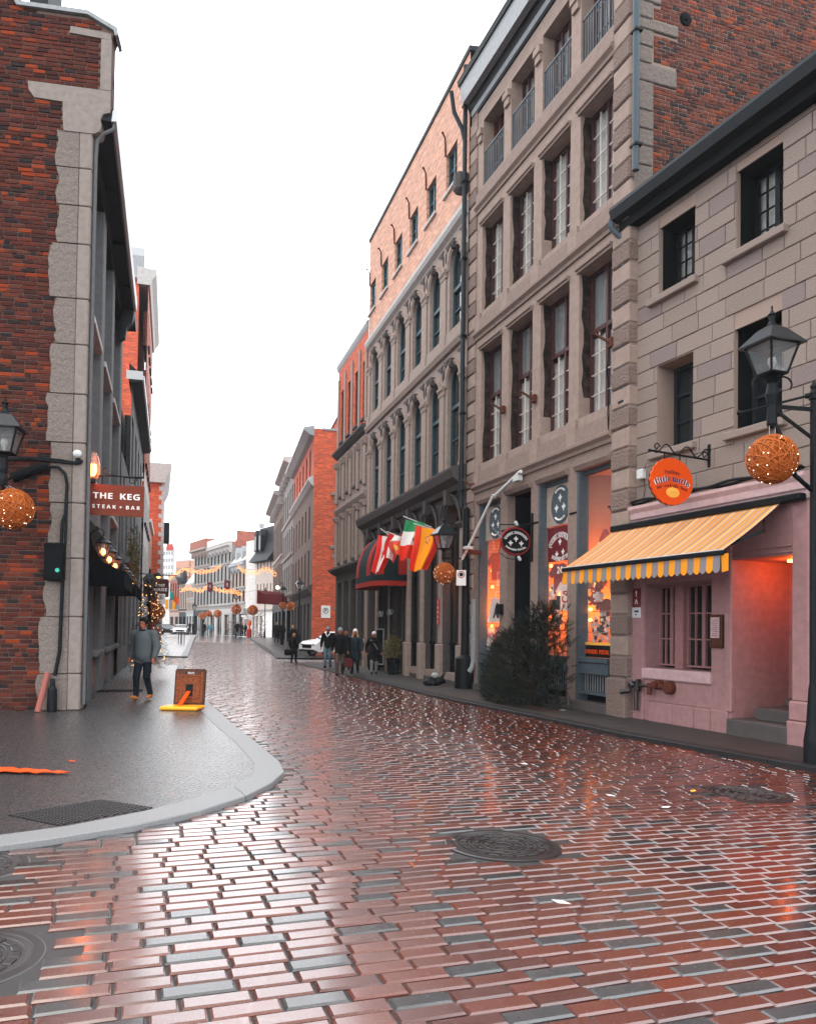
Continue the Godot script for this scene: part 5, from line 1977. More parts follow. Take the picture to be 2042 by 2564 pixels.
	w.wall(0.02, 11.4, 4.1, 11.2, -0.16, 0.25, hs)
	part("front_wall", w, M.stone_grey, o)
	for q in hs:
		window(o, q[0], q[1], q[2], q[3], -0.28, {"frame": M.slate, "pane": M.pane_dark, "posts": [0.33, 0.66], "pw": 0.08, "fw": 0.08, "cols": [1], "rows": 2, "bw": 0.02})
		lintel_box(o, "sill", q[0] - 0.05, q[1] + 0.05, q[2] - 0.14, q[2] - 0.002, -0.3, 0.06, M.stone_pale, 0.012)
	for p in [[0.05, 0.75], [3.05, 3.75], [6.15, 6.85], [9.75, 10.6]]:
		lintel_box(o, "pilaster", p[0], p[1], 3.9, 11.1, -0.2, 0.02, M.stone_grey if p[0] > 1 else M.stone_quoin_smooth, 0.02)
	var core := MB.new()
	core.box(0.3, 11.38, -0.2, 11.2, -7.0, -0.7)
	part("inner_wall", core, M.unlit_black, o)  # near-black block, its colour standing in for unlit rooms behind the front
	var ev := MB.new()
	ledge(ev, -0.02, 11.4, [Vector2(-0.2, 11.05), Vector2(0.02, 11.05), Vector2(0.06, 11.3), Vector2(0.36, 11.32), Vector2(0.38, 11.26), Vector2(0.4, 11.55), Vector2(-0.2, 11.55)])
	part("eave", ev, M.slate, o)
	var gu := MB.new()
	ledge(gu, -0.05, 9.6, [Vector2(0.36, 11.3), Vector2(0.45, 11.32), Vector2(0.47, 11.58), Vector2(0.44, 11.6), Vector2(0.38, 11.5)])
	part("gutter", gu, M.pale_metal, o)
	var dp := MB.new()
	dp.tube([Vector3(0.02, 11.45, 0.42), Vector3(0.03, 11.2, 0.4), Vector3(0.06, 11.1, 0.22), Vector3(0.08, 10.95, 0.1), Vector3(0.09, 10.6, 0.08), Vector3(0.1, 0.2, 0.08)], 0.04, 8)
	part("downpipe", dp, M.stone_grey, o)
	for x in [2.4, 5.0, 7.6]:
		lintel_box(o, "eave_bracket", x, x + 0.1, 11.22, 11.31, 0.06, 0.34, M.slate, 0.01)
	var ec := MB.new()
	ledge(ec, 9.3, 9.6, [Vector2(0.0, 10.3), Vector2(0.16, 10.4), Vector2(0.2, 10.7), Vector2(0.36, 10.9), Vector2(0.4, 11.2), Vector2(0.0, 11.3)])
	part("eave_end", ec, M.slate, o)
	var rf := MB.new()
	ledge(rf, 0.4, 11.4, [Vector2(0.4, 11.56), Vector2(-6.5, 11.56), Vector2(-6.5, 15.8), Vector2(-6.3, 15.8), Vector2(-0.5, 12.9)])
	part("roof", rf, M.slate_roof, o)
	# ground storey
	var gs := [[0.55, 1.7], [2.75, 4.5], [6.2, 8.2], [9.2, 10.8]]
	var gh := []
	for q in gs:
		gh.append([q[0], q[1], 1.12, 3.7])
	gh[0][2] = 0.05
	var gw := MB.new()
	gw.wall(0.02, 11.4, -0.2, 4.1, -0.1, 0.3, gh)
	part("ground_front", gw, M.stone_grey, o)
	for i in 4:
		var q: Array = gs[i]
		if i > 0:
			lintel_box(o, "sill", q[0] - 0.1, q[1] + 0.1, 0.98, 1.118, -0.3, 0.1, M.stone_grey, 0.03)
			lintel_box(o, "cellar_panel", q[0] + 0.1, q[1] - 0.1, 0.25, 0.9, -0.2, -0.06, M.stone_rough, 0.02)
		window(o, q[0], q[1], gh[i][2], 3.7, -0.3, {"frame": M.slate, "pane": M.pane_dark, "posts": [0.5], "pw": 0.09, "fw": 0.07})
	for p in [[1.75, 2.65], [4.6, 6.1], [8.3, 9.1]]:
		lintel_box(o, "pier", p[0], p[1], -0.2, 3.9, -0.2, 0.0, M.stone_grey, 0.03)
	lintel_box(o, "door_post", 0.36, 0.5, 0.1, 2.9, -0.2, 0.1, M.black_paint, 0.02)
	# awning over the door: dark cloth, near end panel facing the square
	for q in [[1.0, 4.6, 0.72], [6.6, 10.9, 0.72]]:
		var a := thing("black_awning", "black cloth awning over the steakhouse door, nearest to the brick corner" if q[0] < 2 else "farther black cloth awning along the grey stone front, under the rear lanterns", "awning", TL, "black awnings of the steakhouse")
		var m := MB.new()
		ledge(m, q[0], q[1], [Vector2(-0.1, 3.86), Vector2(0.0, 3.86), Vector2(0.1, 3.3), Vector2(0.3, 2.95), Vector2(q[2], 2.78), Vector2(q[2], 2.47), Vector2(q[2] - 0.02, 2.47), Vector2(q[2] - 0.02, 2.78), Vector2(-0.1, 2.78)])
		m.box(q[0] - 0.006, q[0] - 0.001, 2.47, 2.8, 0.0, q[2])
		part("canvas", m, M.black_cloth, a)
		var fr := MB.new()
		fr.rod(Vector3(q[0], 2.79, q[2] + 0.01), Vector3(q[1], 2.79, q[2] + 0.01), 0.015, 6)
		part("frame", fr, M.black_paint, a)
	# cables, box and pole on the side wall
	var cab := MB.new()
	cab.T = tr
	for k in 2:
		cab.tube([Vector3(-1.4, 4.74 - 0.03 * k, 0.07), Vector3(-0.9, 4.78 - 0.03 * k, 0.07), Vector3(-0.4, 4.76 - 0.04 * k, 0.08), Vector3(-0.1, 4.72 - 0.02 * k, 0.08), Vector3(0.0, 4.76, 0.08)], 0.022, 6)
	cab.tube([Vector3(-0.34, 3.18, 0.1), Vector3(-0.33, 3.6, 0.1), Vector3(-0.28, 3.75, 0.1), Vector3(-0.26, 4.3, 0.1), Vector3(-0.3, 4.5, 0.1), Vector3(-0.42, 4.62, 0.1), Vector3(-0.66, 4.62, 0.1), Vector3(-0.9, 4.55, 0.1), Vector3(-1.15, 4.44, 0.14), Vector3(-1.3, 4.3, 0.2)], 0.03, 6)
	cab.tube([Vector3(-0.27, 3.18, 0.1), Vector3(-0.26, 4.3, 0.1)], 0.026, 6)
	cab.tube([Vector3(-0.3, 2.5, 0.1), Vector3(-0.33, 1.2, 0.08), Vector3(-0.4, 0.75, 0.09)], 0.035, 6)
	part("cable", cab, M.black_paint, o)
	var sleeve := MB.new()
	sleeve.T = tr
	sleeve.tube([Vector3(-0.6, 4.62, 0.12), Vector3(-0.8, 4.56, 0.13), Vector3(-1.0, 4.47, 0.15), Vector3(-1.2, 4.36, 0.19)], 0.075, 8, 0.1)
	part("cable_sleeve", sleeve, M.black_matte, o)
	var bx := MB.new()
	bx.T = tr
	bx.cbox(-0.6, -0.26, 2.5, 3.2, 0.04, 0.26, 0.03)
	var jb := thing("junction_box", "black metal junction box with a green round light on the stone corner", "box", TL)
	part("case", bx, M.black_matte, jb)
	var led := MB.new()
	led.T = tr * Transform3D(Basis(Vector3.RIGHT, PI / 2), Vector3(-0.36, 2.69, 0.26))
	led.lathe([Vector2(0.04, 0.0), Vector2(0.038, 0.012), Vector2(0.0, 0.016)], 14)
	part("green_light", led, M.lamp_green, jb)
	var fl := thing("floodlight", "small round white security light on the stone corner above the cables", "lamp", TL)
	var fm := MB.new()
	fm.T = tr
	fm.ball(Vector3(-0.08, 4.87, 0.16), Vector3(0.085, 0.075, 0.06), 12, 8)
	part("head", fm, M.pale_metal, fl)
	var fa := MB.new()
	fa.T = tr
	fa.cbox(-0.13, -0.03, 4.7, 4.8, 0.03, 0.1, 0.01)
	fa.rod(Vector3(-0.08, 4.78, 0.08), Vector3(-0.08, 4.85, 0.14), 0.02, 6)
	part("arm", fa, M.black_paint, fl)
	var pp := thing("guard_pole", "short faded red pole leaning against the foot of the stone corner", "pole", TL)
	var pm := MB.new()
	pm.T = tr
	pm.tube([Vector3(-0.63, 0.1, 0.3), Vector3(-0.52, 0.8, 0.12)], 0.055, 10)
	part("pole", pm, M.pole_pink, pp)
	var pb := thing("black_canister", "small dark canister standing at the foot of the stone corner beside the red pole", "canister", TL)
	var cm := MB.new()
	cm.T = tr
	cm.lathe([Vector2(0.085, 0.1), Vector2(0.09, 0.12), Vector2(0.085, 0.5), Vector2(0.05, 0.56), Vector2(0.04, 0.7), Vector2(0.0, 0.7)], 12, Vector3(-0.42, 0, 0.16))
	part("body", cm, M.black_paint, pb)
	steak_sign(tr)


func steak_sign(_tr: Transform3D) -> void:
	# hanging sign square to the street, on a scrolled iron bracket
	var t := TL * Transform3D(Basis(Vector3(0, 0, 1), Vector3(0, 1, 0), Vector3(-1, 0, 0)), Vector3(0.4, 0, 0))
	var o := thing("steakhouse_sign", "reddish wood hanging sign reading THE KEG STEAK + BAR by the stone corner", "sign", t)
	for k in 4:
		var b := MB.new()
		var y0 := 3.82 + k * 0.15
		b.prism(PackedVector2Array([Vector2(0.06, y0), Vector2(1.08, y0), Vector2(1.08, y0 + 0.148), Vector2(0.06, y0 + 0.148)]), -0.025, 0.025 - 0.001 * (k % 2))
		part("plank", b, M.wood_red, o)
	lettering("THE  KEG", Transform3D(Basis.IDENTITY, Vector3(0.57, 4.2, 0.026)), 0.115, M.white_paint, o, false, 1.28)
	lettering("S T E A K  +  B A R", Transform3D(Basis.IDENTITY, Vector3(0.57, 3.99, 0.026)), 0.07, M.white_paint, o, false, 1.13)
	var m := MB.new()
	m.rod(Vector3(-0.02, 4.58, 0), Vector3(1.02, 4.6, 0), 0.014, 6)
	m.tube([Vector3(0.0, 4.42, 0), Vector3(0.2, 4.55, 0), Vector3(0.45, 4.62, 0), Vector3(0.75, 4.58, 0), Vector3(1.0, 4.58, 0)], 0.012, 6)
	for c in [[0.36, 4.68, 0.07], [0.86, 4.52, 0.08]]:
		var pts := []
		for k in 14:
			var a := k * 0.55
			pts.append(Vector3(c[0] + cos(a) * c[2] * (1 - k * 0.045), c[1] + sin(a) * c[2] * (1 - k * 0.045), 0))
		m.tube(pts, 0.01, 5)
	for x in [0.3, 0.7]:
		m.rod(Vector3(x, 4.42, 0), Vector3(x, 4.58, 0), 0.012, 5)
	m.rod(Vector3(0.0, 3.3, 0.0), Vector3(0.0, 5.25, 0.0), 0.02, 6)
	m.rod(Vector3(1.0, 4.6, 0), Vector3(1.06, 4.6, 0), 0.02, 6)
	part("bracket", m, M.black_paint, o)
	# lit globe lantern above the bracket
	var g := thing("globe_lantern", "glowing amber glass globe lantern above the wooden steakhouse sign", "lantern", t)
	var gm := MB.new()
	gm.lathe([Vector2(0.03, 4.48), Vector2(0.1, 4.52), Vector2(0.135, 4.64), Vector2(0.13, 4.76), Vector2(0.1, 4.9), Vector2(0.05, 5.0), Vector2(0.0, 5.02)], 16, Vector3(0.14, 0, 0.1))
	part("globe", gm, M.pane_clear, g)
	var fm := MB.new()
	for k in 6:
		var a := TAU * k / 6
		fm.tube([Vector3(0.14 + cos(a) * 0.02, 4.56, 0.1 + sin(a) * 0.02), Vector3(0.14 + cos(a) * 0.06, 4.66, 0.1 + sin(a) * 0.06), Vector3(0.14 + cos(a) * 0.05, 4.78, 0.1 + sin(a) * 0.05)], 0.013, 5)
	part("filament", fm, M.bulb_warm, g)
	var bm := MB.new()
	bm.lathe([Vector2(0.0, 4.4), Vector2(0.06, 4.42), Vector2(0.05, 4.5), Vector2(0.02, 4.54)], 12, Vector3(0.14, 0, 0.1))
	bm.rod(Vector3(0.0, 4.44, 0.0), Vector3(0.14, 4.44, 0.1), 0.014, 6)
	part("holder", bm, M.black_paint, g)
	var l := OmniLight3D.new()
	l.name = "globe_lamp"
	l.position = t * Vector3(0.14, 4.68, 0.1)
	l.light_color = Color(1.0, 0.45, 0.12)
	l.light_energy = 0.22
	l.light_size = 0.06
	l.omni_range = 8.0
	l.omni_attenuation = 2.0
	l.shadow_enabled = true
	add_child(l)


# ---------- the rest of the left side ----------
func left_row() -> void:
	# low stone building with a vine, then one with a deep eave
	var t2 := TL * Transform3D(Basis.IDENTITY, Vector3(11.45, 0, 0))
	var b := thing("vine_house", "low grey stone building with a brown vine hanging above its lanterns", "building", t2)
	var w := MB.new()
	w.wall(0.0, 5.5, -0.2, 7.4, 0.0, 0.3, [[0.6, 2.0, 4.2, 6.4], [3.2, 4.6, 4.2, 6.4], [0.6, 2.2, 0.9, 3.2], [3.2, 4.8, 0.9, 3.2]])
	w.box(0.0, 5.5, -0.2, 7.4, -6.0, -0.6)
	part("wall", w, M.stone_grey, b)
	for q in [[0.6, 2.0, 4.2, 6.4], [3.2, 4.6, 4.2, 6.4], [0.6, 2.2, 0.9, 3.2], [3.2, 4.8, 0.9, 3.2]]:
		window(b, q[0], q[1], q[2], q[3], -0.2, {"frame": M.slate, "pane": M.pane_dark, "posts": [0.5]})
	var lg := MB.new()
	ledge(lg, 0.0, 5.5, [Vector2(0, 3.7), Vector2(0.3, 3.75), Vector2(0.35, 3.9), Vector2(0, 4.0)])
	part("ledge", lg, M.stone_grey, b)
	var v := thing("hanging_vine", "brown and green vine spilling over the ledge of the low grey house", "plant", t2)
	var lm := MB.new()
	for k in 900:
		var p := Vector3(rng.randf_range(0.2, 4.8), 0, 0)
		p.y = 4.05 + rng.randf_range(-1.1, 1.0) * (0.6 + 0.4 * sin(p.x * 2.0))
		p.z = 0.18 + rng.randf_range(0, 0.32)
		var d := Vector3(rng.randfn(0, 1), rng.randfn(-0.5, 1), rng.randfn(0, 1)).normalized()
		var s := d.cross(Vector3.UP).normalized() * 0.03
		lm.auto(p, p + d * 0.06 + s, p + d * 0.12, p + d * 0.06 - s, Vector3(0, 1, 1))
	part("leaves", lm, M.vine, v, "stuff")
	var stems := MB.new()
	for k in 12:
		var x := 0.3 + k * 0.4
		stems.tube([Vector3(x, 4.0, 0.2), Vector3(x + 0.1, 4.5, 0.3), Vector3(x + 0.2, 4.0, 0.42), Vector3(x + 0.15, 3.2, 0.4)], 0.012, 4)
	part("stem", stems, M.vine, v)
	var t3 := TL * Transform3D(Basis.IDENTITY, Vector3(17.0, 0, 0))
	var c := thing("deep_eave_house", "grey stone house with a deep dark eave edged in pale metal, beyond the vine", "building", t3)
	var w3 := MB.new()
	var hs := [[1.0, 2.6, 4.2, 6.6], [4.2, 5.8, 4.2, 6.6], [7.4, 9.0, 4.2, 6.6], [10.6, 12.2, 4.2, 6.6], [1.0, 2.6, 7.8, 10.2], [4.2, 5.8, 7.8, 10.2], [7.4, 9.0, 7.8, 10.2], [10.6, 12.2, 7.8, 10.2], [1.0, 3.0, 0.6, 3.2], [5.0, 7.0, 0.6, 3.2], [9.0, 11.0, 0.6, 3.2]]
	w3.wall(0.0, 13.9, -0.2, 11.3, 0.0, 0.3, hs)
	w3.box(0.0, 13.9, -0.2, 11.3, -7.0, -0.6)
	part("wall", w3, M.stone_grey, c)
	for q in hs:
		window(c, q[0], q[1], q[2], q[3], -0.2, {"frame": M.slate, "pane": M.pane_dark, "posts": [0.5]})
	var ev := MB.new()
	ledge(ev, -0.1, 13.6, [Vector2(-0.1, 11.25), Vector2(0.4, 11.3), Vector2(0.42, 11.5), Vector2(-0.1, 12.0)])
	part("eave", ev, M.slate, c)
	var gt := MB.new()
	ledge(gt, -0.1, 13.6, [Vector2(0.4, 11.34), Vector2(0.46, 11.36), Vector2(0.48, 11.52), Vector2(0.42, 11.54)])
	gt.box(-0.12, -0.1, 11.36, 11.7, -0.2, 0.42)
	part("gutter", gt, M.pale_metal, c)
	# tall brick building
	var t4 := TL * Transform3D(Basis.IDENTITY, Vector3(31.0, 0, 0.1))
	var d := thing("tall_brick_building", "tall narrow red brick building with a pale cornice, rising above the left roofs", "building", t4)
	var w4 := MB.new()
	var lw := MB.new()
	var h4 := []
	var h5 := []
	for f in 3:
		for k in 5:
			h4.append([1.0 + k * 2.1, 2.0 + k * 2.1, 11.0 + f * 3.4, 13.0 + f * 3.4])
	for f in 2:
		for k in 5:
			h5.append([1.0 + k * 2.1, 2.0 + k * 2.1, 4.4 + f * 3.2, 6.4 + f * 3.2])
	w4.wall(0.0, 11.6, 10.4, 21.0, 0.0, 0.25, h4)
	part("brick_wall", w4, M.red_brick, d)
	lw.wall(0.0, 11.6, -0.2, 10.4, 0.0, 0.25, h5)
	part("stone_wall", lw, M.stone_pale, d)
	for q in h4 + h5:
		window(d, q[0], q[1], q[2], q[3], -0.15, {"frame": M.maroon, "pane": M.pane_dark})
		lintel_box(d, "sill", q[0] - 0.1, q[1] + 0.1, q[2] - 0.16, q[2] - 0.01, -0.1, 0.12, M.slate, 0.02)
	var e4 := MB.new()
	e4.box(0.0, 11.6, -0.2, 21.0, -8.0, -0.5)
	part("end_wall", e4, M.orange_brick, d)
	var n4 := MB.new()
	ledge(n4, -0.1, 11.7, [Vector2(-0.6, 20.9), Vector2(0.1, 20.9), Vector2(0.2, 21.2), Vector2(0.42, 21.5), Vector2(0.46, 21.8), Vector2(-0.6, 21.9)])
	part("cornice", n4, M.stone_pale, d)
	var dm := MB.new()
	dm.prism(PackedVector2Array([Vector2(1.5, 21.9), Vector2(3.0, 21.9), Vector2(3.0, 23.2), Vector2(2.2, 24.0), Vector2(1.5, 23.2)]), -1.5, -0.3)
	part("dormer", dm, M.grey_metal, d)
	# salmon house and the orange house with toothed quoins
	var t5 := TL * Transform3D(Basis.IDENTITY, Vector3(43.0, 0, 0.1))
	var s := thing("salmon_house", "low salmon plastered house with a white roof edge, in front of the orange brick house", "building", t5)
	var w5 := MB.new()
	var h6 := []
	for f in 2:
		for k in 4:
			h6.append([0.8 + k * 2.2, 1.8 + k * 2.2, 3.6 + f * 2.6, 5.4 + f * 2.6])
	w5.wall(0, 9.5, -0.2, 9.0, 0, 0.2, h6)
	w5.box(0, 9.5, -0.2, 9.0, -6, -0.5)
	part("wall", w5, M.salmon_brick, s)
	for q in h6:
		window(s, q[0], q[1], q[2], q[3], -0.15, {"frame": M.maroon, "pane": M.pane_dark})
	var r5 := MB.new()
	ledge(r5, -0.1, 9.6, [Vector2(-0.3, 9.0), Vector2(0.15, 9.0), Vector2(0.18, 9.2), Vector2(-0.3, 9.25)])
	part("roof_edge", r5, M.white_paint, s)
	var p4 := at(405, 1570, 66)
	var t6 := Transform3D(frame_at(Vector3(p4.x, 0, p4.z), Vector3(-0.30, 0, -0.954)).basis, Vector3(p4.x, 0.3, p4.z))
	var q4 := thing("orange_house", "bright orange brick house with toothed pale quoins and a heavy stone cornice", "building", t6)
	var w6 := MB.new()
	w6.box(0.0, 14.0, -0.5, 13.4, -7.0, 0.0)
	part("wall", w6, M.orange_brick, q4)
	for k in 34:
		lintel_box(q4, "quoin", -0.03, 0.3, 0.4 + k * 0.38, 0.4 + k * 0.38 + 0.36, -0.42 if k % 2 == 0 else -0.2, 0.03, M.stone_pale, 0.01)
	var c6 := MB.new()
	ledge(c6, -0.35, 14.2, [Vector2(-7.2, 13.2), Vector2(0.05, 13.2), Vector2(0.1, 13.6), Vector2(0.35, 14.1), Vector2(0.55, 14.6), Vector2(0.55, 14.8), Vector2(-7.2, 14.8)])
	part("cornice", c6, M.stone_pale, q4)
	var fx := MB.new()
	fx.cbox(2.0, 2.6, 8.4, 10.2, 0.0, 0.5, 0.05)
	part("bay", fx, M.slate, q4)


# ---------- right side beyond the arcaded building ----------
func right_row() -> void:
	var o := thing("brick_topped_building", "narrow building with tall pilasters, stone below and orange brick above, next to the arcades", "building", TA)
	var up := []
	var mid := []
	var low := []
	for i in 4:
		var x := -6.75 + i * 1.68
		up.append([x + 0.55, x + 1.3, 11.7, 14.4])
		mid.append([x + 0.6, x + 1.35, 8.75, 10.6])
		low.append([x + 0.6, x + 1.35, 5.2, 7.6])
	var w := MB.new()
	w.wall(-6.95, -0.02, 11.2, 16.0, 0.0, 0.2, up)
	part("brick_wall", w, M.orange_brick, o)
	var s := MB.new()
	s.wall(-6.95, -0.02, 4.7, 11.2, 0.0, 0.35, mid + low)
	part("stone_wall", s, M.stone_a, o)
	for q in up + mid + low:
		window(o, q[0], q[1], q[2], q[3], -0.07, {"frame": M.maroon, "pane": M.pane_dark, "posts": [0.5], "pw": 0.05})
		lintel_box(o, "sill", q[0] - 0.1, q[1] + 0.1, q[2] - 0.14, q[2] - 0.01, -0.05, 0.1, M.stone_a_dark, 0.015)
	for i in 5:
		var x := -6.75 + i * 1.66
		if i == 4:
			x = -0.35
		for r in [[4.9, 7.6], [8.4, 10.5]]:
			lintel_box(o, "pilaster", x - 0.14, x + 0.24, r[0], r[1] - 0.2, 0.0, 0.12, M.stone_a, 0.03)
			var c := MB.new()
			ledge(c, x - 0.2, x + 0.3, [Vector2(0, r[1] - 0.2), Vector2(0.14, r[1] - 0.2), Vector2(0.24, r[1]), Vector2(0.24, r[1] + 0.08), Vector2(0, r[1] + 0.12)])
			part("capital", c, M.stone_a, o)
		lintel_box(o, "brick_pier", x - 0.1, x + 0.22, 11.4, 15.2, 0.0, 0.08, M.stone_b, 0.02)
	for e in [[4.6, 0.42, M.stone_a_dark], [7.85, 0.16, M.stone_a], [10.95, 0.3, M.stone_a_dark], [15.8, 0.12, M.grey_metal]]:
		var b := MB.new()
		ledge(b, -7.1, -0.02, [Vector2(0, e[0] - 0.1), Vector2(e[1] * 0.5, e[0]), Vector2(e[1], e[0] + 0.15), Vector2(e[1], e[0] + 0.25), Vector2(0, e[0] + 0.3)])
		part("ledge", b, e[2], o)
	var g := MB.new()
	var gh := []
	for i in 4:
		gh.append([-6.5 + i * 1.66, -5.4 + i * 1.66, 0.1, 4.1])
	g.wall(-6.95, -0.02, -0.2, 4.6, 0.0, 0.3, gh)
	part("ground_front", g, M.stone_a_dark, o)
	for q in gh:
		window(o, q[0], q[1], q[2], q[3], -0.2, {"frame": M.slate, "pane": M.pane_dark, "posts": [0.5], "fw": 0.09})
	var core := MB.new()
	core.box(-6.95, -0.03, -0.2, 15.9, -8.0, -0.6)
	part("body", core, M.unlit_black, o)  # seen through the windows; unlit rooms painted as near-black
	# the group beyond the side street; its orange end wall faces the camera
	var p := at(779, 1600, 52)
	var q := at(729, 1600, 52.0 * 219 / 169)
	var r := at(704, 1600, 52.0 * 219 / 144)
	var e := at(681, 1600, 52.0 * 219 / 121)
	var d := Vector3(p.x - e.x, 0, p.z - e.z).normalized()
	var L1 := Vector2(p.x - q.x, p.z - q.z).length()
	var L2 := Vector2(q.x - r.x, q.z - r.z).length()
	var L3 := Vector2(r.x - e.x, r.z - e.z).length()
	var t := frame_at(Vector3(q.x, 0.12, q.z), d)
	var a := thing("orange_end_building", "brown stone building with a bright orange brick end wall patched with rubble stone", "building", t)
	var hs := []
	for f in 3:
		for k in 6:
			var x := 0.6 + k * (L1 - 1.0) / 6
			hs.append([x, x + 0.95, [4.4, 7.6, 11.9][f], [6.8, 9.8, 13.6][f]])
	var wa := MB.new()
	wa.wall(0, L1, 3.8, 11.0, 0, 0.25, hs.slice(0, 12))
	part("stone_wall", wa, M.brown_wall, a)
	var wb := MB.new()
	wb.wall(0, L1, 11.0, 14.2, 0, 0.25, hs.slice(12))
	part("brick_wall", wb, M.orange_brick, a)
	for h in hs:
		window(a, h[0], h[1], h[2], h[3], -0.06, {"frame": M.maroon, "pane": M.pane_dark})
	for q2 in [[10.8, 0.35, M.stone_pale], [14.1, 0.7, M.grey_metal], [3.7, 0.3, M.stone_a_dark]]:
		var b := MB.new()
		ledge(b, -0.05, L1 + 0.05, [Vector2(0, q2[0]), Vector2(q2[1] * 0.4, q2[0] + 0.1), Vector2(q2[1], q2[0] + 0.4), Vector2(q2[1], q2[0] + 0.55), Vector2(0, q2[0] + 0.7)])
		part("cornice", b, q2[2], a)
	var gr := MB.new()
	var gg := []
	for k in 6:
		gg.append([0.5 + k * (L1 - 0.8) / 6, 0.5 + k * (L1 - 0.8) / 6 + 1.3, 0.2, 3.2])
	gr.wall(0, L1, -0.4, 3.8, 0, 0.3, gg)
	part("ground_front", gr, M.stone_a_dark, a)
	for h in gg:
		window(a, h[0], h[1], h[2], h[3], -0.2, {"frame": M.slate, "pane": M.pane_dark})
	var bd := MB.new()
	bd.box(0.02, L1 - 0.002, -0.4, 14.6, -14.0, -0.5)
	part("body", bd, M.orange_brick, a)
	var sd := MB.new()
	sd.box(L1 - 0.001, L1 + 0.1, -0.4, 14.6, -14.0, 0.0)
	var sp := part("end_wall", sd, M.orange_brick, a)
	var ph := MB.new()
	ph.box(L1 * 0.3, L1 + 0.05, 14.6, 15.5, -14.0, -1.6)
	part("set_back_storey", ph, M.orange_brick, a)
	var fl := MB.new()
	fl.box(L1 - 0.2, L1 + 0.16, 14.5, 14.64, -14.0, -0.5)
	fl.box(L1 * 0.3, L1 + 0.1, 15.5, 15.6, -14.0, -1.5)
	part("flashing", fl, M.grey_metal, a)
	# rubble patch: stones in the lower part of the end wall, seen singly
	var y := -0.2
	while y < 10.4:
		var hh := rng.randf_range(0.22, 0.4)
		var z := -1.5 - 0.28 * sin(y * 1.7) + rng.randf_range(-0.2, 0.2) - (0.35 if y < 4 else 0.0)
		while z > -6.5:
			var l := rng.randf_range(0.35, 0.9)
			var m := MB.new()
			m.cbox(L1 + 0.08, L1 + 0.15 + rng.randf_range(0, 0.05), y, y + hh - 0.03, z - l, z - 0.03, 0.04)
			part("rubble_stone", m, M["ashlar%d" % (rng.randi() % 5)], sp)
			z -= l
		y += hh
	for k in [[13.0, -1.6], [7.2, -2.6], [3.6, -2.5]]:
		var m := MB.new()
		m.box(L1 + 0.1, L1 + 0.24, k[0], k[0] + 0.25, k[1] - 1.6, k[1])
		part("timber", m, M.wood_dark, sp)
	var tk := MB.new()
	tk.cbox(L1 - 3.2, L1 - 1.4, 15.6, 17.4, -6.0, -4.0, 0.05)
	part("water_tank", tk, M.tan_wall, a)
	var sc := MB.new()
	for k in 6:
		sc.rod(Vector3(L1 - 4.5 + k * 0.9, 15.6, -2.2), Vector3(L1 - 4.5 + k * 0.9, 17.0, -2.2), 0.05, 5)
		sc.rod(Vector3(L1 - 4.5 + k * 0.9, 15.6, -5.0), Vector3(L1 - 4.5 + k * 0.9, 17.3, -5.0), 0.05, 5)
	for yy in [16.2, 16.9]:
		sc.rod(Vector3(L1 - 4.5, yy, -2.2), Vector3(L1, yy, -2.2), 0.05, 5)
		sc.rod(Vector3(L1 - 4.5, yy, -2.2), Vector3(L1 - 4.5, yy, -5.0), 0.05, 5)
	part("roof_scaffold", sc, M.steel, a)
	var ns := thing("parking_sign", "white parking sign on the orange brick end wall behind the walkers", "sign", a.transform * Transform3D(Basis(Vector3.UP, PI / 2), Vector3(L1 + 0.12, 2.6, -0.9)))
	var nm := MB.new()
	nm.cbox(-0.3, 0.3, -0.4, 0.4, 0, 0.03, 0.01)
	part("plate", nm, M.white_paint, ns)
	var rg := MB.new()
	var ring := []
	for k in 20:
		ring.append(Vector3(cos(TAU * k / 20) * 0.17, 0.08 + sin(TAU * k / 20) * 0.17, 0.035))
	rg.tube(ring, 0.02, 5, -1.0, true)
	part("ring", rg, M.black_paint, ns)
	lettering("P", Transform3D(Basis.IDENTITY, Vector3(0, 0.08, 0.03)), 0.2, M.black_paint, ns)
	# the two narrower buildings behind it
	var t2 := frame_at(Vector3(r.x, 0.2, r.z), d)
	simple_front("bracketed_building", "grey brown building with a heavy bracketed cornice, second beyond the side street", t2, L2, 15.6, [[4.6, 7.0], [8.0, 10.2], [11.2, 13.8]], 5, M.grey_wall, M.stone_pale, 0.9, 8.0)
	var t3 := frame_at(Vector3(e.x, 0.3, e.z), d)
	simple_front("striped_brown_building", "brown building of thin pilasters under a white cornice, far on the right", t3, L3, 14.6, [[4.6, 8.0], [8.8, 12.6]], 7, M.brown_wall, M.stone_pale, 1.0, 8.0)


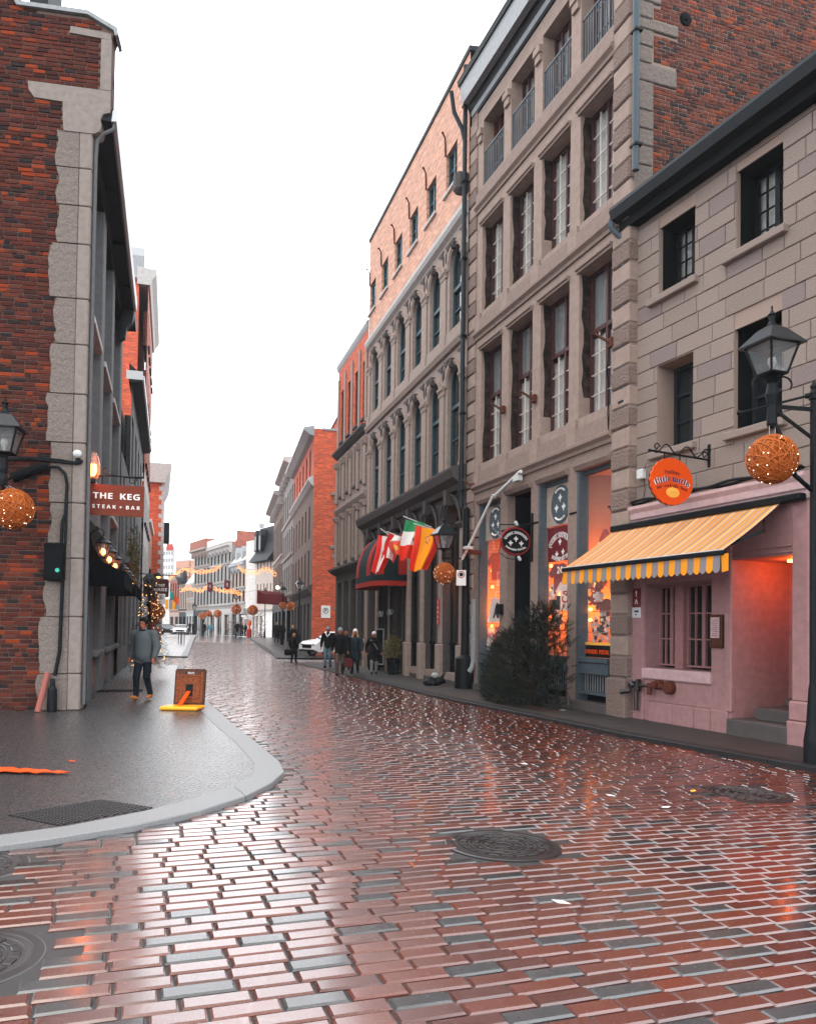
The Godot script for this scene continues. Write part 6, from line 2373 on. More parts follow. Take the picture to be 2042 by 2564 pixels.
func simple_front(called: String, label: String, t: Transform3D, L: float, H: float, floors: Array, n: int, m: Material, trim: Material, over: float, deep: float, pane: Material = null, side: Material = null) -> Node3D:
	# a plain building: wall with openings, window parts, cornice, shop front and body
	var o := thing(called, label, "building", t)
	var hs := []
	for f in floors:
		for k in n:
			var w := L / n
			hs.append([k * w + w * 0.26, k * w + w * 0.76, f[0], f[1]])
	var wl := MB.new()
	wl.wall(0, L, 3.8, H, 0, 0.22, hs)
	part("wall", wl, m, o)
	for h in hs:
		window(o, h[0], h[1], h[2], h[3], -0.06, {"frame": M.slate, "pane": pane if pane else M.pane_dark, "fw": 0.05})
	for f in floors:
		var b := MB.new()
		ledge(b, 0, L, [Vector2(0, f[0] - 0.35), Vector2(0.12, f[0] - 0.3), Vector2(0.16, f[0] - 0.1), Vector2(0, f[0] - 0.06)])
		part("ledge", b, trim, o)
	var c := MB.new()
	ledge(c, -0.1, L + 0.1, [Vector2(0, H - 0.7), Vector2(over * 0.3, H - 0.6), Vector2(over * 0.5, H - 0.2), Vector2(over, H), Vector2(over, H + 0.3), Vector2(0, H + 0.4)])
	part("cornice", c, trim, o)
	var br := MB.new()
	for k in n + 1:
		br.box(clampf(k * L / n - 0.1, 0.0, L - 0.2), clampf(k * L / n + 0.1, 0.2, L), H - 1.0, H - 0.3, 0.0, over * 0.55)
	part("bracket", br, trim, o)
	var gh := []
	var gn := maxi(2, n / 2)
	for k in gn:
		gh.append([(k + 0.16) * L / gn, (k + 0.86) * L / gn, 0.1, 3.0])
	var g := MB.new()
	g.wall(0, L, -0.6, 3.8, 0.02, 0.3, gh)
	part("shop_front", g, M.slate if over > 0.8 else trim, o)
	for h in gh:
		window(o, h[0], h[1], h[2], h[3], -0.16, {"frame": M.slate, "pane": M.pane_dark, "posts": [0.5], "fw": 0.07})
	var b2 := MB.new()
	b2.box(0.01, L - 0.01, -0.6, H, -deep, -0.4)
	b2.box(L - 0.01, L, -0.6, H, -deep, -0.001)
	b2.box(0.0, 0.01, -0.6, H, -deep, -0.001)
	part("body", b2, side if side else m, o)
	return o


func front_between(pl: float, dl: float, pr: float, dr: float, y: float) -> Array:
	# a front seen from the street: its frame (origin at the left end) and length
	var a := at(pl, 1560, dl)
	var b := at(pr, 1560, dr)
	var d := Vector3(b.x - a.x, 0, b.z - a.z)
	return [frame_at(Vector3(a.x, y, a.z), d), d.length()]


func far_group() -> void:
	var y := 0.35
	# the bend of the street: fronts turned towards us
	var f2 := front_between(523, 120, 577.5, 110, y)
	var o2 := simple_front("grey_commercial_building", "wide grey stone building with a pale parapet at the bend of the street", f2[0], f2[1], 12.6, [[4.6, 7.0], [7.8, 9.8], [10.4, 12.0]], 6, M.grey_wall, M.stone_pale, 0.6, 12.0)
	lintel_box(o2, "parapet", -0.1, f2[1] + 0.1, 13.0, 14.0, -0.5, 0.5, M.white_wall, 0.05)
	var bp := MB.new()
	bp.box(f2[1] + 0.01, f2[1] + 0.3, 9.0, 14.6, -11.0, -0.6)
	part("brick_gable", bp, M.red_brick, o2)
	var pole := MB.new()
	pole.rod(Vector3(f2[1] + 0.4, 12, -4), Vector3(f2[1] + 0.4, 16, -4), 0.06, 5)
	pole.cbox(f2[1] + 0.1, f2[1] + 0.9, 15.2, 15.8, -4.3, -3.7, 0.03)
	part("roof_vent", pole, M.grey_metal, o2)
	var f1 := front_between(484, 127.5, 522.6, 120.2, y)
	var o1 := simple_front("tan_cornice_building", "tan stone building with a flared brick attic, left of the grey building at the bend", f1[0], f1[1], 13.0, [[4.6, 7.2], [8.0, 10.2], [10.8, 12.6]], 5, M.grey_wall, M.tan_wall, 0.9, 12.0)
	lintel_box(o1, "attic", -0.3, f1[1], 13.4, 14.6, -6.0, 0.7, M.red_brick, 0.05)
	# white house with dormers and a blank white side wall
	var f3 := front_between(577.8, 109, 613, 102, y)
	var o3 := simple_front("dormer_house", "tan house with two small dormers in a white roof at the bend", f3[0], f3[1], 9.4, [[4.6, 6.0], [6.6, 8.6]], 4, M.tan_wall, M.grey_metal, 0.4, 7.0, null, M.white_wall)
	var rf := MB.new()
	ledge(rf, 0.0, f3[1], [Vector2(0.3, 9.8), Vector2(-3.0, 13.2), Vector2(-7.0, 13.4), Vector2(-7.0, 9.8)])
	part("roof", rf, M.white_wall, o3)
	for x in [0.25, 0.65]:
		var m := MB.new()
		var cx: float = f3[1] * x + 0.4
		m.prism(PackedVector2Array([Vector2(cx - 0.4, 10.2), Vector2(cx + 0.4, 10.2), Vector2(cx + 0.4, 11.2), Vector2(cx, 11.9), Vector2(cx - 0.4, 11.2)]), -2.0, 0.0)
		part("dormer", m, M.grey_metal, o3)
	var f3s := front_between(613.3, 101.6, 638, 99.5, y)
	var sw := thing("white_side_house", "blank white plastered wall over a low shop, between the dormer house and the mansard house", "building", f3s[0])
	var swm := MB.new()
	swm.box(0, f3s[1], 3.4, 12.2, -6.0, 0)
	part("wall", swm, M.white_wall, sw)
	var sh := MB.new()
	sh.wall(0, f3s[1], -0.5, 2.6, 0.3, 0.3, [[0.15, f3s[1] - 0.15, 0.1, 2.3]])
	sh.box(0, f3s[1], -0.5, 3.4, -6, -0.4)
	part("shop_front", sh, M.white_paint, sw)
	var fl := MB.new()
	fl.box(-0.1, f3s[1] + 0.1, 2.6, 2.75, -0.3, 0.5)
	part("canopy", fl, M.white_paint, sw)
	var wn := thing("terrace_furniture", "small dark terrace railing on the roof of the low shop below the white wall", "railing", f3s[0])
	var tm := MB.new()
	for k in 7:
		tm.box(k * f3s[1] / 7, k * f3s[1] / 7 + 0.04, 2.75, 3.6, 0.25, 0.3)
	tm.box(0, f3s[1], 3.55, 3.62, 0.25, 0.3)
	part("rail", tm, M.slate, wn)
	var red := thing("red_figure_display", "red orange lit figure in the doorway of the low white shop", "display", f3s[0])
	var rm := MB.new()
	rm.ball(Vector3(f3s[1] * 0.55, 1.75, 0.1), Vector3(0.42, 0.4, 0.2), 10, 6)
	rm.ball(Vector3(f3s[1] * 0.55, 0.9, 0.1), Vector3(0.24, 0.6, 0.16), 10, 6)
	part("figure", rm, M.orange_paint, red)
	# mansard house
	var f4 := front_between(638.5, 99.3, 683, 95, y)
	var L: float = f4[1]
	var o4 := thing("mansard_house", "white house under a dark slate mansard roof with dormers, far on the right", "building", f4[0])
	var hs := []
	for f in [[4.2, 6.6], [8.3, 9.2]]:
		for k in 5:
			hs.append([0.4 + k * (L - 0.4) / 5, 0.72 + k * (L - 0.4) / 5, f[0], f[1]])
	var w := MB.new()
	w.wall(0, L, 3.3, 9.4, 0, 0.2, hs)
	w.box(0.01, L, 0, 9.4, -7, -0.4)
	w.box(0.0, 0.01, 0, 9.4, -7, 0)
	part("wall", w, M.cream_wall, o4)
	for h in hs:
		window(o4, h[0], h[1], h[2], h[3], -0.12, {"frame": M.maroon, "pane": M.pane_dark})
	var g := MB.new()
	g.wall(0, L, -0.5, 3.3, 0.05, 0.3, [[0.3, 1.0, 0, 2.7], [1.5, 2.3, 0, 2.7]])
	part("shop_front", g, M.white_paint, o4)
	var dd := MB.new()
	dd.box(0.3, 1.0, 0, 2.7, -0.2, -0.15)
	dd.box(1.5, 2.3, 0, 2.7, -0.2, -0.15)
	part("shop_pane", dd, M.curtain_grey, o4)
	var cb := MB.new()
	ledge(cb, -0.05, L, [Vector2(0, 3.2), Vector2(0.2, 3.25), Vector2(0.25, 3.45), Vector2(0, 3.5)])
	part("ledge", cb, M.stone_pale, o4)
	var mr := MB.new()
	ledge(mr, -0.2, L, [Vector2(0.9, 9.3), Vector2(0.7, 9.6), Vector2(0.1, 10.4), Vector2(-0.3, 11.6), Vector2(-0.6, 13.6), Vector2(-4, 14.8), Vector2(-7, 13.0), Vector2(-7, 9.4), Vector2(0, 9.2)])
	part("mansard_roof", mr, M.slate, o4)
	for k in 2:
		var x := 0.5 + k * 1.3
		var m := MB.new()
		m.prism(PackedVector2Array([Vector2(x - 0.35, 10.6), Vector2(x + 0.35, 10.6), Vector2(x + 0.35, 12.6), Vector2(x, 13.3), Vector2(x - 0.35, 12.6)]), -2.0, 0.35)
		var dm := part("dormer", m, M.slate, o4)
		var gl := MB.new()
		gl.box(x - 0.22, x + 0.22, 10.8, 12.5, 0.35, 0.38)
		part("pane", gl, M.curtain_grey, dm)
	lintel_box(o4, "chimney", L * 0.6, L * 0.6 + 0.6, 14.0, 15.4, -3.0, -2.2, M.grey_wall, 0.03)
	# far left end of the street
	var r1 := front_between(424, 150, 448, 145, y)
	var o5 := simple_front("red_hotel", "red brick building hung with flags and banners, far down on the left", r1[0], r1[1], 10.4, [[4.4, 9.2]], 4, M.red_brick, M.tan_wall, 0.3, 10.0, M.pane)
	var r2 := front_between(448, 145, 466, 141, y)
	var o6 := simple_front("arched_top_building", "narrow pale stone building with a dark arched gable on top, beside the red brick one", r2[0], r2[1], 9.8, [[4.4, 8.8]], 4, M.tan_wall, M.slate, 0.7, 10.0)
	var ar := MB.new()
	var poly := PackedVector2Array()
	for k in 9:
		poly.append(Vector2(r2[1] / 2 + cos(PI * k / 8) * 1.0, 10.2 + sin(PI * k / 8) * 1.2))
	ar.prism(poly, -0.4, 0.3)
	part("arched_gable", ar, M.slate, o6)
	var r3 := front_between(466, 141, 487, 134, y)
	var o7 := simple_front("white_roof_house", "low tan house with a steep pale roof, left of the tan cornice building", r3[0], r3[1], 8.4, [[3.9, 5.4], [6.2, 7.8]], 6, M.tan_wall, M.grey_metal, 0.3, 9.0)
	var r7 := MB.new()
	ledge(r7, 0, r3[1], [Vector2(0.3, 8.6), Vector2(-1.6, 11.2), Vector2(-6, 11.2), Vector2(-6, 8.6)])
	part("roof", r7, M.white_wall, o7)
	for e in [[404, 230, 430, 228, 24.5, "office_tower", "pale hazy office tower with a red top band, behind the left roofs", M.white_wall], [438, 190, 472, 186, 17.0, "pale_rear_building", "hazy salmon building showing above the red brick hotel", M.salmon_brick], [466, 200, 492, 196, 16.0, "pale_rear_building", "hazy white building between the far roofs and the tan cornice building", M.white_wall]]:
		var fr := front_between(e[0], e[1], e[2], e[3], 0.0)
		var o := thing(e[5], e[6], "building", fr[0])
		var hw := []
		for f in 6:
			for k in 4:
				hw.append([0.3 + k * fr[1] / 4, 0.2 + (k + 0.7) * fr[1] / 4, e[4] - 2.6 - f * 2.0, e[4] - 1.6 - f * 2.0])
		var m := MB.new()
		m.wall(0, fr[1], 0, e[4], 0, 0.2, hw)
		m.box(0.01, fr[1] - 0.01, 0, e[4] - 0.01, -10, -0.3)
		part("wall", m, e[7], o)
		for h in hw:
			var wm := MB.new()
			wm.box(h[0], h[1], h[2], h[3], -0.2, -0.15)
			part("window", wm, M.curtain_grey, o)
		if e[5] == "office_tower":
			lintel_box(o, "red_band", fr[1] * 0.4, fr[1], e[4] - 1.2, e[4] + 0.6, 0.0, 0.2, M.red_paint, 0.02)
	flags_far()
	cars()
	garlands()


func flags_far() -> void:
	var p := at(437, 1490, 88)
	var o := thing("green_red_flag", "green and red flag flying on a pole far down the left side", "flag", Transform3D(Basis(Vector3.UP, 0.35), p))
	var g := MB.new()
	var r := MB.new()
	for k in 6:
		var xa := -0.5 + k * 0.16
		var xb := xa + 0.16
		var ya := 0.55 - k * 0.16
		var q := [Vector3(xa, ya, 0.08 * sin(k)), Vector3(xb, ya - 0.16, 0.08 * sin(k + 1.0)), Vector3(xb, ya - 0.95, 0.08 * sin(k + 1.5)), Vector3(xa, ya - 0.75, 0.08 * sin(k + 0.5))]
		(g if k < 3 else r).auto(q[0], q[1], q[2], q[3], Vector3(0, 0, 1))
	part("green_field", g, M.flag_green, o)
	part("red_field", r, M.orange_paint, o)
	var rod := MB.new()
	rod.rod(Vector3(-1.1, -0.4, -0.1), Vector3(-0.45, 0.65, 0.0), 0.03, 5)
	part("pole", rod, M.steel, o)
	for k in 4:
		var q := at(418.0 + k * 9.0, 1514, 92)
		var b := thing("street_banner", ["orange banner nearest the parking sign, far left row", "blue grey banner second from the parking sign in the far left row", "orange banner third from the parking sign in the far left row", "blue grey banner below the green and red flag"][k], "banner", Transform3D(Basis(Vector3.UP, 0.3), q), "banners on the far left fronts")
		var m := MB.new()
		m.cbox(-0.17, 0.17, -0.55, 0.55, -0.01, 0.01, 0.004)
		part("cloth", m, M.yellow_plastic if k % 2 == 0 else M.hat_grey, b)
		var rd := MB.new()
		rd.rod(Vector3(-0.2, 0.56, 0), Vector3(0.2, 0.56, 0), 0.02, 5)
		part("rod", rd, M.black_paint, b)
	for e in [[526, 1470, 118, "dark red banner on the tan cornice building at the bend"], [569, 1466, 109, "dark red banner on the grey commercial building at the bend"]]:
		var q := at(e[0], e[1], e[2])
		var b := thing("wall_banner", e[3], "banner", Transform3D(Basis(Vector3.UP, 0.45), q), "dark red banners at the bend")
		var m := MB.new()
		m.cbox(-0.4, 0.4, -0.7, 0.7, -0.01, 0.01, 0.004)
		part("cloth", m, M.wine_print, b)
		var em := MB.new()
		em.ball(Vector3(0, 0.1, 0.02), Vector3(0.14, 0.3, 0.02), 8, 5)
		part("emblem", em, M.pink_trim, b)


func car_body(called: String, label: String, t: Transform3D, paint: Material, group: String) -> Node3D:
	# x across, z towards its front
	var o := thing(called, label, "car", t, group)
	var m := MB.new()
	var side := PackedVector2Array([Vector2(-2.2, 0.35), Vector2(-2.25, 0.75), Vector2(-2.1, 1.0), Vector2(-1.3, 1.05), Vector2(-0.7, 1.42), Vector2(0.6, 1.45), Vector2(1.3, 1.02), Vector2(2.0, 0.88), Vector2(2.25, 0.7), Vector2(2.28, 0.4), Vector2(2.0, 0.28), Vector2(-2.0, 0.28)])
	var lo := PackedVector2Array()
	for p in side:
		lo.append(Vector2(p.x, minf(p.y, 1.0 if absf(p.x) < 1.4 else p.y)))
	m.T = Transform3D(Basis(Vector3(0, 0, 1), Vector3(0, 1, 0), Vector3(1, 0, 0)), Vector3.ZERO)
	m.prism(lo, -0.9, 0.9)
	m.prism(PackedVector2Array([Vector2(-1.35, 1.0), Vector2(-0.72, 1.44), Vector2(0.55, 1.46), Vector2(0.62, 1.4), Vector2(-0.7, 1.38), Vector2(-1.2, 1.0)]), -0.72, 0.72)
	part("body", m, paint, o)
	var g := MB.new()
	g.T = m.T
	g.prism(PackedVector2Array([Vector2(-1.25, 1.0), Vector2(-0.74, 1.38), Vector2(0.58, 1.4), Vector2(1.25, 1.0)]), -0.74, 0.74)
	part("windscreen", g, M.pane_dark, o)
	for sx in [-0.82, 0.82]:
		for sz in [-1.35, 1.4]:
			var w := MB.new()
			w.T = Transform3D(Basis(Vector3.BACK, PI / 2), Vector3(sx, 0.32, sz))
			w.lathe([Vector2(0.0, -0.11), Vector2(0.3, -0.11), Vector2(0.32, -0.06), Vector2(0.32, 0.06), Vector2(0.3, 0.11), Vector2(0.0, 0.11)], 16)
			var wh := part("wheel", w, M.rubber, o)
			var rim := MB.new()
			rim.T = w.T
			rim.lathe([Vector2(0.0, -0.12), Vector2(0.2, -0.115), Vector2(0.2, 0.115), Vector2(0.0, 0.12)], 12)
			part("rim", rim, M.steel, wh)
		var h := MB.new()
		h.ball(Vector3(sx * 0.8, 0.72, 2.2), Vector3(0.2, 0.08, 0.1), 8, 5)
		part("headlight", h, M.pale_metal, o)
		var mir := MB.new()
		mir.cbox(sx * 1.2 - 0.08, sx * 1.2 + 0.08, 1.0, 1.12, 0.7, 0.85, 0.02)
		part("mirror", mir, paint, o)
	var gr := MB.new()
	gr.cbox(-0.5, 0.5, 0.5, 0.72, 2.2, 2.3, 0.02)
	gr.cbox(-0.8, 0.8, 0.3, 0.42, 2.2, 2.3, 0.02)
	part("grille", gr, M.black_paint, o)
	return o


func cars() -> void:
	var p := at(453, 1588, 112)
	car_body("parked_car", "white car facing the camera at the far end of the left pavement", Transform3D(Basis(Vector3.UP, 0.2), Vector3(p.x, 0.42, p.z)), M.car_white, "cars far down the street")
	p = at(421, 1586, 112)
	car_body("parked_car", "dark car partly hidden, left of the white car", Transform3D(Basis(Vector3.UP, 0.2), Vector3(p.x, 0.42, p.z)), M.car_dark, "cars far down the street")
	p = at(803, 1640, 47)
	car_body("parked_car", "white car half hidden behind the walkers in the side street by the orange wall", Transform3D(Basis(Vector3.UP, -0.9), Vector3(p.x + 1.0, 0.0, p.z - 1.0)), M.car_white, "")


func garlands() -> void:
	# festive ribbons of light hung across the far street
	var defs := [[[425, 1448], [460, 1428], [495, 1432], [525, 1430], [552, 1418], 95, "far left upper garland of orange light ribbons, above the red brick hotel"], [[452, 1478], [470, 1470], [490, 1482], [505, 1478], [518, 1470], 100, "lower garland of orange light ribbons by the tan cornice building"], [[536, 1472], [550, 1480], [565, 1482], [585, 1478], [606, 1490], 96, "lower garland of orange light ribbons before the dormer house"], [[596, 1420], [612, 1432], [640, 1432], [668, 1424], [694, 1442], 88, "upper garland of orange light ribbons under the mansard roof"]]
	for e in defs:
		var o := thing("light_garland", e[6], "garland", Transform3D.IDENTITY, "garlands of orange light over the far street")
		var m := MB.new()
		for k in 5:
			var c := Curve3D.new()
			for i in 5:
				var q: Array = e[i]
				var pt := at(q[0] + rng.randf_range(-3, 3), q[1] + rng.randf_range(-6, 6), e[5])
				c.add_point(pt)
			var n := 26
			var pts := []
			for i in n + 1:
				var f := float(i) / n
				var a := c.sample_baked(c.get_baked_length() * f, true)
				a.y += 0.16 * sin(i * 1.3 + k * 2.0)
				pts.append(a)
			m.tube(pts, 0.02, 4)
		part("light_ribbon", m, M.neon_garland, o)
		var w := MB.new()
		var pts2 := []
		for i in 5:
			pts2.append(at(e[i][0], e[i][1] - 6.0, e[5]))
		w.tube([pts2[0] + Vector3(-3, 0.6, 0)] + pts2 + [pts2[4] + Vector3(3, 0.5, 0)], 0.012, 4)
		part("wire", w, M.black_paint, o)


# ---------- street furniture ----------
func lantern_parts(o: Node3D, s: float) -> void:
	# four-sided street lantern, standing on its origin; s scales it
	var b := s * 0.17
	var t := s * 0.30
	var h := s * 0.50
	var fr := MB.new()
	for k in 4:
		var a := PI / 4 + k * PI / 2
		var c := Vector3(cos(a), 0, sin(a)) * 1.414
		var a2 := a + PI / 2
		var c2 := Vector3(cos(a2), 0, sin(a2)) * 1.414
		fr.rod(c * b + Vector3(0, 0.1 * s, 0), c * t + Vector3(0, 0.1 * s + h, 0), 0.022 * s, 5)
		fr.rod(c * b + Vector3(0, 0.1 * s, 0), c2 * b + Vector3(0, 0.1 * s, 0), 0.025 * s, 5)
		fr.rod(c * t + Vector3(0, 0.1 * s + h, 0), c2 * t + Vector3(0, 0.1 * s + h, 0), 0.03 * s, 5)
	fr.lathe([Vector2(0.0, 0.0), Vector2(0.06 * s, 0.0), Vector2(0.1 * s, 0.06 * s), Vector2(b * 1.1, 0.1 * s), Vector2(0.0, 0.11 * s)], 12)
	part("frame", fr, M.black_paint, o)
	var roof := MB.new()
	var y0 := 0.1 * s + h
	for k in 4:
		var a := PI / 4 + k * PI / 2
		var c := Vector3(cos(a), 0, sin(a)) * 1.414
		var a2 := a + PI / 2
		var c2 := Vector3(cos(a2), 0, sin(a2)) * 1.414
		var out := (c + c2) / 2
		var r := t * 1.28
		roof.auto(c * r + Vector3(0, y0, 0), c2 * r + Vector3(0, y0, 0), c2 * t * 0.55 + Vector3(0, y0 + 0.27 * s, 0), c * t * 0.55 + Vector3(0, y0 + 0.27 * s, 0), out + Vector3.UP)
		roof.auto(c * r + Vector3(0, y0 - 0.02 * s, 0), c2 * r + Vector3(0, y0 - 0.02 * s, 0), c2 * r + Vector3(0, y0, 0), c * r + Vector3(0, y0, 0), out)
		roof.auto(c * t * 0.55 + Vector3(0, y0 + 0.27 * s, 0), c2 * t * 0.55 + Vector3(0, y0 + 0.27 * s, 0), c2 * t * 0.1 + Vector3(0, y0 + 0.36 * s, 0), c * t * 0.1 + Vector3(0, y0 + 0.36 * s, 0), out + Vector3.UP)
		roof.auto(c * r + Vector3(0, y0 - 0.02 * s, 0), c2 * r + Vector3(0, y0 - 0.02 * s, 0), c2 * t * 0.3 + Vector3(0, y0 - 0.02 * s, 0), c * t * 0.3 + Vector3(0, y0 - 0.02 * s, 0), Vector3.DOWN)
	part("roof", roof, M.lamp_roof, o)
	var fin := MB.new()
	fin.lathe([Vector2(0.1 * s, 0.33 * s), Vector2(0.07 * s, 0.37 * s), Vector2(0.05 * s, 0.4 * s), Vector2(0.055 * s, 0.5 * s), Vector2(0.075 * s, 0.52 * s), Vector2(0.03 * s, 0.57 * s), Vector2(0.012 * s, 0.62 * s), Vector2(0.02 * s, 0.65 * s), Vector2(0.0, 0.7 * s)], 10, Vector3(0, y0, 0))
	part("finial", fin, M.black_paint, o)
	var g := MB.new()
	for k in 4:
		var a := PI / 4 + k * PI / 2
		var c := Vector3(cos(a), 0, sin(a)) * 1.37
		var a2 := a + PI / 2
		var c2 := Vector3(cos(a2), 0, sin(a2)) * 1.37
		g.auto(c * b + Vector3(0, 0.1 * s, 0), c2 * b + Vector3(0, 0.1 * s, 0), c2 * t + Vector3(0, y0, 0), c * t + Vector3(0, y0, 0), c + c2)
	part("pane", g, M.pane_smoky, o)
	var bl := MB.new()
	bl.lathe([Vector2(0.03 * s, 0.12 * s), Vector2(0.03 * s, 0.2 * s), Vector2(0.075 * s, 0.3 * s), Vector2(0.06 * s, 0.38 * s), Vector2(0.0, 0.41 * s)], 10)
	part("bulb", bl, M.curtain, o)


func yarn_ball() -> Array:
	# ball of wound wire and tiny lights round an added glowing core: meshes shared by every ball
	var m := MB.new()
	var q := RandomNumberGenerator.new()
	q.seed = 77
	for k in 84:
		var ax := Vector3(q.randfn(0, 1), q.randfn(0, 1), q.randfn(0, 1)).normalized()
		var u := ax.cross(Vector3(0.3, 1, 0.2)).normalized()
		var w := ax.cross(u)
		var off := q.randf_range(-0.55, 0.55)
		var r := sqrt(1.0 - off * off) * q.randf_range(0.9, 1.0)
		var pts := []
		for i in 26:
			var a := TAU * i / 26
			pts.append(ax * (off + 0.03 * sin(a * 3.0)) + (u * cos(a) + w * sin(a)) * r)
		m.tube(pts, 0.02, 4, -1.0, true)
	var f := MB.new()
	for k in 110:
		var d := Vector3(q.randfn(0, 1), q.randfn(-0.35, 1), q.randfn(0, 1)).normalized() * q.randf_range(0.86, 1.0)
		f.ball(d, Vector3.ONE * 0.021, 5, 4)
	var inner := MB.new()
	inner.ball(Vector3.ZERO, Vector3.ONE * 0.78, 14, 10)  # added sphere; its glow stands in for wires lit from within
	return [m.mesh(), f.mesh(), inner.mesh()]


var ball_meshes := []


func wire_ball(label: String, p: Vector3, r: float, hang: Vector3) -> Node3D:
	var o := thing("wire_ball", label, "ball ornament", Transform3D(Basis.IDENTITY, p), "glowing copper wire balls hung from lamps")
	var s := Transform3D(Basis(Vector3.UP, p.x * 3.0).scaled(Vector3.ONE * r), Vector3.ZERO)
	mi("wound_wire", ball_meshes[0], M.copper, o, s)
	mi("inner_glow", ball_meshes[2], M.copper_glow, o, s)  # added glowing core, no lamp of its own
	var f := mi("fairy_lights", ball_meshes[1], M.fairy_white, o, s)
	f.set_meta("kind", "stuff")
	var w := MB.new()
	for d in [-0.12, 0.12]:
		w.rod(Vector3(d * r, r * 0.97, 0), hang - p + Vector3(d * 0.3, 0, 0), 0.004, 4)
	part("hanger", w, M.steel, o)
	return o


func street_things() -> void:
	ball_meshes = yarn_ball()
	# lamp post at the right edge with its lantern on a bracket arm
	var pole := at(2036, 1700, 11.0)
	var lamp := at(1931, 1025, 10.8)
	pole.y = -0.07
	var o := thing("lamp_post", "black iron lamp post at the right edge with a lantern on a braced arm", "street lamp", Transform3D(Basis.IDENTITY, pole))
	var m := MB.new()
	m.lathe([Vector2(0.0, 0.0), Vector2(0.13, 0.0), Vector2(0.13, 0.3), Vector2(0.1, 0.5), Vector2(0.07, 1.0), Vector2(0.055, 1.1), Vector2(0.05, 5.0), Vector2(0.07, 5.02), Vector2(0.07, 5.1), Vector2(0.04, 5.15), Vector2(0.05, 5.2), Vector2(0.0, 5.3)], 12)
	part("post", m, M.black_paint, o)
	var rel := lamp - pole
	var arm := MB.new()
	var top := at(2036, 1022, 11.0) - pole
	arm.bar(rel + Vector3(0.02, 0.04, 0), top + Vector3(0, -0.02, 0), 0.05, 0.04)
	arm.bar(rel + Vector3(0.06, -0.02, 0), top + Vector3(-0.02, -0.42, 0), 0.04, 0.03)
	arm.tube([rel + Vector3(0.0, -0.12, 0.0), rel + Vector3(0.12, -0.4, 0.02), rel + Vector3(0.3, -0.9, 0.02), top + Vector3(-0.02, -1.15, 0)], 0.035, 6)
	arm.rod(rel + Vector3(-0.42, -0.05, 0.0), rel + Vector3(0.48, 0.19, 0.0), 0.018, 6)
	for e in [[-0.44, -0.056], [0.48, 0.19]]:
		arm.ball(rel + Vector3(e[0], e[1], 0), Vector3.ONE * 0.04, 8, 5)
	arm.lathe([Vector2(0.05, -0.25), Vector2(0.07, -0.2), Vector2(0.06, 0.05), Vector2(0.09, 0.2), Vector2(0.06, 0.35), Vector2(0.1, 0.4)], 10, rel)
	for sx in [-1.0, 1.0]:
		var pts := []
		for k in 9:
			var a := PI * k / 8 * 1.3 - 0.6
			pts.append(rel + Vector3(sx * (0.15 + 0.12 * cos(a)), 0.34 + 0.11 * sin(a), 0))
		arm.tube(pts, 0.014, 5)
	part("bracket_arm", arm, M.black_paint, o)
	var ln := thing("street_lantern", "black four-sided street lantern with clear panes, high at the right edge", "lantern", Transform3D(Basis(Vector3.UP, 0.34), lamp + Vector3(0, 0.4, 0)), "four-sided street lanterns")
	lantern_parts(ln, 0.80)
	wire_ball("large glowing copper wire ball hung under the lantern at the right edge", at(1932, 1150, 10.75), 0.335, lamp + Vector3(0, -0.1, 0))
	# lamp between the arcades and the souvenir building
	var p2 := at(1162, 1721, 24.0)
	p2.y = -0.07
	var l2 := at(1110, 1398, 24.0)
	var o2 := thing("lamp_post", "black iron lamp pole against the seam of the arcades and the souvenir building", "street lamp", Transform3D(Basis.IDENTITY, p2))
	var m2 := MB.new()
	m2.lathe([Vector2(0.0, 0.0), Vector2(0.3, 0.0), Vector2(0.28, 0.9), Vector2(0.12, 1.0), Vector2(0.1, 5.4), Vector2(0.0, 5.5)], 12)
	part("post", m2, M.black_paint, o2)
	var r2 := l2 - p2
	var am := MB.new()
	am.rod(r2 + Vector3(0, 0.0, 0), Vector3(0, r2.y + 0.0, 0), 0.025, 6)
	am.tube([r2 + Vector3(0.05, -0.1, 0), r2 + Vector3(0.3, -0.35, 0), Vector3(-0.05, r2.y - 0.6, 0)], 0.02, 6)
	am.lathe([Vector2(0.05, -0.1), Vector2(0.06, 0.0), Vector2(0.05, 0.3)], 8, r2)
	part("bracket_arm", am, M.black_paint, o2)
	var ln2 := thing("street_lantern", "black street lantern beside the flags, on the pole left of the souvenir building", "lantern", Transform3D(Basis(Vector3.UP, 0.34), l2 + Vector3(0, 0.2, 0)), "four-sided street lanterns")
	lantern_parts(ln2, 0.86)
	wire_ball("copper wire ball hung under the lantern beside the flags", at(1112, 1436, 23.8), 0.325, l2)
	var rs := thing("no_parking_sign", "white no stopping sign with a red ring on the pole left of the souvenir building", "sign", Transform3D(Basis(Vector3.UP, -0.1), at(1154, 1447, 23.7)))
	var rp := MB.new()
	rp.cbox(-0.145, 0.145, -0.23, 0.23, -0.008, 0.008, 0.01)
	part("plate", rp, M.white_paint, rs)
	var rr := MB.new()
	var ring := []
	for k in 24:
		ring.append(Vector3(cos(TAU * k / 24) * 0.095, 0.1 + sin(TAU * k / 24) * 0.095, 0.01))
	rr.tube(ring, 0.014, 5, -1.0, true)
	part("red_ring", rr, M.red_paint, rs)
	var rd := MB.new()
	rd.ball(Vector3(0, 0.1, 0.008), Vector3(0.065, 0.065, 0.006), 12, 5)
	part("dot", rd, M.black_paint, rs)
	# lamp over the left edge
	var l3 := at(18, 1130, 13.9)
	var o3 := thing("street_lantern", "dark street lantern with a pale bulb, cut by the left edge before the brick wall", "lantern", Transform3D(Basis(Vector3.UP, 0.2), l3 + Vector3(-0.05, -0.12, 0)), "four-sided street lanterns")
	lantern_parts(o3, 0.86)
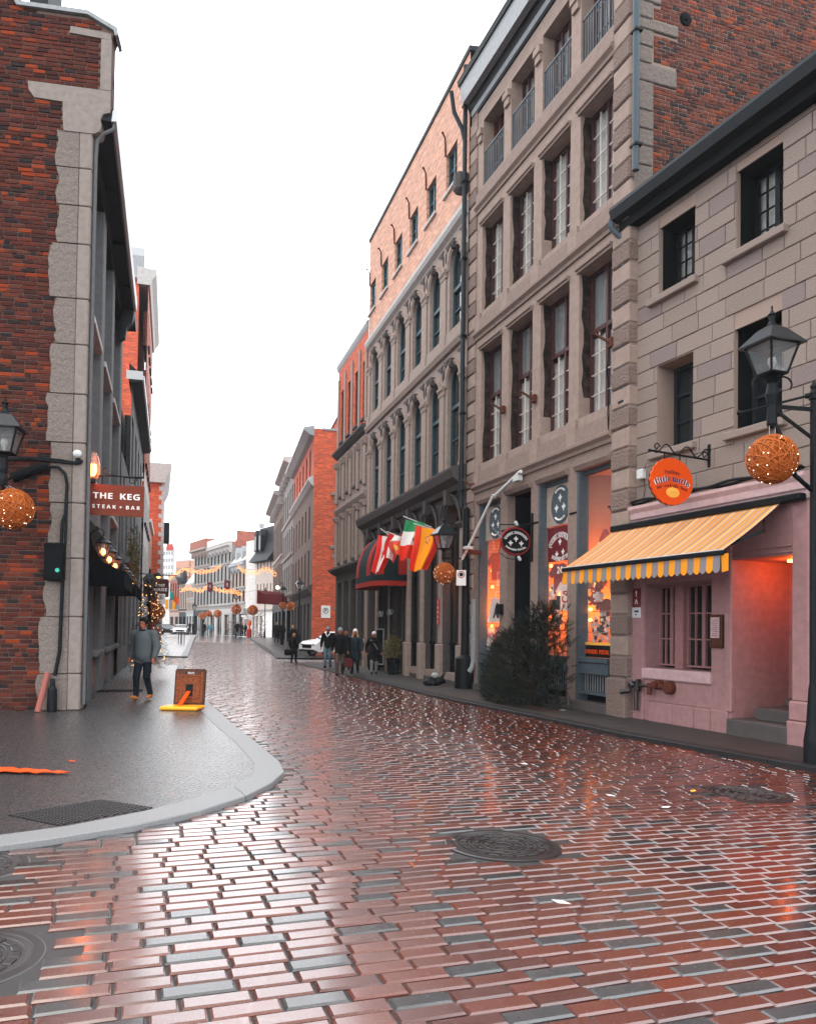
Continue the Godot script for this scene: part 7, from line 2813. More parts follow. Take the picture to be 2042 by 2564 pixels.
	var st := thing("lantern_bracket", "black iron wall bracket carrying the lantern at the left edge", "bracket", Transform3D(Basis.IDENTITY, l3))
	var sb := MB.new()
	sb.lathe([Vector2(0.06, -0.6), Vector2(0.08, -0.5), Vector2(0.05, -0.4), Vector2(0.07, -0.3), Vector2(0.06, -0.12)], 10, Vector3(-0.05, 0, 0))
	sb.tube([Vector3(-0.05, -0.6, 0), Vector3(-0.3, -0.7, -0.5), Vector3(-0.5, -0.6, -1.0)], 0.035, 6)
	part("bracket", sb, M.black_paint, st)
	wire_ball("copper wire ball full of sparkling lights, cut by the left edge before the brick wall", at(32, 1274, 13.9), 0.355, l3 + Vector3(0, -0.6, 0))
	# the farther balls and lamps
	for e in [[392, 1532, 27.0, 0.29, "copper wire ball sparkling above the grey jacket man's head"], [729, 1518, 53, 0.31, "right one of the two wire balls before the brown stone building"], [708, 1517, 60, 0.3, "left one of the two wire balls before the brown stone building"], [633, 1528, 92, 0.6, "wire ball before the white mansard house"], [592, 1526, 98, 0.62, "wire ball before the dormer house"], [507, 1542, 112, 0.5, "wire ball far down by the tan house"], [545, 1537, 108, 0.55, "wire ball before the grey building at the bend"], [523, 1537, 110, 0.45, "small wire ball left of the one before the grey building"]]:
		var p := at(e[0], e[1], e[2])
		wire_ball(e[4], p, e[3], p + Vector3(0, e[3] + 0.5, 0))
	for e in [[375, 1478, 27.0, 0.62, "grey green street lantern in front of the port house sign", 1.0], [750, 1478, 52, 0.7, "street lantern above the right wire ball before the brown stone building", 0.0], [708, 1490, 60, 0.7, "street lantern above the left wire ball before the brown stone building", 0.0], [664, 1500, 90, 1.1, "street lantern before the white mansard house", 0.0], [592, 1502, 97, 1.2, "street lantern before the dormer house", 0.0], [487, 1528, 112, 1.0, "street lantern far down by the pale roofed house", 0.0]]:
		var p := at(e[0], e[1], e[2])
		var q := thing("street_lantern", e[4], "lantern", Transform3D(Basis(Vector3.UP, 0.3), p), "four-sided street lanterns")
		lantern_parts(q, e[3])
		var pm := MB.new()
		var gy := 0.1 if e[2] < 40 else 0.35
		pm.lathe([Vector2(0.0, gy - p.y), Vector2(0.12, gy - p.y), Vector2(0.09, gy - p.y + 0.8), Vector2(0.05, gy - p.y + 1.0), Vector2(0.045, 0.0)], 8)
		part("post", pm, M.black_paint, q)
	gooseneck_lamps()
	port_sign()
	oval_sign()
	orange_sign()
	wall_bits()
	dome_awning()
	flags_near()
	evergreen()
	small_street()
	left_tree()


func gooseneck_lamps() -> void:
	var base := thing("glass_wall_lantern", "lit hooded glass lantern nearest the stone corner, over the first black awning", "lantern", TL * Transform3D(Basis.IDENTITY, Vector3(0.95, 3.22, 0.3)), "lit hooded lanterns along the steakhouse front")
	var hd := MB.new()
	hd.lathe([Vector2(0.17, 0.1), Vector2(0.17, 0.12), Vector2(0.1, 0.17), Vector2(0.06, 0.22), Vector2(0.02, 0.25), Vector2(0.0, 0.25)], 12)
	hd.lathe([Vector2(0.0, -0.2), Vector2(0.05, -0.2), Vector2(0.06, -0.16), Vector2(0.0, -0.15)], 10)
	for k in 4:
		var a := TAU * k / 4 + 0.4
		hd.rod(Vector3(cos(a) * 0.05, -0.18, sin(a) * 0.05), Vector3(cos(a) * 0.125, 0.1, sin(a) * 0.125), 0.009, 4)
	part("hood", hd, M.black_paint, base)
	var ar := MB.new()
	ar.tube([Vector3(0, 0.25, 0), Vector3(0, 0.36, 0.02), Vector3(0, 0.4, -0.08), Vector3(0, 0.34, -0.2), Vector3(0, 0.2, -0.26), Vector3(0, 0.1, -0.29)], 0.012, 6)
	part("gooseneck", ar, M.black_paint, base)
	var gl := MB.new()
	gl.lathe([Vector2(0.05, -0.17), Vector2(0.09, -0.1), Vector2(0.115, 0.0), Vector2(0.12, 0.1)], 14)
	part("glass", gl, M.pane_clear, base)
	var bl := MB.new()
	bl.ball(Vector3(0, -0.06, 0), Vector3(0.055, 0.065, 0.055), 10, 7)
	part("bulb", bl, M.bulb_warm, base)
	var labs := ["lit hooded glass lantern second from the stone corner", "lit hooded glass lantern third from the stone corner, at the end of the first awning", "lit hooded lantern first of the farther four", "lit hooded lantern second of the farther four", "lit hooded lantern third of the farther four", "lit hooded lantern last of the row, farthest from the stone corner"]
	var xs := [2.7, 4.7, 8.3, 9.9, 11.8, 13.8]
	for i in 6:
		dup(base, TL * Transform3D(Basis.IDENTITY, Vector3(xs[i], 3.2, 0.3)), labs[i])
	for x in [0.95, 2.7, 4.7, 9.0, 12.8]:
		var l := OmniLight3D.new()
		l.name = "wall_lantern_light"
		l.position = TL * Vector3(x, 3.16, 0.3)
		l.light_color = Color(1.0, 0.42, 0.14)
		l.light_energy = 0.05
		l.light_size = 0.05
		l.omni_range = 6.0
		l.omni_attenuation = 2.0
		l.shadow_enabled = true
		add_child(l, true)


func port_sign() -> void:
	var p := at(391, 1472, 30)
	var o := thing("port_house_sign", "dark red wooden hanging sign with PORT HOUSE lettering, behind the street lantern", "sign", Transform3D(Basis(Vector3.UP, 0.29), p))
	var m := MB.new()
	m.prism(PackedVector2Array([Vector2(-0.45, -0.34), Vector2(0.43, -0.34), Vector2(0.46, -0.3), Vector2(0.46, 0.28), Vector2(0.4, 0.34), Vector2(-0.45, 0.34)]), -0.03, 0.03)
	part("board", m, M.wood_dark, o)
	lettering("PORT", Transform3D(Basis.IDENTITY, Vector3(0.15, 0.1, 0.031)), 0.1, M.white_paint, o)
	lettering("HOUSE", Transform3D(Basis.IDENTITY, Vector3(0.14, -0.06, 0.031)), 0.12, M.white_paint, o)
	var b := MB.new()
	b.rod(Vector3(-0.6, 0.52, 0), Vector3(0.75, 0.48, 0), 0.02, 6)
	for x in [-0.25, 0.25]:
		b.rod(Vector3(x, 0.34, 0), Vector3(x, 0.5, 0), 0.01, 5)
	part("bracket", b, M.black_paint, o)
	var l := MB.new()
	l.lathe([Vector2(0.0, 0.16), Vector2(0.06, 0.14), Vector2(0.14, 0.04), Vector2(0.15, 0.0), Vector2(0.0, 0.0)], 12, Vector3(0.05, 0.42, 0.12))
	part("lamp_hood", l, M.black_paint, o)
	var bl := MB.new()
	bl.ball(Vector3(0.08, 0.4, 0.12), Vector3(0.07, 0.04, 0.07), 8, 5)
	part("bulb", bl, M.bulb_warm, o)
	var ps := thing("reserved_sign", "white parking sign with a ringed R, under the port house sign", "sign", Transform3D(Basis(Vector3.UP, 0.25), at(404, 1500, 29.0)))
	var pm := MB.new()
	pm.cbox(-0.14, 0.14, -0.19, 0.19, -0.006, 0.006, 0.006)
	part("plate", pm, M.white_paint, ps)
	var ring := []
	for k in 20:
		ring.append(Vector3(cos(TAU * k / 20) * 0.075, 0.07 + sin(TAU * k / 20) * 0.075, 0.008))
	var rm := MB.new()
	rm.tube(ring, 0.009, 4, -1.0, true)
	part("ring", rm, M.black_paint, ps)
	lettering("R", Transform3D(Basis.IDENTITY, Vector3(0, 0.07, 0.006)), 0.09, M.black_paint, ps)
	var po := MB.new()
	po.rod(Vector3(-0.2, 0.35, -0.02), Vector3(-0.2, -1.4, -0.02), 0.02, 6)
	part("post", po, M.steel, ps)


func oval_sign() -> void:
	# on the souvenir front, square to the street
	var t := TB * Transform3D(Basis(Vector3(0, 0, -1), Vector3(0, 1, 0), Vector3(1, 0, 0)), Vector3(4.2, 0, 0))
	var o := thing("oval_souvenir_sign", "black oval hanging sign with red rim and three white lilies, reading QUEBEC SOUVENIRS", "sign", t)
	var c := Vector3(-0.5, 3.95, 0)
	var poly := PackedVector2Array()
	var rim := []
	for k in 36:
		var a := TAU * k / 36
		poly.append(Vector2(c.x + cos(a) * 0.39, c.y + sin(a) * 0.33))
		rim.append(Vector3(c.x + cos(a) * 0.39, c.y + sin(a) * 0.33, 0.0))
	var m := MB.new()
	m.prism(poly, -0.035, 0.035)
	part("board", m, M.black_matte, o)
	var r := MB.new()
	r.tube(rim, 0.04, 6, -1.0, true)
	part("rim", r, M.red_dark, o)
	for e in [[0.0, 0.06], [-0.15, -0.05], [0.15, -0.05]]:
		lily(o, Transform3D(Basis.IDENTITY, c + Vector3(e[0], e[1], 0.036)), 0.15)
	lettering("QUEBEC SOUVENIRS", Transform3D(Basis.IDENTITY, c + Vector3(0, 0.215, 0.036)), 0.065, M.white_paint, o, false, 0.85, 0.36)
	lettering("Souvenirs Net inc.", Transform3D(Basis.IDENTITY, c + Vector3(0, -0.21, 0.036)), 0.055, M.white_paint, o, true, 0.85, -0.5)
	var b := MB.new()
	b.box(-0.05, 0.0, 3.45, 4.7, -0.02, 0.02)
	b.tube([Vector3(-0.02, 4.45, 0), Vector3(-0.25, 4.4, 0), Vector3(-0.5, 4.3, 0)], 0.012, 5)
	b.rod(Vector3(-0.02, 4.4, 0), Vector3(-0.95, 4.36, 0), 0.014, 5)
	b.tube([Vector3(-0.9, 3.9, 0), Vector3(-0.95, 3.65, 0), Vector3(-0.75, 3.5, 0.05), Vector3(-0.4, 3.48, 0.1)], 0.012, 5)
	part("bracket", b, M.black_paint, o)
	for p in [[-0.4, 3.46, 0.1], [-0.5, 4.34, 0.12]]:
		var l := MB.new()
		l.T = Transform3D(Basis(Vector3.BACK, 0.6), Vector3(p[0], p[1], p[2]))
		l.lathe([Vector2(0.03, 0.0), Vector2(0.045, 0.04), Vector2(0.04, 0.12), Vector2(0.0, 0.13)], 8)
		part("spot_lamp", l, M.pale_metal, o)
	var f := MB.new()
	f.prism(PackedVector2Array([Vector2(-0.9, 4.05), Vector2(-1.22, 4.36), Vector2(-1.0, 4.12), Vector2(-0.86, 3.92)]), -0.02, 0.02)
	part("folded_pennant", f, M.hat_grey, o)


func orange_sign() -> void:
	var t := TP * Transform3D(Basis(Vector3(0, 0, -1), Vector3(0, 1, 0), Vector3(1, 0, 0)), Vector3(2.5, 0, 0))
	var o := thing("orange_round_sign", "bright orange scalloped round sign reading tittle tattle, over the striped awning", "sign", t)
	var c := Vector3(-0.89, 4.4, 0)
	var poly := PackedVector2Array()
	for k in 96:
		var a := TAU * k / 96
		var w := 1.0 + 0.018 * cos(a * 22)
		poly.append(Vector2(c.x + cos(a) * 0.475 * w, c.y + sin(a) * 0.42 * w))
	var m := MB.new()
	m.prism(poly, -0.02, 0.02)
	part("board", m, M.orange_paint, o)
	var e := MB.new()
	var p2 := PackedVector2Array()
	for p in poly:
		p2.append(p + Vector2(-0.004, -0.006))
	e.prism(p2, -0.045, -0.021)
	part("back_edge", e, M.wood_dark, o)
	lettering("l'infâme", Transform3D(Basis.IDENTITY, c + Vector3(0, 0.17, 0.021)), 0.06, M.wine_print, o, true, 1.0, 0.9)
	for k in 2:
		lettering("tittle tattle", Transform3D(Basis.IDENTITY, c + Vector3(0.0, 0.05, 0.021 if k == 0 else 0.024)), 0.105 if k == 0 else 0.1, M.white_paint if k == 0 else M.navy_paint, o, true, 1.05, 0.9)
	lettering("bar · cocktails · food", Transform3D(Basis.IDENTITY, c + Vector3(0, -0.07, 0.021)), 0.055, M.wine_print, o, true, 0.9, 0.9)
	var y := MB.new()
	y.ball(c + Vector3(0.02, -0.2, 0.02), Vector3(0.155, 0.095, 0.008), 20, 6)
	y.prism(PackedVector2Array([Vector2(c.x - 0.02, c.y - 0.12), Vector2(c.x + 0.03, c.y - 0.12), Vector2(c.x, c.y - 0.085)]), 0.018, 0.026)
	part("yellow_oval", y, M.yellow_paint, o)
	var d := MB.new()
	for x in [-0.02, 0.02, 0.06]:
		d.ball(c + Vector3(x, -0.2, 0.03), Vector3(0.008, 0.006, 0.003), 6, 4)
	part("dots", d, M.wine_print, o)
	var b := MB.new()
	b.rod(Vector3(0.0, 4.87, 0), Vector3(-1.36, 4.92, 0), 0.02, 6)
	b.box(-0.03, 0.02, 4.74, 5.16, -0.03, 0.03)
	var pts := []
	for k in 34:
		var f := k / 33.0
		pts.append(Vector3(-0.05 - f * 1.2, 4.98 + 0.085 * sin(f * TAU * 2.6 + 1.2), 0))
	b.tube(pts, 0.013, 5)
	for q in [[-0.12, 4.95, 0.07], [-1.22, 5.0, 0.07]]:
		var sp := []
		for k in 12:
			var a := k * 0.6
			sp.append(Vector3(q[0] + cos(a) * q[2] * (1 - k * 0.06), q[1] + sin(a) * q[2] * (1 - k * 0.06), 0))
		b.tube(sp, 0.012, 5)
	b.ball(Vector3(-1.38, 4.92, 0), Vector3.ONE * 0.03, 8, 5)
	for x in [-1.05, -0.7]:
		b.rod(Vector3(x, 4.8, 0), Vector3(x, 4.9, 0), 0.012, 5)
	part("bracket", b, M.black_paint, o)
	var jb := thing("wall_box", "small pale electrical box on the stone wall left of the orange round sign", "box", TP * Transform3D(Basis.IDENTITY, Vector3(0.68, 4.92, 0.02)))
	var jm := MB.new()
	jm.cbox(-0.09, 0.09, -0.1, 0.1, 0, 0.12, 0.015)
	part("case", jm, M.pale_metal, jb)
	var jc := MB.new()
	jc.tube([Vector3(0.05, -0.1, 0.04), Vector3(0.08, -0.3, 0.03), Vector3(0.02, -0.6, 0.03)], 0.008, 4)
	jc.tube([Vector3(0.09, 0.05, 0.05), Vector3(0.3, 0.12, 0.2), Vector3(0.8, 0.1, 0.5)], 0.006, 4)
	part("wire", jc, M.black_paint, jb)


func wall_bits() -> void:
	# downpipes
	for e in [[TB, 8.62, 0.06, 18.0, 11.2, M.pipe_grey, "grey downpipe at the brick gable corner, above the lower roof"], [TP, 0.2, 0.14, 10.4, 6.0, M.pipe_grey, "grey upper downpipe between the souvenir building and the stone shop"], [TA, 13.02, 0.16, 19.2, 5.4, M.pipe_dark, "long dark downpipe at the seam of the arcades and the souvenir building"]]:
		var o := thing("downpipe", e[6], "pipe", e[0], "downpipes on the right fronts")
		var m := MB.new()
		m.rod(Vector3(e[1], e[3], e[2]), Vector3(e[1], e[4], e[2]), 0.075, 8)
		if e[0] == TP:
			m.tube([Vector3(0.02, 10.45, 0.36), Vector3(0.0, 10.28, 0.34), Vector3(0.06, 10.14, 0.22), Vector3(0.18, 10.02, 0.15), Vector3(0.2, 9.8, 0.14)], 0.07, 8)
		if e[0] == TA:
			m.tube([Vector3(13.0, 18.3, 0.62), Vector3(12.95, 17.7, 0.5), Vector3(13.0, 17.2, 0.25), Vector3(13.02, 16.8, 0.16)], 0.07, 8)
		part("pipe", m, e[5], o)
		var cl := MB.new()
		var y: float = e[4] + 0.5
		while y < e[3] - 0.3:
			cl.box(e[1] - 0.1, e[1] + 0.1, y, y + 0.05, e[2] - 0.1, e[2] + 0.09)
			y += 2.4
		part("clamp", cl, M.black_paint, o)
	var bp := thing("downpipe", "wide black pipe box in the gap between the souvenir building and the pink shop", "pipe", TP, "downpipes on the right fronts")
	var bm := MB.new()
	bm.box(0.1, 0.36, -0.1, 6.1, -0.1, 0.08)
	part("pipe", bm, M.black_paint, bp)
	var gp := thing("downpipe", "pale grey square pipe beside the far souvenir window", "pipe", TB, "downpipes on the right fronts")
	var gm := MB.new()
	gm.box(0.6, 0.7, 0.7, 2.6, 0.02, 0.12)
	gm.tube([Vector3(0.65, 0.75, 0.07), Vector3(0.65, 0.55, 0.1), Vector3(0.6, 0.45, 0.16)], 0.06, 6, 0.1)
	part("pipe", gm, M.grey_metal, gp)
	# flagpole arm without flag on the souvenir front
	var fp := thing("bare_flagpole", "bare pale flagpole slanting out from the pier of the souvenir front", "flagpole", TB)
	var fm := MB.new()
	fm.rod(Vector3(0.9, 3.75, 0.55), Vector3(2.35, 5.45, 0.25), 0.035, 8)
	fm.rod(Vector3(2.3, 5.4, 0.2), Vector3(3.9, 5.82, 0.2), 0.05, 8)
	fm.cbox(3.5, 3.8, 5.6, 5.75, 0.1, 0.25, 0.01)
	fm.cbox(1.1, 1.32, 4.02, 4.1, 0.4, 0.62, 0.01)
	part("pole", fm, M.pale_metal, fp)
	var fb := MB.new()
	fb.cbox(0.92, 1.08, 3.9, 4.02, 0.0, 0.55, 0.01)
	part("wall_mount", fb, M.rust, fp)
	# short rusty holders between the upper windows
	for e in [[2.5, 7.8, "rusty flag holder between the two far windows of the souvenir building"], [4.3, 7.62, "rusty flag holder in the middle of the souvenir front"], [7.78, 7.9, "rusty flag holder with a hanging wire on the near pier of the souvenir building"], [0.55, 5.98, "rusty flag holder by the long dark downpipe"]]:
		var o := thing("flag_holder", e[2], "bracket", TB * Transform3D(Basis.IDENTITY, Vector3(e[0], e[1], 0.02)), "rusty flag holders")
		var m := MB.new()
		m.cbox(-0.09, 0.09, -0.1, 0.1, 0, 0.1, 0.01)
		part("plate", m, M.rust, o)
		var r := MB.new()
		r.rod(Vector3(0, 0, 0.08), Vector3(-0.2, 0.22, 0.32), 0.035, 6)
		part("socket", r, M.wood_dark, o)
	var wr := thing("hanging_wire", "thin dark wire hanging below the near flag holder of the souvenir building", "wire", TB)
	var wm := MB.new()
	for k in 2:
		wm.tube([Vector3(7.72 + 0.03 * k, 7.85, 0.08), Vector3(7.66, 7.3, 0.08 + 0.02 * k), Vector3(7.74, 6.9, 0.09), Vector3(7.68 + 0.05 * k, 6.4, 0.08), Vector3(7.72, 6.0, 0.08)], 0.012, 4)
	part("wire", wm, M.black_paint, wr)
	# black letter boxes on the door pier
	for e in [[2.45, 1.2, 0.2, "black letter box low on the pier beside the souvenir door"], [2.42, 2.25, 0.12, "small dark panel on the pier beside the souvenir door"]]:
		var o := thing("letter_box", e[3], "letter box", TB * Transform3D(Basis.IDENTITY, Vector3(e[0], e[1], 0.0)))
		var m := MB.new()
		m.cbox(-0.13, 0.13, -0.13, 0.16, 0, e[2], 0.012)
		part("case", m, M.black_paint, o)


func dome_awning() -> void:
	var o := thing("domed_awning", "round domed awning striped red and dark green with a red fringe, over a dark entrance", "awning", TA)
	var x0 := 2.75
	var x1 := 6.95
	var d := 1.3
	# plan outline from wall to wall; each point climbs to the ridge at the wall
	var plan := []
	var n := 44
	for i in n + 1:
		var f := float(i) / n
		var a := PI * (1.0 - f)
		var sx := signf(cos(a)) * pow(absf(cos(a)), 0.45)
		var sz := pow(absf(sin(a)), 0.45)
		plan.append(Vector2((x0 + x1) / 2 + sx * (x1 - x0) / 2, sz * d))
	var len_ := 0.0
	var cum := [0.0]
	for i in n:
		len_ += plan[i].distance_to(plan[i + 1])
		cum.append(len_)
	var cloths := [MB.new(), MB.new()]
	var rows := 9
	var ridge := Vector2((x0 + x1) / 2, 0.0)
	for i in n:
		var which := int(floor((cum[i] + cum[i + 1]) / 2 / len_ * 13.0)) % 2
		for r in rows:
			var q := []
			for w in [[i, r], [i + 1, r], [i + 1, r + 1], [i, r + 1]]:
				var t: float = float(w[1]) / rows * PI / 2
				var p: Vector2 = plan[w[0]]
				var tx := clampf(p.x, x0 + 1.2, x1 - 1.2)
				var hub := Vector2(tx, 0.02)
				var s := pow(cos(t), 0.75)
				var c := hub.lerp(p, s)
				q.append(Vector3(c.x, 3.95 + 1.5 * pow(sin(t), 1.1), c.y))
			var out := Vector3(plan[i].x - ridge.x, 0.6, plan[i].y + 0.3)
			cloths[which].auto(q[0], q[1], q[2], q[3], out)
		var a2: Vector2 = plan[i]
		var b2: Vector2 = plan[i + 1]
		cloths[which].auto(Vector3(a2.x, 3.72, a2.y), Vector3(b2.x, 3.72, b2.y), Vector3(b2.x, 3.95, b2.y), Vector3(a2.x, 3.95, a2.y), Vector3(a2.x - ridge.x, 0, a2.y + 0.2))
	part("canvas", cloths[0], M.red_cloth, o)
	part("canvas", cloths[1], M.green_cloth, o)
	var band := MB.new()
	var fringe := MB.new()
	for i in n:
		var a2: Vector2 = ridge + (plan[i] - ridge) * 1.008
		var b2: Vector2 = ridge + (plan[i + 1] - ridge) * 1.008
		var o3 := Vector3(a2.x - ridge.x, 0, a2.y + 0.2)
		band.auto(Vector3(a2.x, 3.5, a2.y), Vector3(b2.x, 3.5, b2.y), Vector3(b2.x, 3.74, b2.y), Vector3(a2.x, 3.74, a2.y), o3)
		var s := 0.02 if i % 2 == 0 else 0.0
		fringe.auto(Vector3(a2.x, 3.3 + s, a2.y), Vector3(b2.x, 3.32 - s, b2.y), Vector3(b2.x, 3.5, b2.y), Vector3(a2.x, 3.5, a2.y), o3)
	part("green_band", band, M.green_cloth, o)
	part("red_fringe", fringe, M.red_cloth, o)
	var posts := MB.new()
	for x in [x0 + 0.3, (x0 + x1) / 2, x1 - 0.2]:
		posts.rod(Vector3(x, -0.07, 0.1), Vector3(x, 3.4, 0.1), 0.04, 6)
	part("post", posts, M.slate, o)
	# silver balls and a sandwich board in the dark entrance
	for e in [[3.4, 2.3, "cluster of shiny white ribbon hung at the left of the dark entrance"], [4.9, 2.35, "cluster of shiny white ribbon hung at the right of the dark entrance"]]:
		var w := thing("ribbon_ornament", e[2], "ornament", TA * Transform3D(Basis.IDENTITY, Vector3(e[0], e[1], 0.15)))
		var m := MB.new()
		for k in 8:
			var a := k * 0.8
			var pts := []
			for j in 7:
				var b := TAU * j / 6
				pts.append(Vector3(cos(a) * 0.13 * (1 - cos(b)) * 0.6, sin(a + b * 0.2) * 0.12 * sin(b) + 0.05 * sin(a * 3.0), sin(a) * 0.1 * (1 - cos(b)) * 0.6))
			m.tube(pts, 0.014, 4)
		part("ribbon", m, M.pale_metal, w)
	for e in [[3.0, "dark leafy planter left of the dark entrance"], [6.2, "dark leafy planter with yellowish leaves right of the dark entrance"]]:
		var w := thing("entrance_planter", e[1], "planter", TA * Transform3D(Basis.IDENTITY, Vector3(e[0], -0.07, 0.35)))
		var m := MB.new()
		m.lathe([Vector2(0.0, 0.0), Vector2(0.2, 0.0), Vector2(0.26, 0.6), Vector2(0.28, 0.62), Vector2(0.24, 0.62), Vector2(0.0, 0.58)], 12)
		part("pot", m, M.black_matte, w)
		var lv := MB.new()
		for k in 240:
			var p := Vector3(rng.randfn(0, 0.2), 0.95 + rng.randfn(0, 0.22), rng.randfn(0, 0.18))
			var dd := Vector3(p.x, 0.3 + rng.randf() * 0.4, p.z).normalized()
			var sd := dd.cross(Vector3(0.3, 1, 0.2)).normalized() * 0.025
			lv.auto(p, p + dd * 0.08 + sd, p + dd * 0.18, p + dd * 0.08 - sd, Vector3(0, 1, 1))
		part("leaves", lv, M.vine, w, "stuff")
	var sb := thing("framed_menu_stand", "tall narrow framed board standing at the dark entrance behind the woman in black", "sign", TA * Transform3D(Basis(Vector3.UP, 0.3), Vector3(4.7, -0.07, 0.5)))
	var sm := MB.new()
	for q in [[-0.3, -0.26], [0.26, 0.3]]:
		sm.box(q[0], q[1], 0.3, 1.75, -0.02, 0.02)
	sm.box(-0.26, 0.26, 0.3, 0.34, -0.02, 0.02)
	sm.box(-0.26, 0.26, 1.71, 1.75, -0.02, 0.02)
	part("frame", sm, M.grey_metal, sb)
	var sp := MB.new()
	sp.box(-0.26, 0.26, 0.34, 1.71, -0.012, 0.004)
	part("panel", sp, M.black_matte, sb)


func flag_sheet(w: float, h: float, nx: int, ny: int, t: Transform3D, im: ImageTexture, par: Node, called: String, phase: float) -> void:
	var m := MB.new()
	m.T = t
	var pts := []
	for j in ny + 1:
		var row := []
		for i in nx + 1:
			var f := float(i) / nx
			var g := float(j) / ny
			var taper := 1.0 - 0.35 * g * g
			row.append(Vector3((f - 0.5) * w * taper + 0.05 * sin(g * 4.0 + phase), -g * h - 0.06 * sin(f * 5.0 + phase) * g, 0.09 * sin(f * 9.0 + g * 2.0 + phase) * (0.35 + g)))
		pts.append(row)
	for j in ny:
		for i in nx:
			var a: Vector3 = pts[j][i]
			var b: Vector3 = pts[j][i + 1]
			var c: Vector3 = pts[j + 1][i + 1]
			var d: Vector3 = pts[j + 1][i]
			var nn := (b - a).cross(d - a).normalized()
			if nn.z < 0:
				nn = -nn
			m.face(a, b, c, d, nn, Vector2(float(i) / nx, float(j) / ny), Vector2(float(i + 1) / nx, float(j) / ny), Vector2(float(i + 1) / nx, float(j + 1) / ny), Vector2(float(i) / nx, float(j + 1) / ny))
	var mt := StandardMaterial3D.new()
	mt.resource_name = "flag_cloth"
	mt.albedo_texture = im
	mt.roughness = 0.85
	mt.backlight_enabled = true
	mt.backlight = Color(0.35, 0.35, 0.35)
	part(called, m, mt, par)


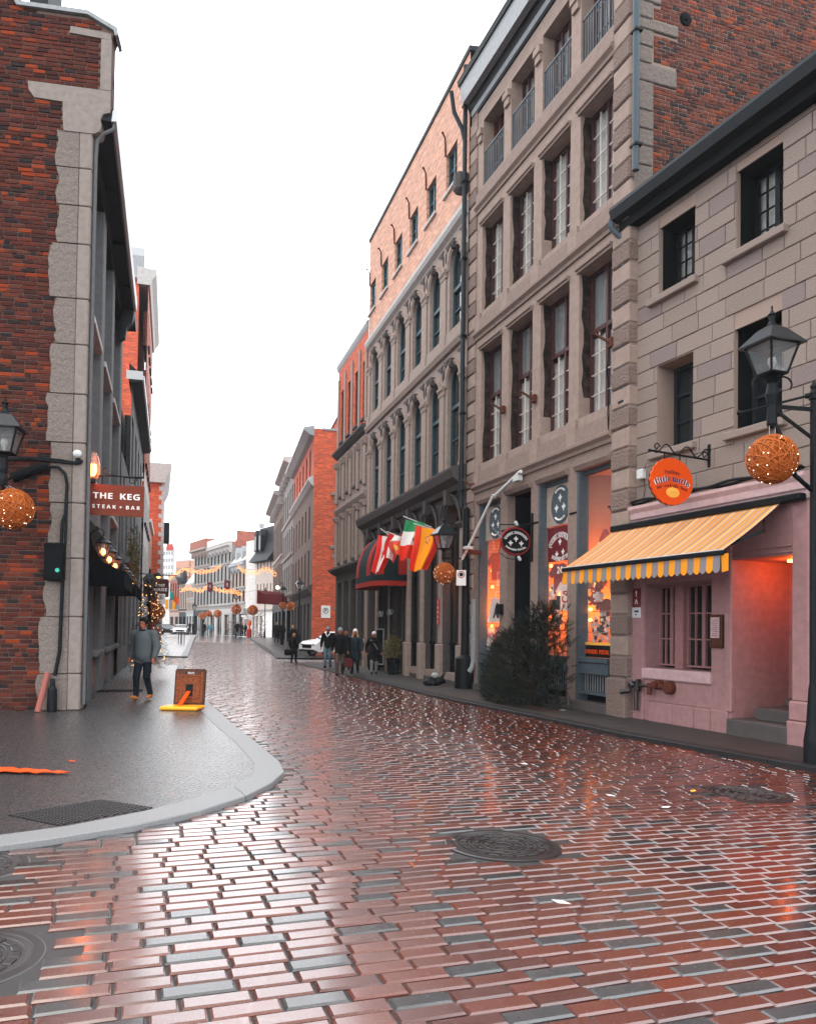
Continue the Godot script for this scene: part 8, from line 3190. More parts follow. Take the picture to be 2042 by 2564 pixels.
func flags_near() -> void:
	var red := Color(0.90, 0.20, 0.10)
	var yel := Color(0.97, 0.62, 0.05)
	var im := Image.create(120, 160, false, Image.FORMAT_RGB8)
	im.fill(yel)
	im.fill_rect(Rect2i(0, 0, 30, 160), red)
	im.fill_rect(Rect2i(90, 0, 30, 160), red)
	for k in 60:
		var a := k * 0.9
		im.fill_rect(Rect2i(60 + int(cos(a) * (6 + k % 9)), 42 + int(sin(a) * (9 + k % 10)), 4, 3), [Color(0.75, 0.25, 0.12), Color(0.9, 0.85, 0.8), Color(0.8, 0.35, 0.1)][k % 3])
	var p := at(1070, 1322, 24.6)
	var o := thing("red_yellow_flag", "red yellow red flag with a small crest, hanging beside the street lantern", "flag", Transform3D(Basis(Vector3.UP, -0.15) * Basis(Vector3.BACK, -0.18), p), "flags over the dark entrance")
	flag_sheet(0.8, 1.34, 10, 10, Transform3D.IDENTITY, ImageTexture.create_from_image(im), o, "cloth", 0.4)
	var r := MB.new()
	r.rod(Vector3(-0.45, 0.06, 0.0), Vector3(0.55, 0.0, -0.6), 0.02, 6)
	part("pole", r, M.pale_metal, o)
	im = Image.create(100, 150, false, Image.FORMAT_RGB8)
	im.fill(Color(0.93, 0.93, 0.92))
	im.fill_rect(Rect2i(0, 0, 100, 42), Color(0.16, 0.55, 0.35))
	im.fill_rect(Rect2i(0, 96, 100, 54), red)
	for k in 40:
		im.fill_rect(Rect2i(70 + int(cos(k * 1.1) * (3 + k % 7)), 68 + int(sin(k * 1.1) * (4 + k % 8)), 4, 3), Color(0.30, 0.30, 0.22) if k % 2 else Color(0.5, 0.42, 0.3))
	p = at(1036, 1305, 25.3)
	o = thing("green_white_red_flag", "green white red flag with an emblem, behind the red and yellow flag", "flag", Transform3D(Basis(Vector3.UP, -0.2) * Basis(Vector3.BACK, -0.16), p), "flags over the dark entrance")
	flag_sheet(0.62, 1.25, 8, 10, Transform3D.IDENTITY, ImageTexture.create_from_image(im), o, "cloth", 1.6)
	r = MB.new()
	r.rod(Vector3(-0.36, 0.1, 0.02), Vector3(0.5, -0.06, -0.5), 0.02, 6)
	part("pole", r, M.pale_metal, o)
	im = Image.create(120, 120, false, Image.FORMAT_RGB8)
	im.fill(Color(0.86, 0.16, 0.12))
	im.fill_rect(Rect2i(34, 0, 52, 120), Color(0.93, 0.91, 0.9))
	for k in 11:
		var w: int = [2, 6, 10, 22, 30, 26, 20, 24, 16, 8, 3][k]
		im.fill_rect(Rect2i(60 - w / 2, 30 + k * 5, w, 5), Color(0.86, 0.16, 0.12))
	var can := ImageTexture.create_from_image(im)
	p = at(994, 1342, 26.6)
	o = thing("maple_leaf_flag", "red and white maple leaf flag folded along its pole, nearest the lantern side", "flag", Transform3D(Basis(Vector3.UP, -0.3) * Basis(Vector3.BACK, -0.35), p), "flags over the dark entrance")
	flag_sheet(0.62, 0.85, 8, 8, Transform3D.IDENTITY, can, o, "cloth", 2.6)
	r = MB.new()
	r.rod(Vector3(-0.4, 0.02, 0.0), Vector3(0.5, 0.0, -0.4), 0.02, 6)
	part("pole", r, M.pale_metal, o)
	p = at(974, 1348, 27.2)
	o = thing("maple_leaf_flag", "red and white maple leaf flag hanging limp in front of the domed awning", "flag", Transform3D(Basis(Vector3.UP, -0.3) * Basis(Vector3.BACK, -0.5), p), "flags over the dark entrance")
	flag_sheet(0.55, 1.25, 8, 9, Transform3D(Basis(Vector3.BACK, 0.3), Vector3(-0.12, 0, 0.1)), can, o, "cloth", 0.2)
	r = MB.new()
	r.rod(Vector3(-0.45, 0.15, 0.0), Vector3(0.4, 0.0, -0.4), 0.02, 6)
	part("pole", r, M.pale_metal, o)
	im = Image.create(100, 80, false, Image.FORMAT_RGB8)
	im.fill(Color(0.90, 0.30, 0.22))
	for k in 22:
		im.fill_rect(Rect2i(34 + k, 22 + k / 3, 2, 36 - k), Color(0.92, 0.72, 0.25))
	p = at(1006, 1354, 26.0)
	o = thing("red_crest_flag", "red flag with a yellow crest between the maple leaf and the tricolour flags", "flag", Transform3D(Basis(Vector3.UP, -0.2) * Basis(Vector3.BACK, 0.05), p), "flags over the dark entrance")
	flag_sheet(0.62, 0.5, 8, 6, Transform3D(Basis.IDENTITY, Vector3(-0.12, 0, 0)), ImageTexture.create_from_image(im), o, "cloth", 3.4)
	r = MB.new()
	r.rod(Vector3(-0.4, 0.02, 0.0), Vector3(0.5, 0.0, -0.4), 0.02, 6)
	part("pole", r, M.pale_metal, o)


func evergreen() -> void:
	# bushy dark conifer leaning before the souvenir front
	var o := thing("evergreen_bush", "large bushy dark evergreen tree standing on the pavement before the souvenir shop", "tree", TB * Transform3D(Basis.IDENTITY, Vector3(5.45, -0.07, 0.62)))
	var trunk := MB.new()
	trunk.tube([Vector3(0, 0.0, 0), Vector3(0.1, 0.8, 0), Vector3(0.5, 1.6, 0), Vector3(0.9, 2.2, -0.1)], 0.09, 8, 0.02)
	trunk.tube([Vector3(0.05, 0.3, 0), Vector3(-0.5, 0.9, 0.1), Vector3(-0.9, 1.3, 0.1)], 0.05, 6, 0.015)
	part("trunk", trunk, M.wood_dark, o)
	var a := MB.new()
	var b := MB.new()
	var q := RandomNumberGenerator.new()
	q.seed = 12
	# outline of the bush: width by height, tall on the right
	for k in 2300:
		var f := q.randf()
		var x := lerpf(-1.75, 1.42, f)
		var top := lerpf(0.85, 2.5, pow(f, 0.75)) * (1.0 if f < 0.93 else 0.95) + 0.06 * sin(x * 9.0)
		if f < 0.15:
			top = 0.5 + f * 4.0
		var y := q.randf_range(0.03, 1.0) * top
		var lim := 0.78 * sqrt(maxf(0.0, 1.0 - pow((f - 0.52) / 0.62, 2.0))) * (1.05 - 0.4 * y / 2.4)
		var z := q.randf_range(-0.55, 1.0) * lim
		if q.randf() < 0.5:
			z = lim * q.randf_range(0.7, 1.0)
		var p := Vector3(x, y, z)
		var dir := (Vector3((f - 0.55) * 1.2, 0.55, z * 0.8) + Vector3(q.randfn(0, 0.4), q.randfn(0, 0.3), q.randfn(0, 0.4))).normalized()
		var m := a if q.randf() < 0.86 else b
		var len_ := q.randf_range(0.16, 0.34)
		# a twig of needles: a spine with paired blades
		var s := dir.cross(Vector3(q.randfn(0, 1), q.randfn(0, 1), q.randfn(0, 1))).normalized()
		for j in 7:
			var e := p + dir * len_ * j / 7.0
			var w := 0.055 * (1.1 - j / 9.0)
			for sg in [-1.0, 1.0]:
				var tip: Vector3 = e + dir * 0.05 + s * sg * w
				var side := dir * 0.012
				m.tri(e - side, e + side, tip, dir.cross(s), dir.cross(s), dir.cross(s))
			var s2 := dir.cross(s)
			m.tri(e - dir * 0.012, e + dir * 0.012, e + dir * 0.05 + s2 * w, s, s, s)
	part("needles", a, M.needles, o, "stuff")
	part("brown_needles", b, M.needles_brown, o, "stuff")
	var pt := thing("grey_planter", "grey stone planter half hidden under the evergreen's left side", "planter", TB * Transform3D(Basis.IDENTITY, Vector3(3.2, -0.07, 0.35)))
	var pm := MB.new()
	pm.cbox(-0.35, 0.35, 0.0, 0.45, -0.25, 0.25, 0.03)
	part("tub", pm, M.slate, pt)


func left_tree() -> void:
	var base := at(372, 1700, 24.5)
	var o := thing("lit_christmas_tree", "dark fir tree dotted with warm lights, behind the man in the grey jacket", "tree", Transform3D(Basis.IDENTITY, Vector3(base.x, 0.1, base.z)))
	var a := MB.new()
	var f := MB.new()
	var q := RandomNumberGenerator.new()
	q.seed = 5
	for k in 1500:
		var y := q.randf_range(0.35, 3.0)
		var r := 0.68 * (1.0 - y / 3.4) + 0.06
		var an := q.randf() * TAU
		var p := Vector3(cos(an) * r * q.randf_range(0.5, 1.0), y, sin(an) * r * q.randf_range(0.5, 1.0))
		var dir := (Vector3(cos(an), -0.1, sin(an)) + Vector3(q.randfn(0, 0.3), q.randfn(0, 0.3), q.randfn(0, 0.3))).normalized()
		var s := dir.cross(Vector3.UP).normalized()
		for j in 5:
			var e := p + dir * 0.045 * j
			for sg in [-1.0, 1.0]:
				a.tri(e - dir * 0.012, e + dir * 0.012, e + dir * 0.04 + s * sg * 0.05, Vector3.UP, Vector3.UP, Vector3.UP)
		if k % 16 == 0:
			f.ball(p + dir * 0.05, Vector3.ONE * 0.016, 6, 4)
	part("needles", a, M.needles, o, "stuff")
	part("fairy_lights", f, M.fairy, o, "stuff")
	var t := MB.new()
	t.tube([Vector3.ZERO, Vector3(0, 2.9, 0)], 0.06, 8, 0.02)
	part("trunk", t, M.wood_dark, o)


func small_street() -> void:
	# overturned sandwich board
	var c := at(468, 1778, 15.6)
	var o := thing("fallen_street_sign", "fallen plastic street sign with brown orange panel standing on a yellow base", "sign", Transform3D(Basis(Vector3.UP, -0.06), Vector3(c.x, 0.1, c.z)))
	var b := MB.new()
	b.cbox(-0.37, 0.37, 0.0, 0.07, 0.02, 0.5, 0.025)
	part("yellow_base", b, M.yellow_plastic, o)
	var wb := MB.new()
	wb.prism(PackedVector2Array([Vector2(-0.36, 0.06), Vector2(-0.2, 0.06), Vector2(-0.17, 0.068), Vector2(-0.36, 0.068)]), 0.04, 0.46)
	part("worn_patch", wb, M.pink_trim, o)
	var pl := Transform3D(Basis(Vector3.RIGHT, -0.14), Vector3(0.04, 0.06, 0.0))
	var fr := MB.new()
	fr.T = pl
	fr.wall(-0.28, 0.28, 0.0, 0.68, 0.03, 0.06, [[-0.08, 0.08, 0.6, 0.645]])
	fr.box(-0.28, 0.28, 0.0, 0.59, -0.03, 0.0)
	fr.box(-0.3, -0.28, 0.0, 0.68, -0.03, 0.032)
	fr.box(0.28, 0.3, 0.0, 0.68, -0.03, 0.032)
	fr.box(-0.28, 0.28, 0.68, 0.7, -0.03, 0.032)
	part("panel_frame", fr, M.wood_dark, o)
	var pn := MB.new()
	pn.T = pl
	pn.cbox(-0.21, 0.21, 0.12, 0.54, 0.03, 0.042, 0.004)
	part("panel", pn, M.panel_rust, o)
	var edge := MB.new()
	edge.T = pl
	for q in [[-0.265, -0.215, 0.04, 0.64], [0.215, 0.265, 0.04, 0.64], [-0.215, 0.215, 0.04, 0.11], [-0.215, 0.215, 0.55, 0.59]]:
		edge.box(q[0], q[1], q[2], q[3], 0.031, 0.036)
	part("orange_edge", edge, M.panel_rust, o)
	var sl := MB.new()
	sl.T = pl
	sl.cbox(-0.07, 0.07, 0.18, 0.4, 0.043, 0.05, 0.003)
	part("dark_slot", sl, M.unlit_black, o)
	var tg := MB.new()
	tg.bar(pl * Vector3(0.0, 0.26, 0.06), Vector3(-0.06, 0.075, 0.24), 0.02, 0.09, Vector3.UP)
	part("orange_tongue", tg, M.orange_paint, o)
	# orange plastic on the left pavement
	var os := thing("orange_plastic_sheet", "flat crumpled orange plastic strip lying on the left pavement", "sheet", Transform3D(Basis.IDENTITY, Vector3(0, 0.1, 0)))
	var m := MB.new()
	var n := 14
	for i in n:
		var q := []
		for e in [[i, 0], [i + 1, 0], [i + 1, 1], [i, 1]]:
			var f := float(e[0]) / n
			var a := Vector3(-4.75, 0, -8.75).lerp(Vector3(-3.58, 0, -8.56), f)
			var wd := lerpf(0.3, 0.06, f * f) * 0.9
			var off := Vector3(-0.2, 0, 1.0) * (wd * (0.5 if e[1] == 0 else -0.5))
			q.append(a + off + Vector3(0, 0.012 + 0.018 * absf(sin(e[0] * 1.9 + e[1] * 1.2)), 0))
		m.auto(q[0], q[1], q[2], q[3], Vector3.UP)
		m.auto(q[0] - Vector3(0, 0.006, 0), q[1] - Vector3(0, 0.006, 0), q[2] - Vector3(0, 0.006, 0), q[3] - Vector3(0, 0.006, 0), Vector3.DOWN)
	part("sheet", m, M.orange_sheet, os)
	# cast iron tactile grate
	var gr := thing("iron_grate", "cast iron studded grate set in the left pavement by the kerb", "grate", Transform3D(Basis.IDENTITY, Vector3(0, 0.094, 0)))
	var ga := Vector3(-3.33, 0, -6.73)
	var gb := Vector3(-2.79, 0, -7.36)
	var gc := Vector3(-2.2, 0, -7.06)
	var gd := Vector3(-2.76, 0, -6.4)
	var pm := MB.new()
	pm.auto(ga + Vector3(0, 0.004, 0), gb + Vector3(0, 0.004, 0), gc + Vector3(0, 0.004, 0), gd + Vector3(0, 0.004, 0), Vector3.UP)
	part("plate", pm, M.iron, gr)
	var nu := 20
	var nv := 16
	var sm := MB.new()
	for i in nu:
		for j in nv:
			var u := (i + 0.5) / nu
			var v := (j + (0.5 if i % 2 else 0.15)) / nv
			var p := ga.lerp(gb, u) + (gd - ga).lerp(gc - gb, u) * v
			sm.T = Transform3D(Basis(Vector3.UP, 0.8), p)
			sm.cbox(-0.014, 0.014, 0.004, 0.014, -0.009, 0.009, 0.004)
	part("stud", sm, M.iron, gr, "stuff")
	# bag of rubbish at the arcade's foot
	var bp := at(1092, 1711, 25.2)
	var bg := thing("black_rubbish_bag", "heap of black plastic with a clear bag on top, at the foot of the arcades", "bag", Transform3D(Basis.IDENTITY, Vector3(bp.x, -0.07, bp.z)))
	var bm := MB.new()
	for k in 9:
		bm.ball(Vector3(rng.randf_range(-0.3, 0.25), rng.randf_range(0.06, 0.16), rng.randf_range(-0.12, 0.12)), Vector3(rng.randf_range(0.12, 0.24), rng.randf_range(0.07, 0.13), 0.13), 8, 6)
	bm.tube([Vector3(0.1, 0.2, 0), Vector3(0.22, 0.32, 0), Vector3(0.3, 0.42, 0)], 0.05, 6, 0.01)
	part("bag", bm, M.black_paint, bg)
	var cm := MB.new()
	cm.ball(Vector3(-0.05, 0.3, 0.02), Vector3(0.13, 0.1, 0.1), 10, 7)
	cm.ball(Vector3(-0.18, 0.08, 0.16), Vector3(0.08, 0.04, 0.05), 8, 5)
	part("clear_bag", cm, M.curtain_grey, bg)
	# bits of paper and leaves on road and pavement
	for e in [[1310, 1912, "pale scrap of paper in the middle of the road", "curtain"], [1735, 1980, "yellow leaf on the road left of the right manhole cover", "yellow_paint"], [1528, 1992, "pale scrap lying left of the yellow leaf", "curtain"], [1668, 2021, "white scrap of paper below the yellow leaf", "curtain"], [1405, 2260, "tiny white scrap in the near right of the road", "curtain"], [181, 1905, "tiny orange leaf on the left pavement near the orange strip", "orange_paint"], [1408, 1778, "white scrap on the right pavement by the souvenir steps", "curtain"]]:
		var d := at(e[0], e[1], 5.0) - Vector3(0, 1.7, 0)
		var yy := 0.0
		if e[0] < 500:
			yy = 0.1
		elif e[1] < 1800:
			yy = -0.07
		else:
			yy = -0.06 if e[1] < 2050 else 0.0
		var p := Vector3(0, 1.7, 0) + d * ((yy + 0.012 - 1.7) / d.y)
		var s := thing("litter", e[2], "litter", Transform3D(Basis(Vector3.UP, e[0] * 0.1), p))
		var mm := MB.new()
		mm.prism(PackedVector2Array([Vector2(-0.06, -0.02), Vector2(0.02, -0.03), Vector2(0.07, 0.01), Vector2(0.0, 0.03)]), 0, 0.004)
		var lp := part("scrap", mm, M[e[3]], s)
		lp.rotation.x = -PI / 2
	# bike posts far on the left pavement, door mat
	for e in [[451, 1618, "left one of two thin grey bike posts on the far left pavement"], [457, 1612, "right one of two thin grey bike posts on the far left pavement"]]:
		var p := at(e[0], e[1], 58)
		var s := thing("bike_post", e[2], "post", Transform3D(Basis(Vector3.UP, 0.3), Vector3(p.x, 0.35, p.z)))
		var mm := MB.new()
		mm.tube([Vector3(-0.12, 0, 0), Vector3(-0.12, 0.85, 0), Vector3(-0.06, 1.0, 0), Vector3(0.06, 1.0, 0), Vector3(0.12, 0.85, 0), Vector3(0.12, 0, 0)], 0.03, 6)
		part("hoop", mm, M.slate, s)
	var mt := at(305, 1712, 19.5)
	var dm := thing("door_mat", "dark flat mat on the left pavement beside the grey stone front", "mat", Transform3D(Basis(Vector3.UP, 0.29), Vector3(mt.x, 0.096, mt.z)))
	var mb := MB.new()
	mb.cbox(-0.55, 0.5, 0, 0.02, -0.25, 0.25, 0.008)
	part("mat", mb, M.black_matte, dm)
	var bn := at(624, 1587, 92)
	var rb := thing("red_bin", "small red post before the white mansard house", "post", Transform3D(Basis.IDENTITY, Vector3(bn.x, 0.4, bn.z)))
	var rm := MB.new()
	rm.cbox(-0.25, 0.25, 0, 1.0, -0.25, 0.25, 0.05)
	part("post", rm, M.red_paint, rb)
	var ap := thing("maroon_awning", "small dark red awning over a far shop on the right, under a bright lamp", "awning", Transform3D(Basis(Vector3.UP, 1.15), at(672, 1505, 72)))
	var am := MB.new()
	ledge(am, -1.8, 1.8, [Vector2(0, 0.9), Vector2(0.6, 0.6), Vector2(1.3, -0.3), Vector2(1.28, -0.35), Vector2(0, -0.3)])
	part("canvas", am, M.wine_print, ap)
	var fl := thing("shop_flood_lamp", "bright warm lamp over the dark red awning far on the right", "lamp", Transform3D(Basis.IDENTITY, at(695, 1471, 70)))
	var fm := MB.new()
	fm.ball(Vector3.ZERO, Vector3.ONE * 0.16, 10, 7)
	part("bulb", fm, M.bulb_white, fl)
	var fh := MB.new()
	fh.rod(Vector3(0, 0.1, 0), Vector3(0.5, 0.5, 0), 0.03, 5)
	part("arm", fh, M.black_paint, fl)
	# climbing dry vines round the far white doors
	for e in [[577, 1545, 99, "dry brown climber round the left white door at the bend"], [652, 1550, 93, "dry brown climber beside the mansard house's white door"]]:
		var p := at(e[0], e[1], e[2])
		var s := thing("dry_climber", e[3], "plant", Transform3D(Basis.IDENTITY, Vector3(p.x, 0.4, p.z)))
		var mm := MB.new()
		for k in 260:
			var q := Vector3(rng.randfn(0, 0.35), rng.randf_range(0, 3.0), rng.randfn(0, 0.15))
			if e[0] < 600 and q.y > 1.8:
				q.x = rng.randf_range(-0.5, 2.4)
			var d2 := Vector3(rng.randfn(0, 1), rng.randfn(0, 1), rng.randfn(0, 1)).normalized()
			var sd := d2.cross(Vector3.UP).normalized() * 0.08
			mm.auto(q, q + d2 * 0.1 + sd, q + d2 * 0.2, q + d2 * 0.1 - sd, Vector3(0, 0, 1))
		part("twigs", mm, M.dry_vine, s, "stuff")


# ---------- people ----------
func net(mb: MB, bones: Array, cell: float, k: float) -> void:
	# one skin round tapered capsules [a, b, radius a, radius b], joined smoothly and meshed as surface nets
	var lo := Vector3.ONE * 1e6
	var hi := -lo
	for b in bones:
		var r: float = maxf(b[2], b[3]) + k
		for p in [b[0], b[1]]:
			lo = lo.min(p - Vector3.ONE * r)
			hi = hi.max(p + Vector3.ONE * r)
	lo -= Vector3.ONE * cell * 2
	hi += Vector3.ONE * cell * 2
	var nx := int((hi.x - lo.x) / cell) + 1
	var ny := int((hi.y - lo.y) / cell) + 1
	var nz := int((hi.z - lo.z) / cell) + 1
	var f := PackedFloat32Array()
	f.resize(nx * ny * nz)
	f.fill(10.0)
	for b in bones:
		var a: Vector3 = b[0]
		var e: Vector3 = b[1] - a
		var ra: float = b[2]
		var rb: float = b[3]
		var ll := maxf(e.length_squared(), 1e-9)
		var m := maxf(ra, rb) + k + cell * 2
		var p0 := ((a.min(b[1]) - Vector3.ONE * m - lo) / cell).floor()
		var p1 := ((a.max(b[1]) + Vector3.ONE * m - lo) / cell).ceil()
		for i in range(maxi(0, int(p0.x)), mini(nx, int(p1.x))):
			for j in range(maxi(0, int(p0.y)), mini(ny, int(p1.y))):
				for l in range(maxi(0, int(p0.z)), mini(nz, int(p1.z))):
					var p := lo + Vector3(i, j, l) * cell
					var t := clampf((p - a).dot(e) / ll, 0.0, 1.0)
					var d := p.distance_to(a + e * t) - lerpf(ra, rb, t)
					var ix := (i * ny + j) * nz + l
					var o := f[ix]
					var h := maxf(k - absf(o - d), 0.0) / k
					f[ix] = minf(o, d) - h * h * k * 0.25
	var at_ := {}
	var pos := []
	var corners := [Vector3i(0, 0, 0), Vector3i(1, 0, 0), Vector3i(0, 1, 0), Vector3i(1, 1, 0), Vector3i(0, 0, 1), Vector3i(1, 0, 1), Vector3i(0, 1, 1), Vector3i(1, 1, 1)]
	var ed := [[0, 1], [2, 3], [4, 5], [6, 7], [0, 2], [1, 3], [4, 6], [5, 7], [0, 4], [1, 5], [2, 6], [3, 7]]
	for i in nx - 1:
		for j in ny - 1:
			for l in nz - 1:
				var ix := (i * ny + j) * nz + l
				var v0 := f[ix]
				if v0 > cell * 2.0:
					continue
				var vs := [v0, f[ix + ny * nz], f[ix + nz], f[ix + ny * nz + nz], f[ix + 1], f[ix + ny * nz + 1], f[ix + nz + 1], f[ix + ny * nz + nz + 1]]
				var neg := 0
				for v in vs:
					if v < 0:
						neg += 1
				if neg == 0 or neg == 8:
					continue
				var s := Vector3.ZERO
				var c := 0
				for e in ed:
					var va: float = vs[e[0]]
					var vb: float = vs[e[1]]
					if (va < 0) != (vb < 0):
						s += Vector3(corners[e[0]]).lerp(Vector3(corners[e[1]]), va / (va - vb))
						c += 1
				at_[ix] = pos.size()
				pos.append(lo + (Vector3(i, j, l) + s / c) * cell)
	var quads := []
	var st := [ny * nz, nz, 1]
	for key in at_:
		var i: int = key / (ny * nz)
		var j: int = (key / nz) % ny
		var l: int = key % nz
		for ax in 3:
			var o1: int = st[(ax + 1) % 3]
			var o2: int = st[(ax + 2) % 3]
			if [i, j, l][(ax + 1) % 3] == 0 or [i, j, l][(ax + 2) % 3] == 0:
				continue
			var va := f[key]
			var vb := f[key + st[ax]]
			if (va < 0) == (vb < 0):
				continue
			if at_.has(key - o1) and at_.has(key - o2) and at_.has(key - o1 - o2):
				var dir := Vector3.ZERO
				dir[ax] = 1.0 if va < 0 else -1.0
				quads.append([at_[key], at_[key - o1], at_[key - o1 - o2], at_[key - o2], dir])
	var nr := []
	nr.resize(pos.size())
	nr.fill(Vector3.ZERO)
	for q in quads:
		var nn: Vector3 = (pos[q[2]] - pos[q[0]]).cross(pos[q[3]] - pos[q[1]])
		if nn.dot(q[4]) < 0:
			nn = -nn
		for w in 4:
			nr[q[w]] += nn
	for q in quads:
		var a: int = q[0]
		var b: int = q[1]
		var c: int = q[2]
		var d: int = q[3]
		mb.tri(pos[a], pos[b], pos[c], nr[a], nr[b], nr[c])
		mb.tri(pos[a], pos[c], pos[d], nr[a], nr[c], nr[d])


func hand_bones(w: Vector3, dir: Vector3, side: float) -> Array:
	# palm, four curled fingers and a thumb, hanging from the wrist
	var out := []
	var fwd := Vector3(0, 0, 1)
	fwd = (fwd - dir * fwd.dot(dir)).normalized()
	var lat := dir.cross(fwd).normalized()
	var palm := w + dir * 0.075
	out.append([w, palm, 0.022, 0.03])
	for i in 4:
		var o := fwd * (0.027 - i * 0.018)
		var l: float = [0.072, 0.08, 0.075, 0.058][i]
		var a := palm + o
		var b := a + dir * l * 0.5 - lat * side * 0.004
		var c := b + (dir * 0.8 - lat * side * 0.6).normalized() * l * 0.5
		out.append([w + dir * 0.03 + o * 0.6, a, 0.016, 0.0115])
		out.append([a, b, 0.0105, 0.0095])
		out.append([b, c, 0.0095, 0.008])
	var t := w + dir * 0.03 + fwd * 0.03
	out.append([w + dir * 0.015, t, 0.016, 0.013])
	out.append([t, t + (dir * 0.8 + fwd * 0.5).normalized() * 0.055, 0.012, 0.009])
	return out


func person(label: String, t: Transform3D, o: Dictionary) -> Node3D:
	var n := thing("person", label, "person", t, o.get("group", ""))
	var s: float = o.get("stride", 0.6)
	var cell: float = o.get("cell", 0.022)
	var sw: float = o.get("swing", 0.1)
	var hip := [Vector3(-0.095, 0.9, 0), Vector3(0.095, 0.9, 0)]
	var knee := [Vector3(-0.1, 0.49, 0.03 + 0.2 * s), Vector3(0.1, 0.49, 0.04 - 0.02 * s)]
	var ank := [Vector3(-0.1, 0.085, 0.26 * s), Vector3(0.1, 0.085 + 0.08 * s, -0.30 * s)]
	var toe := [ank[0] + Vector3(-0.02, -0.04 + 0.03 * s, 0.15), ank[1] + Vector3(0.02, -0.045 - 0.04 * s, 0.14)]
	var sx0: float = 0.185 * o.get("bulk", 1.06)
	var sh := [Vector3(-sx0, 1.41, -0.01), Vector3(sx0, 1.41, -0.01)]
	var spread: float = o.get("spread", 0.07)
	var el := [Vector3(-0.21 - spread, 1.14, -0.06 - sw), Vector3(0.21 + spread, 1.14, -0.05 + sw)]
	var wr := [Vector3(-0.22 - spread, 0.91, 0.05 - sw * 1.2), Vector3(0.22 + spread, 0.91, 0.05 + sw * 1.6)]
	if o.has("bent"):
		wr[0] = Vector3(-0.16, 1.08, 0.24)
		wr[1] = Vector3(0.2, 0.98, 0.2)
	var body := MB.new()
	net(body, [[Vector3(0, 0.95, 0), Vector3(0, 1.36, 0), 0.11, 0.125], [sh[0], sh[1], 0.055, 0.055], [Vector3(0, 1.36, 0), Vector3(0, 1.52, 0.01), 0.06, 0.052], [hip[0], knee[0], 0.07, 0.05], [hip[1], knee[1], 0.07, 0.05], [knee[0], ank[0], 0.045, 0.035], [knee[1], ank[1], 0.045, 0.035], [sh[0], el[0], 0.045, 0.038], [sh[1], el[1], 0.045, 0.038], [el[0], wr[0], 0.038, 0.026], [el[1], wr[1], 0.038, 0.026]], 0.024, 0.04)
	# head with jaw, nose, lips, ears, on the neck
	var h := Vector3(0, 1.62, 0.025)
	net(body, [[h + Vector3(0, 0.035, -0.015), h + Vector3(0, 0.05, 0.01), 0.082, 0.078], [h + Vector3(0, -0.01, 0.03), h + Vector3(0, -0.065, 0.04), 0.06, 0.042], [h + Vector3(0, 0.01, 0.09), h + Vector3(0, -0.025, 0.107), 0.01, 0.015], [h + Vector3(-0.02, -0.055, 0.083), h + Vector3(0.02, -0.055, 0.083), 0.009, 0.009], [h + Vector3(-0.04, 0.03, 0.075), h + Vector3(0.04, 0.03, 0.075), 0.012, 0.012], [h + Vector3(-0.082, 0.015, -0.01), h + Vector3(-0.08, -0.02, 0.0), 0.014, 0.012], [h + Vector3(0.082, 0.015, -0.01), h + Vector3(0.08, -0.02, 0.0), 0.014, 0.012], [h + Vector3(0, -0.07, -0.01), h + Vector3(0, -0.14, -0.015), 0.055, 0.055]], 0.011 if cell > 0.02 else 0.008, 0.02)
	for i in 2:
		var d: Vector3 = (wr[i] - el[i]).normalized()
		net(body, hand_bones(wr[i], d, -1.0 if i == 0 else 1.0), 0.009 if cell > 0.02 else 0.006, 0.01)
	part("body", body, M.skin, n)
	var eyes := MB.new()
	for sx in [-1.0, 1.0]:
		eyes.ball(h + Vector3(sx * 0.031, 0.015, 0.083), Vector3(0.012, 0.007, 0.008), 6, 4)
		eyes.bar(h + Vector3(sx * 0.015, 0.036, 0.09), h + Vector3(sx * 0.048, 0.034, 0.082), 0.008, 0.008)
	part("eyes", eyes, M.hair_dark, n)
	# clothes
	var w: float = o.get("bulk", 1.06)
	var jb := [[Vector3(0, 0.98, 0), Vector3(0, 1.3, 0.0), 0.165 * w, 0.172 * w], [Vector3(0, 1.3, 0), Vector3(0, 1.42, -0.01), 0.16, 0.1], [sh[0], sh[1], 0.09, 0.09], [sh[0], el[0], 0.076 * w, 0.068 * w], [sh[1], el[1], 0.076 * w, 0.068 * w], [el[0], wr[0] + (el[0] - wr[0]) * 0.08, 0.068 * w, 0.056], [el[1], wr[1] + (el[1] - wr[1]) * 0.08, 0.068 * w, 0.056], [Vector3(0, 1.45, -0.01), Vector3(0, 1.5, 0.0), 0.085, 0.08]]
	var hem: float = o.get("hem", 0.86)
	if hem < 0.9:
		jb.append([Vector3(-0.06, 1.0, 0.01), Vector3(-0.085, hem, 0.03 * s), 0.13, 0.11 + (0.9 - hem) * 0.1])
		jb.append([Vector3(0.06, 1.0, 0.01), Vector3(0.085, hem, -0.01), 0.13, 0.11 + (0.9 - hem) * 0.1])
	var jk := MB.new()
	net(jk, jb, cell, 0.028)
	part("jacket", jk, o.coat, n)
	if o.get("zip", false):
		var z := MB.new()
		z.tube([Vector3(0, 1.46, 0.09), Vector3(0, 1.36, 0.155), Vector3(0, 1.15, 0.17), Vector3(0, 0.9, 0.155)], 0.008, 4)
		part("zip", z, M.jacket_black, n)
		var co := MB.new()
		net(co, [[Vector3(-0.06, 1.49, -0.03), Vector3(-0.03, 1.47, 0.07), 0.05, 0.04], [Vector3(0.06, 1.49, -0.03), Vector3(0.03, 1.47, 0.07), 0.05, 0.04], [Vector3(-0.05, 1.5, -0.05), Vector3(0.05, 1.5, -0.05), 0.05, 0.05]], 0.014, 0.03)
		part("collar", co, M.jacket_black, n)
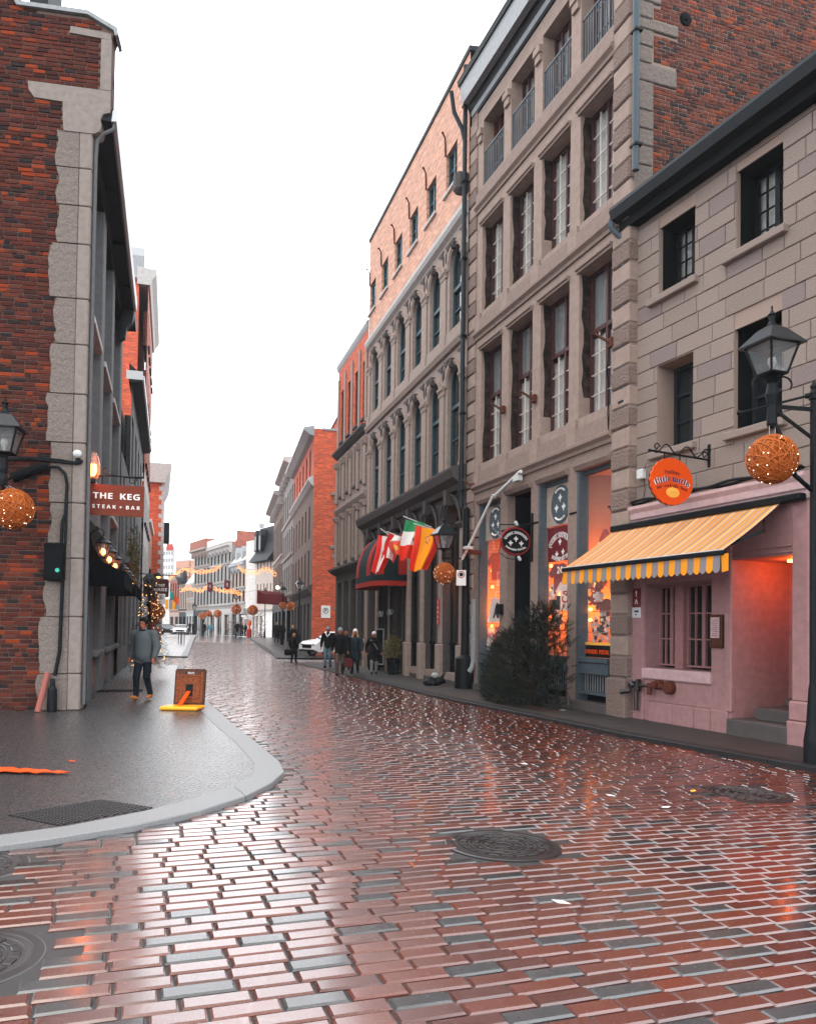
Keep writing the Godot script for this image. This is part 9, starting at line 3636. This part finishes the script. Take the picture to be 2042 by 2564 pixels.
	var tr := MB.new()
	net(tr, [[Vector3(-0.05, 0.95, 0), Vector3(0.05, 0.95, 0), 0.12, 0.12], [hip[0], knee[0], 0.1, 0.075], [hip[1], knee[1], 0.1, 0.075], [knee[0], ank[0], 0.072, 0.056], [knee[1], ank[1], 0.072, 0.056]], cell, 0.03)
	part("trousers", tr, o.trousers, n)
	for i in 2:
		var b := MB.new()
		net(b, [[ank[i] + Vector3(0, 0.03, -0.01), ank[i] + Vector3(0, -0.04, 0.0), 0.052, 0.045], [ank[i] + Vector3(0, -0.04, -0.02), toe[i], 0.042, 0.036]], 0.014, 0.03)
		part("shoe", b, o.shoes, n)
	match o.get("head", "hair"):
		"beanie":
			var c := MB.new()
			net(c, [[h + Vector3(0, 0.05, -0.02), h + Vector3(0, 0.07, -0.01), 0.102, 0.096], [h + Vector3(0, 0.1, -0.02), h + Vector3(0, 0.135, -0.03), 0.06, 0.03]], 0.014, 0.03)
			part("beanie", c, o.hat, n)
		"cap":
			var c := MB.new()
			net(c, [[h + Vector3(0, 0.055, -0.02), h + Vector3(0, 0.07, -0.01), 0.098, 0.09]], 0.014, 0.02)
			part("cap", c, o.hat, n)
			var v := MB.new()
			v.tube([h + Vector3(-0.06, 0.05, 0.07), h + Vector3(-0.04, 0.045, 0.13), h + Vector3(0.04, 0.045, 0.13), h + Vector3(0.06, 0.05, 0.07)], 0.014, 5)
			v.cbox(-0.06, 0.06, h.y + 0.04, h.y + 0.052, h.z + 0.05, h.z + 0.135, 0.005)
			part("cap_peak", v, o.hat, n)
		_:
			var c := MB.new()
			net(c, [[h + Vector3(0, 0.06, -0.03), h + Vector3(0, 0.075, 0.0), 0.092, 0.082], [h + Vector3(0, 0.0, -0.06), h + Vector3(0, -0.06, -0.055), 0.065, 0.05]], 0.014, 0.03)
			part("hair", c, o.get("hair", M.hair_dark), n)
	if o.get("long_hair", false):
		var c := MB.new()
		net(c, [[h + Vector3(-0.075, 0.03, -0.03), h + Vector3(-0.11, -0.2, 0.02), 0.035, 0.04], [h + Vector3(0.075, 0.03, -0.03), h + Vector3(0.11, -0.2, 0.02), 0.035, 0.04], [h + Vector3(0, 0.02, -0.07), h + Vector3(0, -0.18, -0.09), 0.06, 0.06]], 0.016, 0.03)
		part("hair", c, o.get("hair", M.hair_blond), n)
	if o.get("strap", false):
		var c := MB.new()
		c.tube([Vector3(-0.15, 1.42, 0.08), Vector3(0.0, 1.25, 0.18), Vector3(0.14, 1.02, 0.18)], 0.02, 5)
		part("bag_strap", c, M.trousers_grey, n)
	if o.get("scarf", false):
		var c := MB.new()
		c.tube([Vector3(-0.1, 1.5, 0.04), Vector3(-0.05, 1.42, 0.13), Vector3(0.0, 1.33, 0.165), Vector3(0.05, 1.42, 0.13), Vector3(0.1, 1.5, 0.04)], 0.024, 6)
		part("scarf", c, M.hat_white, n)
	return n


func stand(px: float, py: float, depth: float, y: float, turn: float, h := 1.0) -> Transform3D:
	var p := at(px, py, depth)
	return Transform3D(Basis(Vector3.UP, turn).scaled(Vector3.ONE * h), Vector3(p.x, y, p.z))


func people() -> void:
	person("man in a grey hooded jacket, dark jeans and tan shoes walking on the left pavement", stand(358, 1751, 17.3, 0.1, -0.25, 1.0), {"coat": M.jacket_grey, "trousers": M.jeans_dark, "shoes": M.shoe_tan, "head": "beanie", "hat": M.jacket_black, "stride": 0.4, "swing": 0.04, "zip": true, "cell": 0.016, "spread": 0.1, "hem": 0.84, "bulk": 1.2})
	var g := "walkers on the right pavement"
	person("man in a black jersey with pale scarf and light jeans on the right pavement", stand(820, 1671, 35.3, -0.07, -0.05, 1.02), {"coat": M.jacket_black, "trousers": M.jeans_light, "shoes": M.jacket_black, "head": "cap", "hat": M.hat_grey, "stride": 0.2, "swing": 0.05, "scarf": true, "group": g, "hem": 0.95})
	var b := person("man in a blue grey knit cap, black jacket and brown trousers striding on the right", stand(850, 1692, 29.7, -0.07, 0.1, 1.0), {"coat": M.jacket_black, "trousers": M.trousers_brown, "shoes": M.jacket_black, "head": "beanie", "hat": M.hat_grey, "stride": 1.0, "swing": 0.14, "group": g, "hem": 0.84})
	person("dark clad walker half hidden behind the man with the knit cap", stand(866, 1680, 33.0, -0.07, 0.0, 0.96), {"coat": M.jacket_black, "trousers": M.jacket_black, "shoes": M.jacket_black, "stride": 0.5, "group": g})
	person("woman in a blue padded coat and white knit cap on the right pavement", stand(888, 1687, 30.9, -0.07, -0.05, 0.975), {"coat": M.coat_blue, "trousers": M.jacket_black, "shoes": M.jacket_black, "head": "beanie", "hat": M.hat_white, "stride": 0.45, "long_hair": true, "group": g, "hem": 0.62})
	person("woman in a long black coat, white cap and grey trousers by the dark entrance", stand(935, 1688, 30.8, -0.07, 0.15, 0.93), {"coat": M.jacket_black, "trousers": M.trousers_grey, "shoes": M.jacket_black, "head": "cap", "hat": M.hat_white, "stride": 0.3, "strap": true, "group": g, "hem": 0.6})
	var bag := thing("shopping_bag", "dark red shopping bag swinging from the hand of the man with the knit cap", "bag", stand(871, 1672, 29.9, 0.22, 0.3))
	var bm := MB.new()
	bm.prism(PackedVector2Array([Vector2(-0.14, 0.0), Vector2(0.16, 0.02), Vector2(0.14, 0.34), Vector2(-0.12, 0.36)]), -0.06, 0.06)
	part("bag_body", bm, M.wine_print, bag)
	var bh := MB.new()
	bh.tube([Vector3(-0.07, 0.35, 0), Vector3(-0.1, 0.56, 0.02), Vector3(-0.06, 0.56, 0.02), Vector3(0.06, 0.34, 0)], 0.01, 5)
	part("handle", bh, M.hair_dark, bag)
	var w := person("woman in black with a dark bag walking away along the right kerb", stand(735, 1662, 40.4, -0.13, PI - 0.2, 0.86), {"coat": M.jacket_black, "trousers": M.jeans_dark, "shoes": M.jacket_black, "hair": M.hair_blond, "stride": 0.35, "hem": 0.66})
	var hb := thing("hand_bag", "black hand bag carried by the woman walking away", "bag", stand(722, 1645, 40.3, 0.28, 0.3))
	var hm := MB.new()
	hm.cbox(-0.2, 0.18, 0.0, 0.3, -0.07, 0.07, 0.04)
	part("bag_body", hm, M.jacket_black, hb)
	var hh := MB.new()
	hh.tube([Vector3(-0.1, 0.28, 0), Vector3(0.02, 0.5, 0), Vector3(0.12, 0.28, 0)], 0.015, 5)
	part("handle", hh, M.jacket_black, hb)
	var g2 := "far walkers in dark coats"
	var mid := person("fair haired walker in black beyond the woman with the bag", stand(732, 1630, 52.0, 0.1, PI, 0.98), {"coat": M.jacket_black, "trousers": M.jeans_dark, "shoes": M.jacket_black, "hair": M.hair_blond, "stride": 0.4, "hem": 0.7, "group": g2})
	dup(mid, stand(692, 1608, 68.0, 0.36, PI - 0.2, 0.98), "fair haired walker in black, left of a pair far up the right pavement")
	dup(mid, stand(705, 1605, 72.0, 0.32, PI + 0.3, 1.0), "dark walker right of the pair far up the right pavement")
	dup(mid, stand(594, 1590, 97.0, 0.5, 0.4, 1.0), "dark coated figure before the dormer house at the bend")
	dup(mid, stand(606, 1590, 99.0, 0.5, 2.0, 0.95), "left one of two figures by the red lit doorway at the bend")
	dup(mid, stand(614, 1590, 98.0, 0.5, -1.6, 0.92), "right one of two figures by the red lit doorway at the bend")
	dup(mid, stand(511, 1590, 110.0, 0.5, 1.0, 0.95), "dark figure left of the blue jacketed one, before the tan cornice building")
	dup(mid, stand(475, 1590, 112.0, 0.5, -0.6, 1.0), "dark figure right of the white car")
	dup(mid, stand(484, 1590, 113.0, 0.5, 2.6, 0.98), "figure beside the far lamp right of the white car")
	var bj := dup(mid, stand(527, 1590, 109.0, 0.5, PI, 0.9), "figure in a bright blue jacket before the tan cornice building")
	for c in bj.get_children():
		if String(c.name).begins_with("jacket"):
			c.material_override = M.jacket_teal
